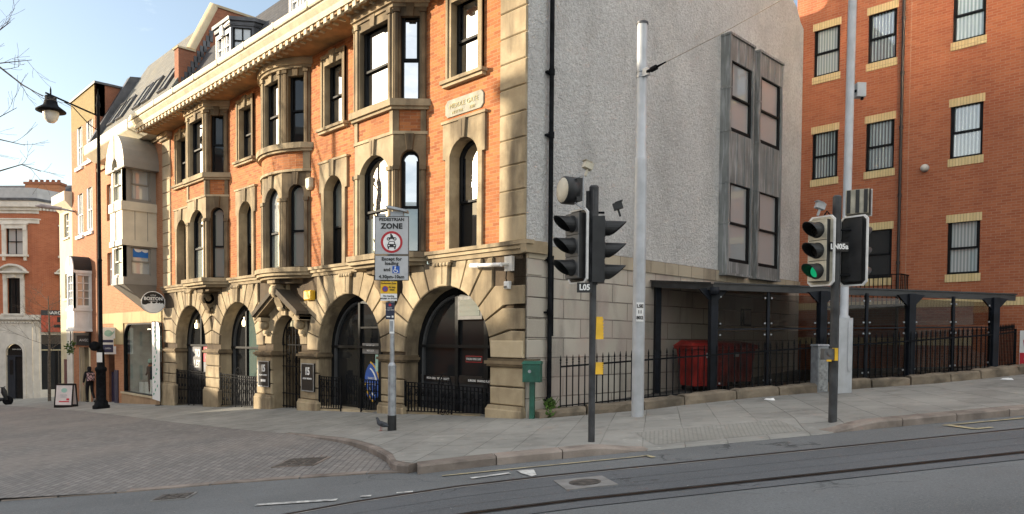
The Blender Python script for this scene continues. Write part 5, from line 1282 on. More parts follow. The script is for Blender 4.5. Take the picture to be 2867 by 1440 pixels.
def bin_(x, y, deg, s, label):
    z = gz(x, y)+.09; t = thing('wheeled_bin', label, 'bin', (x, y, z), 'red wheeled bins under the shelter'); M = Matrix.Translation((x, y, z)) @ Matrix.Rotation(RAD(deg), 4, 'Z') @ Matrix.Scale(s, 4)
    b = MB(M); w, d = .52, .38
    vs = []
    for ww, dd, zz in ((w*.86, d*.80, .12), (w*.9, d*.86, .45), (w, d, .98), (w+.05, d+.05, .99), (w+.05, d+.05, 1.06)): vs += [(-ww, -dd, zz), (ww, -dd, zz), (ww, dd, zz), (-ww, dd, zz)]
    b.add(vs, [(4*i+k, 4*i+(k+1) % 4, 4*i+4+(k+1) % 4, 4*i+4+k) for i in range(4) for k in range(4)]+[(3, 2, 1, 0)])
    for u in (-.3, 0, .3): b.box(u-.02, u+.02, -d*.93-.02, -d*.8, .2, .93)
    b.build('body', REDBIN, t)
    b = MB(M); b.add([(-w-.07, -d-.08, 1.06), (w+.07, -d-.08, 1.06), (w+.07, d+.07, 1.06), (-w-.07, d+.07, 1.06), (-w*.9, -d*.85, 1.13), (w*.9, -d*.85, 1.13), (w*.85, d*.8, 1.20), (-w*.85, d*.8, 1.20)], [(0, 1, 5, 4), (1, 2, 6, 5), (2, 3, 7, 6), (3, 0, 4, 7), (4, 5, 6, 7), (3, 2, 1, 0)]); b.build('lid', REDBIN, t)
    for u in (-1, 1):
        for v in (-1, 1):
            b = MB(M @ Matrix.Translation((u*w*.74, v*d*.66, .07)) @ Matrix.Rotation(PI/2, 4, 'Y')); b.lathe([(.02, -.025), (.07, -.025), (.07, .025), (.02, .025)], 12); b.build('wheel', IRON, t)
    b = MB(M); b.box(-.16, .0, -d*.97-.015, -d*.97, .78, .90); b.build('sticker', SIGNGREY, t)
bin_(.98, 5.35, 62, 1.04, 'larger red wheeled bin left of the shelter corner post'); bin_(.92, 6.75, 66, .98, 'red wheeled bin half hidden behind the shelter corner post')
t = thing('wall_cabinet', 'grey cabinet fixed on the gable wall inside the shelter', 'cabinet', (0, 9.2, 2.3)); b = MB(GF); b.box(8.95, 9.42, -.13, -.03, 2.08, 2.58); b.build('case', IRON, t); b = MB(GF); b.box(9.0, 9.37, -.15, -.125, 2.12, 2.54); b.build('door', GALV, t)
# ------------------------------------------------------------------ traffic signals
def visor(b, M, r=.115, L=.27):
    n = 18; vs = []
    for k in range(n+1):
        a = -PI*.5-.55+ (2*PI-.0)*k/n if False else PI*1.5+.35+(2*PI-.7)*k/n
        s = max(0, math.sin(a)); t = (math.sin(a)+1)/2; l = .05+L*(t**.8)
        for (rr, y) in ((r, 0), (r*.98, -l), (r-.008, -l), (r-.008, 0)): vs.append((rr*math.cos(a), y-.0+.0*l, rr*math.sin(a)-.06*(-y if y else 0)*.6))
    fs = []
    for k in range(n):
        for j in range(3): fs.append((4*k+j, 4*k+4+j, 4*k+5+j, 4*k+1+j))
    b.add(vs, fs, 0, M)
def head(parent, x, y, zc, deg, front, lit=None, board=True, name='signal_head', edge=None, hgt=.98, lamp=None):
    """Three aspect head; local -v is the way it faces."""
    M = frame((x, y, zc), deg); b = MB(M); w = .155
    b.box(-w, w, 0, .17, -hgt/2, hgt/2, 0); 
    for k in range(3): b.box(-w-.004, w+.004, -.012, .004, -hgt/2+k*hgt/3+.006, -hgt/2+(k+1)*hgt/3-.006, 1)
    for k in range(3):
        for j in range(3): b.box(w*.3, w*.75, .17, .18, -hgt/2+.06+k*hgt/3+j*.08, -hgt/2+.08+k*hgt/3+j*.08, 0)
    h = b.build(name, [SIGNALBLACK, front], parent)
    if board:
        b = MB(M); W = .23; H = hgt/2+.07; c = .06
        O = [(-W+c, -H), (-W, -H+c), (-W, H-c), (-W+c, H), (W-c, H), (W, H-c), (W, -H+c), (W-c, -H)]; I = [(x_*.90, z_*.955) for x_, z_ in O]
        b.prism(I[::-1], .10, .112, 0); b.ring(O, I, .095, .13, 1, closed=True); b.ring([(p[0], p[1]) for p in O], I, .1301, .131, 1, closed=True)
        b.build('backing_board', [front if edge is None else SIGNALBLACK, WHITEBOARD], h)
    for k in range(3):
        z = hgt/2-hgt/6-k*hgt/3
        b = MB(M @ Matrix.Translation((0, -.014, z)) @ Matrix.Rotation(PI/2, 4, 'X')); b.lathe([(.10, -.0), (.098, .012), (.07, .022), (.002, .027)], 20); b.build('lens', (lamp or GREENLENS) if (lit == k) else DARKLENS, h)
        b = MB(M); visor(b, M @ Matrix.Translation((0, -.012, z))); b.lathe([(.128, -.008), (.128, .008), (.11, .014)], 20, 0, M @ Matrix.Translation((0, -.01, z)) @ Matrix.Rotation(PI/2, 4, 'X')); b.build('visor', SIGNALBLACK, h)
    return h
def detector(parent, x, y, z, deg, m):
    M = frame((x, y, z), deg) @ Matrix.Rotation(RAD(-18), 4, 'X'); b = MB(M); b.box(-.05, .05, -.08, .06, -.05, .05); b.box(-.06, .06, -.10, .02, .05, .06); b.box(-.015, .015, -.015, .015, -.16, -.05); b.build('detector', m, parent)
S1 = thing('traffic_signal', 'black signal pole nearest the kerb with a round lamp box and yellow push units', 'traffic signal', (3.52, -2.17, .09))
b = MB(); b.tube([(3.52, -2.17, .0), (3.52, -2.17, 2.55)], .052, 14); b.tube([(3.52, -2.17, 2.45), (3.52, -2.17, 3.9)], .072, 14); b.lathe([(.075, 0), (.06, .03), (.01, .04)], 14, o=(3.52, -2.17, 3.9))
for k in range(6): b.box(3.52-.078+k*.025, 3.52-.070+k*.025, -2.26, -2.24, 2.5, 3.85)
b.build('pole', POLEDARK, S1)
CAMX = Vector((10.5, -10.79)); rt = Vector((.704, .71))
p1 = Vector((3.52, -2.17)); hL = p1-rt*.33; hR = p1+rt*.16
head(S1, hL.x, hL.y+.02, 3.03, -12, SIGNALGREY, lit=2, edge=1, lamp=DIMGREEN); h2 = head(S1, hR.x, hR.y, 2.97, 128, SIGNALBLACK, board=False)
b = MB()
for z in (2.56, 3.3, 3.56): b.tube([(3.52, -2.17, z), (hL.x+.05, hL.y+.12, z)], .018, 6); b.tube([(3.52, -2.17, z-.03), (hR.x, hR.y, z-.03)], .018, 6)
b.tube([(hL.x+.06, hL.y+.1, 3.52), (hL.x+.10, hL.y+.12, 3.62), (hL.x+.16, hL.y+.14, 3.58), (3.5, -2.2, 3.55)], .012, 5); b.tube([(3.45, -2.2, 3.38), (3.38, -2.25, 3.3), (3.42, -2.23, 3.22), (3.5, -2.18, 3.26)], .012, 5); b.build('bracket', IRON, S1)
# lens green of the lower left head
dl = Vector((-.04, -1.0)); dq = hL-rt*.10; M = frame((dq.x, dq.y, 3.86), -20)
b = MB(M @ Matrix.Rotation(PI/2, 4, 'X')); b.lathe([(.17, -.16), (.205, -.15), (.205, .03), (.19, .05)], 24); b.box(-.17, .17, -.17, .17, -.20, -.10); bx = b.build('lamp_box', SIGNALBLACK, S1)
b = MB(M @ Matrix.Rotation(PI/2, 4, 'X')); b.lathe([(.188, .045), (.17, .06), (.10, .07), (.002, .074)], 24); b.build('lamp_disc', BLANKDISC, bx)
b = MB(M); b.tube([(.12, .1, .16), (.36, .1, .16)], .008, 5); b.tube([(.36, .1, .16), (.36, .1, -.34)], .012, 5); b.tube([(.12, .1, -.2), (.36, .1, -.32)], .014, 5); b.build('lamp_bracket', GALV, bx)
detector(S1, hL.x+.18, hL.y+.16, 4.22, -20, SIGNALPALE); detector(S1, hR.x+.16, hR.y+.1, 3.62, 128, SIGNALBLACK)
def plate(parent, x, y, z, w, h, body, size):
    M = frame((x, y, z), 45); b = MB(M); b.box(-w, w, -.012, 0, -h, h); o = b.build('number_plate', BLACKSIGN, parent); text('lettering', body, size, M @ Matrix.Translation((0, -.015, 0)), PRINTWHITE, o, sx=.9, bold=.004)
plate(S1, 3.52+.06-.095, -2.17-.06-.095, 2.40, .115, .075, 'L05', .12)
for z, hh in ((1.80, .17), (1.19, .09)):
    M = frame((3.52, -2.17, z), 45); b = MB(M); b.box(.045, .165, -.02, .10, -hh, hh, taper=.012); 
    for k in range(6): b.box(.165-.02, .168, -.022, .10, -hh+.03+k*hh*.3, -hh+.045+k*hh*.3)
    b.build('push_unit', YELLOW, S1)
S2 = thing('traffic_signal', 'dark signal pole by the pale column with lit green lens and ribbed box', 'traffic signal', (5.82, 1.11, .37))
p2 = Vector((5.82, 1.11))
b = MB(); b.tube([(p2.x, p2.y, .2), (p2.x, p2.y, 3.92)], .066, 16); b.lathe([(.07, 0), (.05, .025), (.01, .03)], 14, o=(p2.x, p2.y, 3.92)); b.lathe([(.075, 0), (.075, .04)], 14, o=(p2.x, p2.y, 3.2)); b.build('pole', POLEDARK, S2)
hL = p2-rt*.30; hR = p2+rt*.30
head(S2, hL.x, hL.y, 3.07, -10, SIGNALPALE, lit=2); head(S2, hR.x, hR.y+.1, 3.07, 172, SIGNALBLACK, lit=None)
b = MB()
for z in (2.68, 3.4): b.tube([(hL.x+.03, hL.y+.12, z), (p2.x, p2.y, z), (hR.x-.02, hR.y-.03, z)], .018, 6)
b.tube([(hL.x+.05, hL.y+.1, 3.62), (hL.x+.1, hL.y+.1, 3.7), (p2.x-.1, p2.y-.05, 3.66), (p2.x, p2.y, 3.6)], .012, 5); b.build('bracket', IRON, S2)
M = frame((hR.x+.0, hR.y+.05, 3.86), 14); b = MB(M); b.box(-.17, .17, -.02, .18, -.19, .19, 0)
for u in (-.13, .0, .12): b.box(u-.02, u+.035, -.045, -.02, -.18, .18, 1)
b.box(.18, .186, -.02, .20, -.20, .20, 1); b.box(-.19, .20, .18, .21, -.215, .215, 2); b.build('sign_box', [SIGNALPALE, SIGNALBLACK, WHITEBOARD], S2)
detector(S2, hL.x+.02, hL.y+.05, 3.78, -40, GALV)
plate(S2, p2.x+.07, p2.y-.07, 3.12, .145, .075, 'LN05a', .115)
M = frame((p2.x, p2.y, 1.42), 45); b = MB(M); b.box(-.21, -.03, -.13, .02, -.09, .09, 0); b.box(-.05, .0, -.15, .04, -.10, .10, 1); b.box(-.17, -.1, -.145, -.12, -.115, -.085, 1); b.lathe([(.045, 0), (.045, .02)], 12, 0, M @ Matrix.Translation((-.12, -.13, .02)) @ Matrix.Rotation(PI/2, 4, 'X')); b.build('push_unit', [SIGNALGREY, YELLOW], S2)
# ------------------------------------------------------------------ tram poles and span wire
def tpole(x, y, label, h1, h2, r0, r1, lean, plate_=None):
    z = gz(x, y); t = thing('tram_pole', label, 'pole', (x, y, z)); b = MB(); L = lambda k: (x+lean[0]*k, y+lean[1]*k, z+k)
    b.tube([L(-.1), L(h1-.05), L(h1), L(h1+.03), L(h2)], [r0, r0, r0*.98, r1, r1*.98], 24)
    b.build('shaft', POLEGREY, t); b = MB(); b.tube([L(h2-.015), L(h2+.02)], r1*1.14, 24); b.build('cap', LEADDARK, t); return t, L
T1, L1 = tpole(2.26, .78, 'pale grey tram pole with capped top standing behind the nearest signal', 4.93, 7.45, .118, .098, (.0, 0))
b = MB(); 
for k in (-.05, .05): b.tube([(L1(6.5+k)[0], L1(6.5+k)[1], L1(6.5+k)[2]-.02), (L1(6.5+k)[0], L1(6.5+k)[1], L1(6.5+k)[2]+.02)], .108, 20)
b.box(2.26+.08, 2.26+.22, .78-.10, .78-.04, 6.58, 6.72); b.build('clamp', GALV, T1)
M = frame((2.26, .78, 0), 45); b = MB(M); b.box(-.068, .068, -.124, -.115, 1.98, 2.34); o = b.build('number_plate', PRINTWHITE, T1)
for k, s in enumerate(('LSE', '11', '802')): text('lettering', s, .085, M @ Matrix.Translation((0, -.127, 2.27-k*.11)), SIGNBLACK, o, bold=.003)
T2, L2_ = tpole(4.18, 5.76, 'slim pale column with an access door, between feeder pillar and far signal', 1.68, 9.6, .125, .088, (.0042, .0042))
M = frame((4.18, 5.76, 0), 45); b = MB(M); b.box(-.15, .15, -.14, .13, .42, 2.15); b.box(.045, .14, -.155, -.14, 1.05, 2.08); b.box(.06, .12, -.165, -.15, .98, 1.05); b.build('access_door', POLEGREY, T2)
M = frame((4.24, 5.82, 0), 45); b = MB(M); b.box(.09, .28, -.06, .12, 6.98, 7.28); b.box(.2, .24, -.03, .03, 6.92, 6.98, 1); b.tube([(.04, 0, 7.1), (.12, 0, 7.12)], .03, 8, 1); b.build('junction_box', [POLEGREY, IRON], T2)
t = thing('span_wire', 'thin tramway span wire running from the pole up over the street', 'wire', (2.4, .8, 6.65))
A = Vector((2.44, .70, 6.64)); Bp = Vector((5.60, .35, 7.05)); Cp = Vector((9.5, -.1, 7.55))
b = MB(); b.tube([A, A.lerp(Bp, .14)], [.035, .012], 8); b.tube([A.lerp(Bp, .03), A.lerp(Bp, .07)], .05, 8); b.build('insulator', IRON, t)
b = MB(); b.tube([A.lerp(Bp, .1), A.lerp(Bp, .5)+Vector((0, 0, -.03)), Bp, Cp], .0055, 5); b.build('wire', paint('wire steel', (.38, .34, .26), .4, .1, 5, .3), t)
# ------------------------------------------------------------------ feeder pillar and green cabinet
x, y = 3.6, 5.94; t = thing('feeder_pillar', 'narrow galvanised feeder pillar on the pavement beside the slim column', 'cabinet', (x, y, gz(x, y))); M = frame((x, y, gz(x, y)-.03), 62)
b = MB(M); b.box(-.14, .14, -.12, .12, 0, 1.08); b.build('case', GALV, t); b = MB(M); b.box(-.16, .16, -.14, .14, 1.08, 1.12, taper=.02); b.build('cap', GALV, t); b = MB(M); b.box(-.115, .115, -.128, -.119, .05, 1.03); b.build('door', paint('speckled galvanised door', (.40, .41, .40), .5, .25, 14, .3), t)
t = thing('green_cabinet', 'small green metal cabinet on a post at the building corner', 'cabinet', (.24, -.03, 0)); M = frame((.24, -.04, .0), 32)
b = MB(M); b.box(-.18, .18, -.13, .13, .76, 1.13); b.add([(-.20, -.15, 1.13), (.20, -.15, 1.13), (.20, .15, 1.13), (-.20, .15, 1.13), (-.18, -.05, 1.19), (.18, -.05, 1.19), (.18, .13, 1.19), (-.18, .13, 1.19)], [(0, 1, 5, 4), (1, 2, 6, 5), (2, 3, 7, 6), (3, 0, 4, 7), (4, 5, 6, 7), (3, 2, 1, 0)]); b.build('case', GREENBOX, t)
b = MB(M); b.box(-.155, .155, -.138, -.129, .79, 1.10); b.lathe([(.035, 0), (.03, .012)], 12, 1, M @ Matrix.Translation((-.03, -.138, .98)) @ Matrix.Rotation(PI/2, 4, 'X')); b.build('door', [GREENBOX, GALV], t); b = MB(M); b.box(-.05, .05, -.05, .05, -.05, .76); b.build('post', GREENBOX, t)
# ------------------------------------------------------------------ pedestrian zone sign
x, y = -1.35, -2.37; t = thing('zone_sign', 'grey pedestrian zone sign plates on a galvanised post with black foot', 'street sign', (x, y, gz(x, y))); z = gz(x, y)
b = MB(); b.tube([(x, y, z+.25), (x, y, z+1.28)], .082, 16); b.tube([(x, y, z+1.28), (x, y, z+1.34)], [.082, .045], 16); b.tube([(x, y, z+1.3), (x, y, 4.02)], .045, 14); b.build('post', GALV, t)
b = MB(); b.tube([(x, y, z-.02), (x, y, z+.30)], .088, 16); b.build('foot_sleeve', SIGNALBLACK, t)
MS = frame((x, y, 0), 45) @ Matrix.Translation((0, -.075, 0))
b = MB(MS); b.box(-.335, .335, .0, .02, 3.255, 4.0); p = b.build('zone_plate', SIGNGREY, t)
b = MB(MS); b.ring([(-.335, 3.255), (-.335, 4.0), (.335, 4.0), (.335, 3.255)], [(-.322, 3.267), (-.322, 3.988), (.322, 3.988), (.322, 3.267)], -.003, .0, closed=True); b.build('plate_border', SIGNBLACK, p)
T_ = lambda s, u, zz, size, par, m=SIGNBLACK, sx=1., sp=1.05, bo=.003: text('lettering', s, size, MS @ Matrix.Translation((u, -.005, zz)), m, par, .002, sx=sx, spacing=sp, bold=bo)
T_('PEDESTRIAN', 0, 3.935, .082, p, sx=1.02); T_('ZONE', 0, 3.805, .14, p, sx=1.05, bo=.006)
b = MB(MS); c = (0, 3.50); circ = lambda r, n=32: [(c[0]-r*math.cos(2*PI*k/n), c[1]+r*math.sin(2*PI*k/n)) for k in range(n)]
b.ring(circ(.212), circ(.168), -.006, 0, closed=True); rg = b.build('red_ring', SIGNRED, p)
b = MB(MS); b.prism(circ(.168)[::-1], -.003, .0); b.build('ring_face', PRINTWHITE, p)
b = MB(MS)
def bx2(u0, u1, z0, z1): b.box(u0, u1, -.008, -.003, z0, z1)
bx2(-.085, .085, 3.40, 3.455); bx2(-.075, -.05, 3.365, 3.40); bx2(.05, .075, 3.365, 3.40); b.prism([(-.075, 3.455), (.075, 3.455), (.055, 3.515), (-.055, 3.515)], -.008, -.003); 
b2 = MB(MS); b2.prism([(-.055, 3.462), (.055, 3.462), (.042, 3.502), (-.042, 3.502)], -.0095, -.008); b2.box(-.07, -.04, -.0095, -.008, 3.42, 3.44); b2.box(.04, .07, -.0095, -.008, 3.42, 3.44)
def wheel(u, zz, r): b.ring([(u-r*math.cos(2*PI*k/14), zz+r*math.sin(2*PI*k/14)) for k in range(14)], [(u-.55*r*math.cos(2*PI*k/14), zz+.55*r*math.sin(2*PI*k/14)) for k in range(14)], -.008, -.003, closed=True)
wheel(-.062, 3.562, .032); wheel(.062, 3.562, .032); b.prism([(-.06, 3.56), (.05, 3.56), (.06, 3.59), (.02, 3.60), (-.05, 3.59)], -.008, -.003); b.prism([(-.02, 3.59), (.03, 3.60), (.02, 3.635), (-.03, 3.625)], -.008, -.003); ellipse(b, -.012, 3.645, .018, .018, -.008, -.003, n=10)
b.build('vehicle_symbols', SIGNBLACK, p); b2.build('symbol_highlights', PRINTWHITE, p)
b = MB(MS); b.box(-.335, .335, .0, .02, 2.755, 3.245); p = b.build('exception_plate', SIGNGREY, t)
b = MB(MS); b.ring([(-.335, 2.755), (-.335, 3.245), (.335, 3.245), (.335, 2.755)], [(-.322, 2.767), (-.322, 3.233), (.322, 3.233), (.322, 2.767)], -.003, .0, closed=True); b.build('plate_border', SIGNBLACK, p)
T_('Except for', 0, 3.17, .088, p); T_('loading', 0, 3.085, .088, p); T_('and', -.09, 2.965, .088, p); T_('4.30pm-10am', 0, 2.825, .088, p, sx=.98)
b = MB(MS); b.box(.015, .155, -.005, 0, 2.895, 3.035); k = b.build('badge_panel', SIGNBLUE, p)
b = MB(MS); ellipse(b, .07, 3.013, .013, .013, -.008, -.005, n=10); b.prism([(.06, 2.96), (.076, 2.96), (.074, 3.0), (.06, 3.0)], -.008, -.005); b.box(.065, .105, -.008, -.005, 2.95, 2.962); b.prism([(.1, 2.955), (.118, 2.915), (.132, 2.92), (.112, 2.962)], -.008, -.005)
b.ring([(.078-.042*math.cos(a), 2.942+.042*math.sin(a)) for a in [-2.2+4*j/14 -1.0 for j in range(15)]], [(.078-.031*math.cos(a), 2.942+.031*math.sin(a)) for a in [-2.2+4*j/14-1.0 for j in range(15)]], -.008, -.005); b.build('wheelchair_symbol', PRINTWHITE, k)
b = MB(MS); b.box(-.215, .105, .0, .014, 2.50, 2.735, 0); b.box(-.215, .105, .0, .014, 2.36, 2.497, 1); p = b.build('waiting_plate', [SIGNYELLOW, PRINTWHITE], t)
b = MB(MS); c = (-.125, 2.59); b.ring(circ(.058, 20), circ(.044, 20), -.005, 0, closed=True); b.box(-.16, -.09, -.006, -.003, 2.584, 2.596, M=MS @ Matrix.Translation((-.125, 0, 2.59)) @ Matrix.Rotation(RAD(-45), 4, 'Y') @ Matrix.Translation((.125, 0, -2.59))); b.build('no_waiting_ring', SIGNRED, p); b = MB(MS); b.prism(circ(.044, 20)[::-1], -.003, 0); b.build('no_waiting_face', SIGNBLUE, p)
T_('Pedestrian Zone', -.055, 2.70, .042, p, bo=.001); T_('At any\ntime', .01, 2.60, .05, p, bo=.001); T_('No loading\nexcept as shown', -.055, 2.43, .045, p, bo=.001)
b = MB(MS); b.box(-.12, .055, .02, .034, 2.0, 2.33); p = b.build('notice_plate', paint('navy notice', (.025, .03, .06), .5, .1), t)
b = MB(MS); ellipse(b, -.035, 2.28, .028, .028, .016, .02, n=12); b.build('notice_badge', SIGNRED, p); T_('CCTV\nin operation', -.035, 2.20, .034, p, PRINTWHITE, bo=.0); b = MB(MS); b.box(-.10, -.03, .016, .02, 2.04, 2.06); b.box(.0, .035, .016, .02, 2.03, 2.07); b.build('notice_print', PRINTWHITE, p)
b = MB(MS); b.box(-.045, .045, .03, .05, 1.72, 2.0); b.box(-.04, .03, .028, .03, 1.76, 1.97, 1); b.build('torn_sticker', [PRINTWHITE, GALV], t)
b = MB(MS @ Matrix.Translation((.1, .05, 4.14)) @ Matrix.Rotation(RAD(12), 4, 'Y')); b.box(-.21, .21, -.12, .14, -.02, .02); b.box(-.19, .19, -.10, .12, .02, .028, 1); o = b.build('solar_lamp', [GALV, paint('solar glass', (.10, .11, .13), .2)], t); b = MB(MS); b.box(-.03, .22, .03, .10, 4.0, 4.1); b.box(-.26, -.12, .0, .06, 4.0, 4.05); b.build('lamp_bracket', GALV, t)
# ------------------------------------------------------------------ wall items on the corner building
t = thing('alarm_box', 'yellow alarm box on the stone wall right of the pediment', 'alarm box', (-8.6, -.08, 2.85)); b = MB(F0); b.bbox(-8.79, -8.38, -.20, -.05, 2.72, 3.0, .03); b.build('case', YELLOW, t); b = MB(F0); b.box(-8.70, -8.47, -.206, -.19, 2.82, 2.92); b.build('label_panel', SIGNYELLOW, t)
t = thing('alarm_sounder', 'small cream alarm sounder on the brickwork between bow bay and window', 'alarm box', (-8.7, -.05, 6.1)); b = MB(F0); b.prism([(-8.83, 5.98), (-8.76, 5.9), (-8.64, 5.9), (-8.57, 5.98), (-8.57, 6.25), (-8.83, 6.25)], -.12, 0, b=.03); b.build('case', CREAM, t)
t = thing('security_camera', 'long white tube security camera below the string course', 'camera', (-.6, -.2, 3.2)); M = Matrix.Translation((-.42, -.30, 3.17)) @ Matrix.Rotation(RAD(-6), 4, 'Z') @ Matrix.Rotation(RAD(3), 4, 'Y')
b = MB(M); b.tube([(-1.0, 0, 0), (-.0, 0, 0)], .042, 14); b.tube([(-1.08, 0, 0), (-.78, 0, 0)], .055, 14); b.build('tube', WHITE, t); b = MB(F0); b.box(-.52, -.30, -.12, -.04, 3.05, 3.36); b.tube([(-.42, -.1, 3.2), (-.42, -.3, 3.17)], .035, 8); b.build('mount', OFFWHITE, t); b = MB(F0); b.tube([(-.45, -.12, 3.05), (-.47, -.12, 2.9), (-.48, -.06, 2.8)], .012, 5); b.build('cable', IRON, t)
t = thing('wall_sensor', 'small white sensor box under the security camera', 'sensor', (-.45, -.08, 2.78)); b = MB(F0); b.bbox(-.53, -.38, -.15, -.05, 2.68, 2.84, .03); b.build('case', WHITE, t); b = MB(F0); b.box(-.5, -.41, -.154, -.148, 2.7, 2.74); b.build('lens_strip', SIGNALGREY, t)
for (a, c, lab) in ((-11.86, -11.13, 'black number plate board on the pier left of the entrance, glinting in the sun'), (-9.08, -8.36, 'black number plate board on the pier right of the entrance')):
    t = thing('number_board', lab, 'sign', ((a+c)/2, -.1, .5), 'number boards beside the entrance'); b = MB(F0); b.box(a, c, -.11, -.055, .08, .90); b.build('board', BLACKSIGN, t)
    b = MB(F0); b.ring([(a, .08), (a, .90), (c, .90), (c, .08)], [(a+.03, .11), (a+.03, .87), (c-.03, .87), (c-.03, .11)], -.118, -.11, closed=True); b.build('border', GALV, t)
    text('lettering', '15', .30, frame(((a+c)/2, -.115, .66), 0), PRINTWHITE, t, bold=.012, sx=.9); text('lettering', 'MIDDLE PAVEMENT', .07, frame(((a+c)/2, -.115, .45), 0), PRINTWHITE, t, sx=.85)
    if a < -11: b = MB(F0); b.box(-11.65, -11.35, -.12, -.11, .24, .32); b.build('letter_slot', PRINTWHITE, t)
# ------------------------------------------------------------------ hanging signs and things along the pedestrian street
t = thing('hanging_sign', 'round black and white projecting sign with a city skyline, at the corner of the shop', 'sign', (-20.3, -.5, 3.0)); M = frame((-20.28, -.46, 3.02), 84)
b = MB(M @ Matrix.Rotation(PI/2, 4, 'X')); b.lathe([(.42, -.05), (.44, -.05), (.44, .05), (.42, .05)], 40); o = b.build('disc', BLACKSIGN, t)
b = MB(M); c = (0, 0); b.ring(circ(.44, 40), circ(.415, 40), -.056, -.05, closed=True); b.build('rim', PRINTWHITE, o)
b = MB(M); pts = [(-.405*math.cos(a), -.405*math.sin(a)) for a in [.18+(PI-.36)*k/18 for k in range(19)]]; sky = [(.38, -.07), (.34, -.02), (.26, -.05), (.24, .0), (.2, -.04), (.14, -.02), (.12, .03), (.1, -.02), (.02, -.05), (-.04, -.03), (-.06, .04), (-.09, .04), (-.1, -.04), (-.2, -.06), (-.28, -.10), (-.36, -.10)]
b.prism(pts+sky, -.055, -.05); b.build('skyline', PRINTWHITE, o)
text('lettering', 'BOSTON', .17, M @ Matrix.Translation((0, -.056, .14)), PRINTWHITE, o, sx=1.0, bold=.006); text('lettering', 'LITTLE', .07, M @ Matrix.Translation((0, -.056, .27)), PRINTWHITE, o); text('lettering', 'COFFEE CO', .06, M @ Matrix.Translation((0, -.056, .04)), PRINTWHITE, o)
b = MB(M); b.tube([(.44, .0, .18), (.62, 0, .18)], .015, 6); b.tube([(.4, .0, -.2), (.62, 0, -.2)], .015, 6); b.build('bracket', IRON, t)
t = thing('shop_sign', 'white projecting shop sign with a green bird mark over navy panels', 'sign', (-26.6, -.3, 1.4)); M = frame((-26.6, 0, 0), 90)
b = MB(M); b.box(-.62, .0, -.06, .06, 1.56, 2.08, 0); b.box(-.62, 0, -.06, .06, .84, 1.2, 0); b.box(-.62, -.1, -.06, .06, 1.2, 1.56, 0); o = b.build('board', PRINTWHITE, t)
b = MB(M); b.box(-.56, -.12, -.066, -.06, 1.38, 1.50); b.box(-.56, -.12, -.066, -.06, .92, 1.28); b.build('navy_print', paint('navy print', (.05, .055, .12), .5), o); b = MB(M); ellipse(b, -.32, 1.80, .17, .15, -.066, -.06); b.prism([(-.2, 1.80), (-.08, 1.92), (-.06, 1.86), (-.16, 1.74)], -.066, -.06); b.build('bird_mark', MINT, o)
text('lettering', 'OPEN', .1, M @ Matrix.Translation((-.34, -.07, 1.1)), PRINTWHITE, o)
t = thing('shop_sign', 'dark hanging shop sign with white letters beneath the white oriel', 'sign', (-31, -.2, 1.5)); M = frame((-30.6, 0, 0), 90); b = MB(M); b.box(-.62, .15, -.03, .03, 1.22, 1.70); o = b.build('board', paint('charcoal sign', (.05, .05, .05), .5), t); text('lettering', 'AVEDA', .18, M @ Matrix.Translation((-.22, -.036, 1.46)), PRINTWHITE, o, sx=1.0)
def leafblob(b, c, r, n, s, mi=0, flat=1.0):
    for _ in range(n):
        v = Vector((random.gauss(0, 1), random.gauss(0, 1), random.gauss(0, 1)*flat)); v = v.normalized()*r*random.random()**.4; p = Vector(c)+v
        a = Vector((random.uniform(-1, 1), random.uniform(-1, 1), random.uniform(-.4, 1))).normalized(); w = a.orthogonal().normalized()*s*.35; q = p+a*s
        b.add([tuple(p-w*.4), tuple((p+q)/2-w), tuple(q), tuple((p+q)/2+w)], [(0, 1, 2, 3)], mi)
t = thing('hanging_plant', 'green trailing plant hanging beside the dark shop sign', 'plant', (-31.2, -.75, 1.2)); b = MB(); leafblob(b, (-30.9, -.8, 1.15), .24, 90, .12); leafblob(b, (-30.9, -.8, .85), .14, 40, .12); b.build('foliage', LEAF, t); b = MB(); b.tube([(-30.9, -.8, 1.9), (-30.9, -.8, 1.1)], .02, 5); b.build('hanger', IRON, t)
t = thing('red_banner', 'red fabric banner hung between cream building and far stucco building', 'banner', (-44.5, 2.2, 2.6)); M = M5 @ Matrix.Translation((.12, -.25, 0)); b = MB(M); b.box(0, 1.7, -.02, .0, 1.95, 3.05, 0); b.box(0, 1.7, -.024, -.02, 3.05, 3.4, 1); b.build('cloth', [paint('brick red cloth', (.45, .10, .06), .8, .2, 4), paint('dark header', (.05, .05, .055), .8)], t)
text('lettering', 'BARCA', .3, M @ Matrix.Translation((.85, -.03, 3.22)), PRINTWHITE, t); b = MB(M); b.box(.7, 1.5, -.03, -.02, 2.25, 2.45); b.box(.9, 1.6, -.03, -.02, 2.6, 2.95); b.build('print', BLACKSIGN, t)
t = thing('floodlight', 'slim grey floodlight on an arm between cream building and brick house', 'light', (-33.4, -.3, 8.3)); b = MB(); b.tube([(-33.35, -.02, 8.25), (-33.6, -.5, 8.35)], .05, 8); b.build('arm', GALV, t); b = MB(); b.tube([(-33.6, -.5, 8.35), (-34.1, -1.3, 8.45), (-34.25, -1.55, 8.45)], [.09, .12, .03], 10); b.build('lamp_housing', paint('floodlight grey', (.30, .27, .27), .5), t)
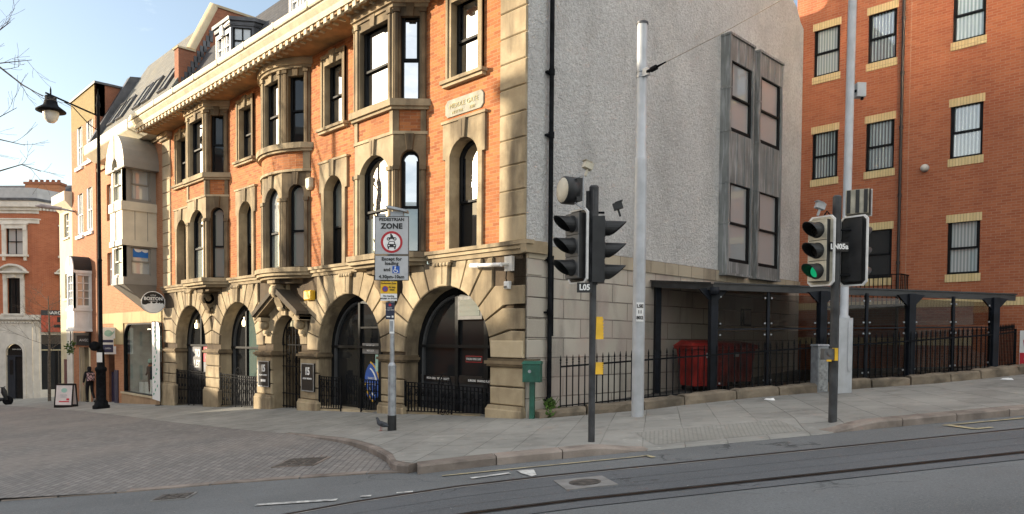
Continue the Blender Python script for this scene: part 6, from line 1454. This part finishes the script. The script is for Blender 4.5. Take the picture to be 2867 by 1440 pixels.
# street lamp
lx, ly = -22.47, -1.76; t = thing('street_lamp', 'tall black heritage lamp post with a bell lantern on a long arm', 'street lamp', (lx, ly, gz(lx, ly))); z = gz(lx, ly)
b = MB(); b.lathe([(.32, 0), (.32, .12), (.26, .16), (.24, .30), (.19, .36), (.18, 1.5), (.22, 1.56), (.22, 1.66), (.15, 1.72), (.13, 2.3), (.15, 2.36), (.085, 2.45), (.08, 6), (.10, 6.05), (.07, 6.1), (.06, 12.2), (.10, 12.25), (.08, 12.3), (.05, 12.5), (.07, 12.6), (.02, 12.75), (.005, 12.95)], 16, o=(lx, ly, z)); b.build('post', IRON, t)
ay = -3.42; zt = z+12.0
b = MB(); b.tube([(lx, ly, zt-.15), (lx, ly-.4, zt-.05), (lx, ay-.18, zt+.34)], .035, 8); b.tube([(lx, ly, zt-.75), (lx, ly-.35, zt-.55), (lx, ly-.9, zt-.0), (lx, ly-1.2, zt+.12)], .018, 6); scroll(MB(), 0, 0, 1, 0)
b.tube([(lx, ay, zt+.36), (lx, ay, zt+.1)], .03, 8); b.lathe([(.005, .62), (.03, .5), (.03, .36)], 8, o=(lx, ay, zt)); b.build('arm', IRON, t)
b = MB(); b.lathe([(.05, .30), (.20, .24), (.20, .06), (.23, .04), (.23, -.02), (.27, -.12), (.40, -.22), (.52, -.31), (.52, -.35), (.27, -.36)], 20, o=(lx, ay, zt)); b.build('lantern_hood', IRON, t); b = MB(); b.lathe([(.28, -.36), (.28, -.48), (.22, -.66), (.12, -.77), (.005, -.80)], 18, o=(lx, ay, zt)); b.build('bowl', LAMPGLASS, t)
b = MB(frame((lx, ly, z), 84)); b.lathe([(.01, -.03), (.2, -.03), (.2, .03), (.01, .03)], 18, 0, frame((lx, ly, z+2.55), 84) @ Matrix.Translation((-.22, -.05, 0)) @ Matrix.Rotation(PI/2, 4, 'X')); b.build('round_plate', IRON, t); b = MB(frame((lx, ly, z), 60)); b.box(-.10, .10, -.19, -.17, 1.9, 2.3); b.build('small_notice', PRINTWHITE, t)
# A-boards
def aboard(x, y, deg, h, w, face, label, printed=True):
    z = gz(x, y); t = thing('sandwich_board', label, 'sandwich board', (x, y, z)); M = frame((x, y, z), deg)
    for s, rot in ((-1, -8), (1, 8)):
        Ms = M @ Matrix.Translation((0, s*.24, 0)) @ Matrix.Rotation(RAD(rot), 4, 'X')
        b = MB(Ms); b.ring([(-w, .0), (-w, h), (w, h), (w, 0)], [(-w+.05, .12), (-w+.05, h-.07), (w-.05, h-.07), (w-.05, .12)], -.02, .02, closed=True); f = b.build('frame', BLACKSIGN, t); b = MB(Ms); b.box(-w+.04, w-.04, -.008, .008, .11, h-.06); b.build('poster', face, f)
        if s < 0 and printed:
            b = MB(Ms); b.box(-w*.5, w*.6, -.012, -.008, .25, .30); b.box(w*.3, w*.6, -.012, -.008, .33, .42); b.build('red_print', POSTERRED, f); b = MB(Ms); ellipse(b, 0, h*.72, .13, .10, -.012, -.008); b.build('green_print', MINT, f); text('lettering', 'SPECIAL\nOFFERS', .09, Ms @ Matrix.Translation((0, -.012, h*.48)), SIGNGREY, f)
aboard(-27.0, -1.95, 48, 1.08, .40, paint('pale pink poster', (.74, .66, .64), .6, .06), 'black framed sandwich board with a pale poster on the pavement')
aboard(-38.6, 1.0, 35, .95, .3, BLACKSIGN, 'plain dark sandwich board behind the young bare tree', False)
# cafe chairs
def chair(x, y, deg, label):
    z = gz(x, y); t = thing('cafe_chair', label, 'chair', (x, y, z), 'orange chairs outside the shop'); M = frame((x, y, z), deg); b = MB(M); b.box(-.2, .2, -.2, .2, .43, .46); b.build('seat', ORANGEWOOD, t); b = MB(M)
    for k in range(4): b.box(-.2, .2, .2, .225, .52+k*.1, .59+k*.1)
    b.build('backrest', ORANGEWOOD, t)
    for u in (-.19, .19):
        for v, h in ((-.19, .44), (.2, .9)): b = MB(M); b.tube([(u*1.1, v*1.15, 0), (u, v, h)], .016, 6); b.build('leg', ORANGEWOOD, t)
chair(-31.2, -.95, 200, 'orange slatted chair nearest the sandwich board'); chair(-32.6, -.75, 150, 'orange slatted chair close to the shop doorway')
# litter and weed, pigeon
for (x, y, s, lab) in ((3.36, 4.0, .085, 'crumpled white litter by the edging stones behind the crossing'), (6.67, 8.9, .10, 'flat white litter on the upper pavement at the right')):
    b = MB(); vs = []; random.seed(int(x*10))
    for k in range(7): a = 2*PI*k/7; vs.append((x+s*math.cos(a)*random.uniform(.6, 1.1)*1.6, y+s*math.sin(a)*random.uniform(.6, 1.1), gz(x, y)+.006))
    top_ = [(p[0]*.7+x*.3, p[1]*.7+y*.3, p[2]+random.uniform(.02, .05)) for p in vs]; b.add(vs+top_+[(x, y, gz(x, y)+.04)], [(k, (k+1) % 7, 7+(k+1) % 7, 7+k) for k in range(7)]+[(7+k, 7+(k+1) % 7, 14) for k in range(7)]); tag(b.build('crumpled_paper', PRINTWHITE), lab, 'litter')
random.seed(11)
t = thing('weed_plant', 'leafy green weed growing at the foot of the downpipe', 'plant', (.35, .45, .1)); b = MB()
for k in range(10):
    a = random.uniform(0, 6.28); l = random.uniform(.12, .42); p0 = Vector((.38, .38, .05)); p2 = p0+Vector((math.cos(a)*l*.5, math.sin(a)*l*.5, l)); b.tube([p0, (p0+p2)/2+Vector((0, 0, .05)), p2], .006, 4)
b.build('stem', LEAF, t); b = MB(); leafblob(b, (.38, .36, .18), .17, 90, .08); leafblob(b, (.34, .42, .33), .09, 30, .07); leafblob(b, (.48, .2, .12), .10, 30, .09); b.build('foliage', LEAF, t)
def body(name, joints, bones, mat, parent, root, sub=2):
    """A continuous body grown over joints with the Skin modifier."""
    me = bpy.data.meshes.new(name); ks = list(joints); me.from_pydata([joints[k][0] for k in ks], [(ks.index(a), ks.index(c)) for a, c in bones], [])
    o = bpy.data.objects.new(name, me); COL.objects.link(o)
    m = o.modifiers.new('Skin', 'SKIN'); m.use_smooth_shade = True
    for k, sv in zip(ks, me.skin_vertices[0].data): r = joints[k][1]; sv.radius = (r, r) if not isinstance(r, tuple) else r; sv.use_root = (k == root)
    s = o.modifiers.new('Subdivision', 'SUBSURF'); s.levels = sub; s.render_levels = sub
    dg = bpy.context.evaluated_depsgraph_get(); em = bpy.data.meshes.new_from_object(o.evaluated_get(dg)); em.name = name
    bpy.data.objects.remove(o); o = bpy.data.objects.new(name, em); COL.objects.link(o); em.materials.clear()
    for q in (mat if isinstance(mat, list) else [mat]): em.materials.append(q)
    for p in em.polygons: p.use_smooth = True
    if parent is not None: o.parent = parent; o.matrix_parent_inverse = world(parent).inverted()
    return o
x, y = -1.52, -2.50; z = gz(x, y); t = thing('pigeon', 'grey pigeon standing at the foot of the zone sign post', 'pigeon', (x, y, z)); M = Matrix.Translation((x, y, z)) @ Matrix.Rotation(RAD(200), 4, 'Z')
Jp = {'tail': ((-.20, 0, .10), .018), 'rump': ((-.11, 0, .12), .04), 'body': ((-.02, 0, .135), .062), 'chest': ((.06, 0, .155), .055), 'neck': ((.09, 0, .215), .03), 'head': ((.10, 0, .255), .027), 'bill': ((.145, 0, .245), .006)}
o = body('body', {k: (tuple(M @ Vector(v)), r) for k, (v, r) in Jp.items()}, [('tail', 'rump'), ('rump', 'body'), ('body', 'chest'), ('chest', 'neck'), ('neck', 'head'), ('head', 'bill')], paint('pigeon grey', (.05, .055, .065), .6, .3, 20), t, 'body', 1)
b = MB(M)
for v in (-.025, .025): b.tube([(.0, v, .10), (.01, v, .03), (.0, v, .004), (.045, v, .003)], .006, 5)
b.build('leg', paint('pink legs', (.35, .10, .09), .6), t)
# person walking away
px, py = -30.2, -.15; z = gz(px, py); t = thing('person', 'person in black hooded top and trousers walking away with a patterned backpack', 'person', (px, py, z)); S = 1.86/1.75
M = Matrix.Translation((px, py, z)) @ Matrix.Rotation(RAD(182), 4, 'Z') @ Matrix.Scale(S, 4)
J = {'pelvis': ((0, 0, .93), .13), 'belly': ((.0, 0, 1.10), .135), 'chest': ((.02, 0, 1.30), .15), 'neck': ((.03, 0, 1.46), .075), 'head': ((.05, 0, 1.60), .105), 'crown': ((.05, 0, 1.70), .085),
 'shL': ((.02, .17, 1.39), .075), 'elL': ((-.05, .24, 1.13), .055), 'wrL': ((.06, .25, .93), .04), 'shR': ((.02, -.17, 1.39), .075), 'elR': ((-.02, -.24, 1.13), .055), 'wrR': ((.12, -.22, .95), .04),
 'hipL': ((0, .09, .88), .105), 'knL': ((.10, .09, .50), .07), 'anL': ((.06, .09, .09), .048), 'hipR': ((0, -.09, .88), .105), 'knR': ((-.04, -.09, .49), .07), 'anR': ((-.30, -.09, .20), .048)}
o = body('body', {k: (tuple(M @ Vector(v)), r*S) for k, (v, r) in J.items()}, [('pelvis', 'belly'), ('belly', 'chest'), ('chest', 'neck'), ('neck', 'head'), ('head', 'crown'), ('chest', 'shL'), ('shL', 'elL'), ('elL', 'wrL'), ('chest', 'shR'), ('shR', 'elR'), ('elR', 'wrR'), ('pelvis', 'hipL'), ('hipL', 'knL'), ('knL', 'anL'), ('pelvis', 'hipR'), ('hipR', 'knR'), ('knR', 'anR')], CLOTHBLACK, t, 'pelvis')
b = MB(M); b.bbox(-.16, .16, -.27, -.12, 1.02, 1.40, .04, 0, M @ Matrix.Rotation(RAD(-90), 4, 'Z')); b.bbox(-.12, .12, -.31, -.26, 1.05, 1.22, .02, 0, M @ Matrix.Rotation(RAD(-90), 4, 'Z')); b.build('backpack', CLOTHPINK, t)
for (fx, fy, fz_, rx) in ((.06, .09, .0, 0), (-.30, -.09, .10, 50)):
    b = MB(M @ Matrix.Translation((fx, fy, fz_+.05)) @ Matrix.Rotation(RAD(rx), 4, 'Y')); b.tube([(-.09, 0, -.01), (-.02, 0, .0), (.08, 0, -.012), (.17, 0, -.025)], [.035, .05, .045, .025], 10); b.box(-.11, .19, -.045, .045, -.05, -.035, 1); b.build('shoe', [CLOTHBLACK, SHOEWHITE], t)
for k, wr in (('L', (.06, .25, .93)), ('R', (.12, -.22, .95))):
    b = MB(M @ Matrix.Translation(wr)); b.tube([(0, 0, 0), (.01, 0, -.05), (.02, 0, -.10)], [.028, .038, .03], 8)
    for f in range(4): b.tube([(.0+.018*(f-1.5), 0, -.09), (.01+.018*(f-1.5), 0, -.135), (.025+.016*(f-1.5), 0, -.165-.006*(f in (1, 2)))], [.009, .009, .007], 6)
    b.tube([(.035, 0, -.03), (.055, 0, -.075), (.055, 0, -.10)], [.012, .010, .008], 6); b.build('hand', SKIN, t)
# shop mannequins
for (mx, my, m_, lab) in ((-23.6, .55, paint('dark coat', (.03, .05, .06), .9), 'mannequin in dark coat, green hat and orange scarf in the display window'), (-22.75, .75, CLOTHBLACK, 'mannequin in black beside the green hatted one in the display window')):
    t = thing('mannequin', lab, 'mannequin', (mx, my, -.85)); M = Matrix.Translation((mx, my, -.85)) @ Matrix.Rotation(RAD(-60), 4, 'Z') @ Matrix.Scale(.84, 4)
    Jm = dict(J); Jm['knL'] = ((0, .09, .5), .07); Jm['knR'] = ((0, -.09, .5), .07); Jm['anL'] = ((0, .09, .08), .05); Jm['anR'] = ((0, -.09, .08), .05)
    body('figure', {k: (tuple(M @ Vector(v)), r*.84*(1.1 if k in ('belly', 'chest', 'pelvis') else 1)) for k, (v, r) in Jm.items()}, [('pelvis', 'belly'), ('belly', 'chest'), ('chest', 'neck'), ('neck', 'head'), ('head', 'crown'), ('chest', 'shL'), ('shL', 'elL'), ('elL', 'wrL'), ('chest', 'shR'), ('shR', 'elR'), ('elR', 'wrR'), ('pelvis', 'hipL'), ('hipL', 'knL'), ('knL', 'anL'), ('pelvis', 'hipR'), ('hipR', 'knR'), ('knR', 'anR')], m_, t, 'pelvis', 1)
    if m_ is not CLOTHBLACK:
        b = MB(M); b.lathe([(.12, 1.62), (.125, 1.70), (.09, 1.80), (.01, 1.84)], 12, o=(.05, 0, 0)); b.build('hat', MINT, t); b = MB(M); b.lathe([(.09, 1.42), (.13, 1.46), (.09, 1.52)], 12, o=(.03, 0, 0)); b.build('scarf', ORANGEWOOD, t)
# parked scooter at the left edge
sx_, sy_ = -38.1, -2.75; z = gz(sx_, sy_); t = thing('scooter', 'dark motor scooter seen end on at the left edge of the square', 'scooter', (sx_, sy_, z)); M = Matrix.Translation((sx_, sy_, z)) @ Matrix.Rotation(RAD(60), 4, 'Z')
for v in (-.55, .6): b = MB(M); b.lathe([(.14, -.05), (.25, -.06), (.27, 0), (.25, .06), (.14, .05)], 16, 0, M @ Matrix.Translation((v, 0, .27)) @ Matrix.Rotation(PI/2, 4, 'X')); b.build('wheel', IRON, t)
b = MB(M); b.tube([(-.8, 0, .6), (-.5, 0, .62), (-.1, 0, .5), (.15, 0, .32), (.4, 0, .35)], [.10, .17, .16, .13, .08], 12); b.tube([(.55, 0, .3), (.42, 0, .75), (.36, 0, 1.0)], [.09, .15, .08], 12); b.build('bodywork', SIGNALBLACK, t); b = MB(M); b.tube([(-.75, 0, .78), (-.4, 0, .80), (-.1, 0, .74)], [.10, .14, .09], 10); b.build('seat', CLOTHBLACK, t); b = MB(M); b.tube([(.36, -.33, 1.03), (.38, 0, 1.0), (.36, .33, 1.03)], .018, 6); b.build('handlebar', IRON, t)
# bare trees
def grow(b, p, d, L, r, depth, tw):
    pts = [Vector(p)]; n = 4; d = Vector(d).normalized()
    for k in range(n):
        d = (d+Vector((random.uniform(-1, 1), random.uniform(-1, 1), random.uniform(-.5, .8)))*tw).normalized(); pts.append(pts[-1]+d*L/n)
    b.tube(pts, [max(.004, r*(1-.5*k/n)) for k in range(n+1)], 5, caps=False)
    if depth:
        for k in range(2, n+1):
            for _ in range(1 if k < n else 2):
                a = (d+Vector((random.uniform(-1, 1), random.uniform(-1, 1), random.uniform(-.6, .7)))*.8).normalized(); grow(b, pts[k], a, L*random.uniform(.55, .8), r*.5, depth-1, tw)
random.seed(5)
tx, ty = -37.7, -.26; z = gz(tx, ty); t = thing('young_tree', 'slender young bare tree on the pavement before the far building', 'tree', (tx, ty, z)); b = MB(); b.tube([(tx, ty, z-.05), (tx+.02, ty, z+2.2), (tx-.03, ty+.05, z+4.2), (tx, ty, z+6.0)], [.09, .075, .05, .02], 8); b.build('trunk', BARK, t); b = MB()
for k in range(13): zz = z+2.6+k*.26; a = k*2.4; grow(b, (tx, ty, zz), (math.cos(a), math.sin(a), .55), 1.5-.06*k, .016, 2, .18)
b.build('branch', BARK, t)
random.seed(21)
tx, ty = -17.6, -9.2; z = gz(tx, ty); t = thing('bare_tree', 'bare winter tree whose fine twigs reach in from the left edge', 'tree', (tx, ty, z)); b = MB(); b.tube([(tx, ty, z-.1), (tx+.1, ty, z+3), (tx, ty+.1, z+6), (tx+.2, ty+.2, z+10), (tx+.2, ty+.3, z+13)], [.24, .2, .16, .10, .04], 10); b.build('trunk', BARK, t)
def limb(name, pts, r):
    b = MB(); P = [Vector(p) for p in pts]; b.tube(P, [r*(1-.85*k/(len(P)-1))+.004 for k in range(len(P))], 6)
    for k in range(1, len(P)):
        for _ in range(2):
            q = P[k-1].lerp(P[k], random.random()); d = (P[k]-P[k-1]).normalized(); a = (d+Vector((random.uniform(-.5, .5), random.uniform(-.5, .5), random.uniform(-.7, .7)))*1.0).normalized(); grow(b, q, a, random.uniform(.4, .8), r*.22, 1, .22)
    b.build(name, BARK, t)
limb('branch', [(tx, ty, z+8), (-16.9, -7.4, 9.2), (-16.22, -6.13, 9.72), (-15.75, -5.65, 9.2), (-15.29, -5.23, 8.86)], .05)
limb('branch', [(tx, ty, z+9.5), (-16.9, -7.2, 10.4), (-16.26, -6.12, 10.85), (-16.03, -5.88, 11.1)], .035)
limb('branch', [(tx, ty, z+8.5), (-16.7, -7.0, 9.6), (-16.1, -6.05, 9.85), (-15.55, -5.45, 9.95)], .03)
limb('branch', [(tx, ty, z+6.5), (-16.8, -7.0, 7.4), (-16.18, -6.16, 7.55), (-15.63, -5.64, 7.38)], .035)
limb('branch', [(tx, ty, z+5.5), (-16.8, -7.0, 6.3), (-16.14, -6.19, 6.6), (-15.69, -5.72, 6.80), (-15.3, -5.3, 6.6)], .035)
limb('branch', [(tx, ty, z+7), (-16.9, -7.2, 7.9), (-16.2, -6.2, 8.2), (-15.8, -5.8, 8.5)], .025)
# ------------------------------------------------------------------ unseen buildings put outside the frame, sized to shade the street and show in the windows
def outside(name, label, M, L, D, z0, H, mat, roof=None, bays=0, storeys=3):
    t = thing(name, label, 'building', tuple(M.translation)); b = MB(M)
    hs = []
    for k in range(bays):
        u = L*(k+.5)/bays
        for s in range(storeys): hs.append((u-.55, u+.55, z0+1.2+s*(H/storeys), z0+1.2+s*(H/storeys)+1.7))
    b.wall(0, L, z0-2, z0+H, hs, 0, 0, .2); b.box(0, L, .25, D, z0-2, z0+H); b.box(-.2, L+.2, -.3, .3, z0+H, z0+H+.35, 1); b.build('wall', [mat, OFFWHITE], t)
    for a, c, e, f in hs: window(t, M, a, c, e, f, f, .1, mid=.5, pane_m=PANEDARK)
    if roof: b = MB(M); b.add([(0, .2, z0+H+.35), (L, .2, z0+H+.35), (L, D/2, z0+H+roof), (0, D/2, z0+H+roof), (L, D, z0+H+.35), (0, D, z0+H+.35)], [(0, 1, 2, 3), (3, 2, 4, 5), (1, 4, 2), (0, 3, 5)]); b.build('roof', DARKSLATE, t)
    return t
outside('corner_terrace', 'dark brick terrace outside the frame across the pedestrian street', frame((-7.5, -17.5, -1), 180), 12.4, 9, -1, 14.2, DARKBRICK, None, 4, 4)
outside('brick_terrace', 'brick terrace outside the frame opposite the entrance', frame((-20.0, -17.5, -1.4), 180), 11.0, 9, -1.4, 9.15, OLDBRICK, None, 4, 2)
outside('low_shop', 'low stucco shop outside the frame between two terraces', frame((-31.1, -17.5, -1.8), 180), 9.6, 9, -1.8, 6.6, CREAMWALL, None, 3, 2)
outside('tall_terrace', 'taller brick terrace outside the frame at the far end of the street', frame((-40.8, -17.5, -2.2), 180), 78, 9, -2.2, 11.4, OLDBRICK, None, 24, 3)
outside('tall_shade_block', 'unseen brick block added behind the terraces to shade the street', frame((4, -40, -1), 180), 48.5, 10, -2, 20, REDBRICK, None, 11, 4)  # this block and the next are added to stop low sun
outside('low_shade_block', 'lower unseen brick block added beside the taller one to shade the street', frame((-44.6, -40, -1), 180), 8, 10, -2, 17.3, OLDBRICK, None, 2, 4)
# unseen office put across the tram street so its upper glazing throws the low sun back on to the red block
t = thing('glass_office', 'office block outside the frame across the tram street with reflective upper glazing', 'building', (25, -3, 0)); M = frame((25, 3, 0), -90)
b = MB(M); b.box(0, 12.6, .0, 12, -1, 15.1); b.box(0, 12.6, .3, 12, 15.1, 24); b.box(-.2, 12.8, -.2, 12, 24, 24.5); b.build('wall', paint('pale office concrete', (.45, .45, .43), .8, .1), t)
g = NT('mirror glazing'); gl = g.n('ShaderNodeBsdfGlossy'); gl.inputs['Roughness'].default_value = .16; gl.inputs['Color'].default_value = (.8, .72, .6, 1); g.nt.links.new(gl.outputs[0], g.out.inputs['Surface'])
for k in range(6): b = MB(M); b.box(.05+k*2.1, 2.02+k*2.1, .02, .1, 15.2, 23.9); b.build('glazing', g.m, t)

# ------------------------------------------------------------------ sky, sun, camera
EL, AZ = RAD(12), RAD(48)
S_ = Vector((-math.sin(AZ)*math.cos(EL), -math.cos(AZ)*math.cos(EL), math.sin(EL)))
w = bpy.data.worlds.new('World'); SC.world = w; w.use_nodes = True; nt = w.node_tree; bg = nt.nodes['Background']
sky = nt.nodes.new('ShaderNodeTexSky'); sky.sky_type = 'NISHITA'; sky.sun_disc = False; sky.sun_elevation = EL; sky.sun_rotation = math.atan2(S_.x, S_.y) % (2*PI); sky.air_density = 1.0; sky.dust_density = 1.6; sky.ozone_density = 1.0; sky.altitude = 0
tc = nt.nodes.new('ShaderNodeTexCoord'); mp = nt.nodes.new('ShaderNodeMapping'); mp.inputs['Scale'].default_value = (1.4, 1.4, 4.5); nz = nt.nodes.new('ShaderNodeTexNoise'); nz.inputs['Scale'].default_value = 2.2; nz.inputs['Detail'].default_value = 8; nz.inputs['Roughness'].default_value = .6
nt.links.new(tc.outputs['Generated'], mp.inputs[0]); nt.links.new(mp.outputs[0], nz.inputs['Vector'])
# cloud cover: broken high cloud, thickened unseen overhead and to the east as added fill light
sp = nt.nodes.new('ShaderNodeSeparateXYZ'); nt.links.new(tc.outputs['Generated'], sp.inputs[0])
def wm(op, a, b):
    x = nt.nodes.new('ShaderNodeMath'); x.operation = op
    for i, v in enumerate((a, b)):
        if isinstance(v, (int, float)): x.inputs[i].default_value = v
        else: nt.links.new(v, x.inputs[i])
    return x.outputs[0]
cover = wm('ADD', wm('MULTIPLY', sp.outputs[0], .20), wm('MULTIPLY', sp.outputs[2], .20))
mr = nt.nodes.new('ShaderNodeMapRange'); mr.inputs[1].default_value = .50; mr.inputs[2].default_value = .86; mr.inputs[3].default_value = .045; mr.inputs[4].default_value = .85; nt.links.new(wm('ADD', nz.outputs['Fac'], cover), mr.inputs[0])
mx = nt.nodes.new('ShaderNodeMixRGB'); mx.inputs[2].default_value = (8.6, 8.5, 8.3, 1); nt.links.new(mr.outputs[0], mx.inputs[0]); nt.links.new(sky.outputs[0], mx.inputs[1]); nt.links.new(mx.outputs[0], bg.inputs[0]); bg.inputs[1].default_value = .085
sl = bpy.data.lights.new('sun', 'SUN'); sl.energy = 2.9; sl.angle = RAD(.5); sl.color = (1., .86, .66); so = bpy.data.objects.new('sun', sl); COL.objects.link(so); so.rotation_euler = S_.to_track_quat('Z', 'Y').to_euler(); so.location = S_*60
yaw, pitch, roll = 7.80683479e-01, 3.09431234e-02, 7.23664533e-03
f = Vector((-math.cos(yaw)*math.cos(pitch), math.sin(yaw)*math.cos(pitch), -math.sin(pitch))); r = f.cross(Vector((0, 0, 1))).normalized(); u = r.cross(f)
r2 = r*math.cos(roll)+u*math.sin(roll); u2 = u*math.cos(roll)-r*math.sin(roll)
cd = bpy.data.cameras.new('camera'); co = bpy.data.objects.new('camera', cd); COL.objects.link(co); SC.camera = co
co.matrix_world = Matrix(((r2.x, u2.x, -f.x, 10.50), (r2.y, u2.y, -f.y, -10.79), (r2.z, u2.z, -f.z, 1.60), (0, 0, 0, 1)))
cd.sensor_fit = 'HORIZONTAL'; cd.sensor_width = 36; cd.lens = 2043.3/2867*36; cd.shift_y = (1017.3-720)/2867; cd.clip_start = .1; cd.clip_end = 2000
vs_ = SC.view_settings; SC.display_settings.display_device = 'sRGB'; vs_.view_transform = 'Standard'; vs_.look = 'None'; vs_.exposure = 1.78; vs_.gamma = 1; vs_.use_curve_mapping = False
SC.cycles.max_bounces = 8; SC.cycles.transparent_max_bounces = 12; SC.cycles.caustics_reflective = True; SC.cycles.sample_clamp_indirect = 20; SC.cycles.use_denoising = True; SC.cycles.blur_glossy = .1
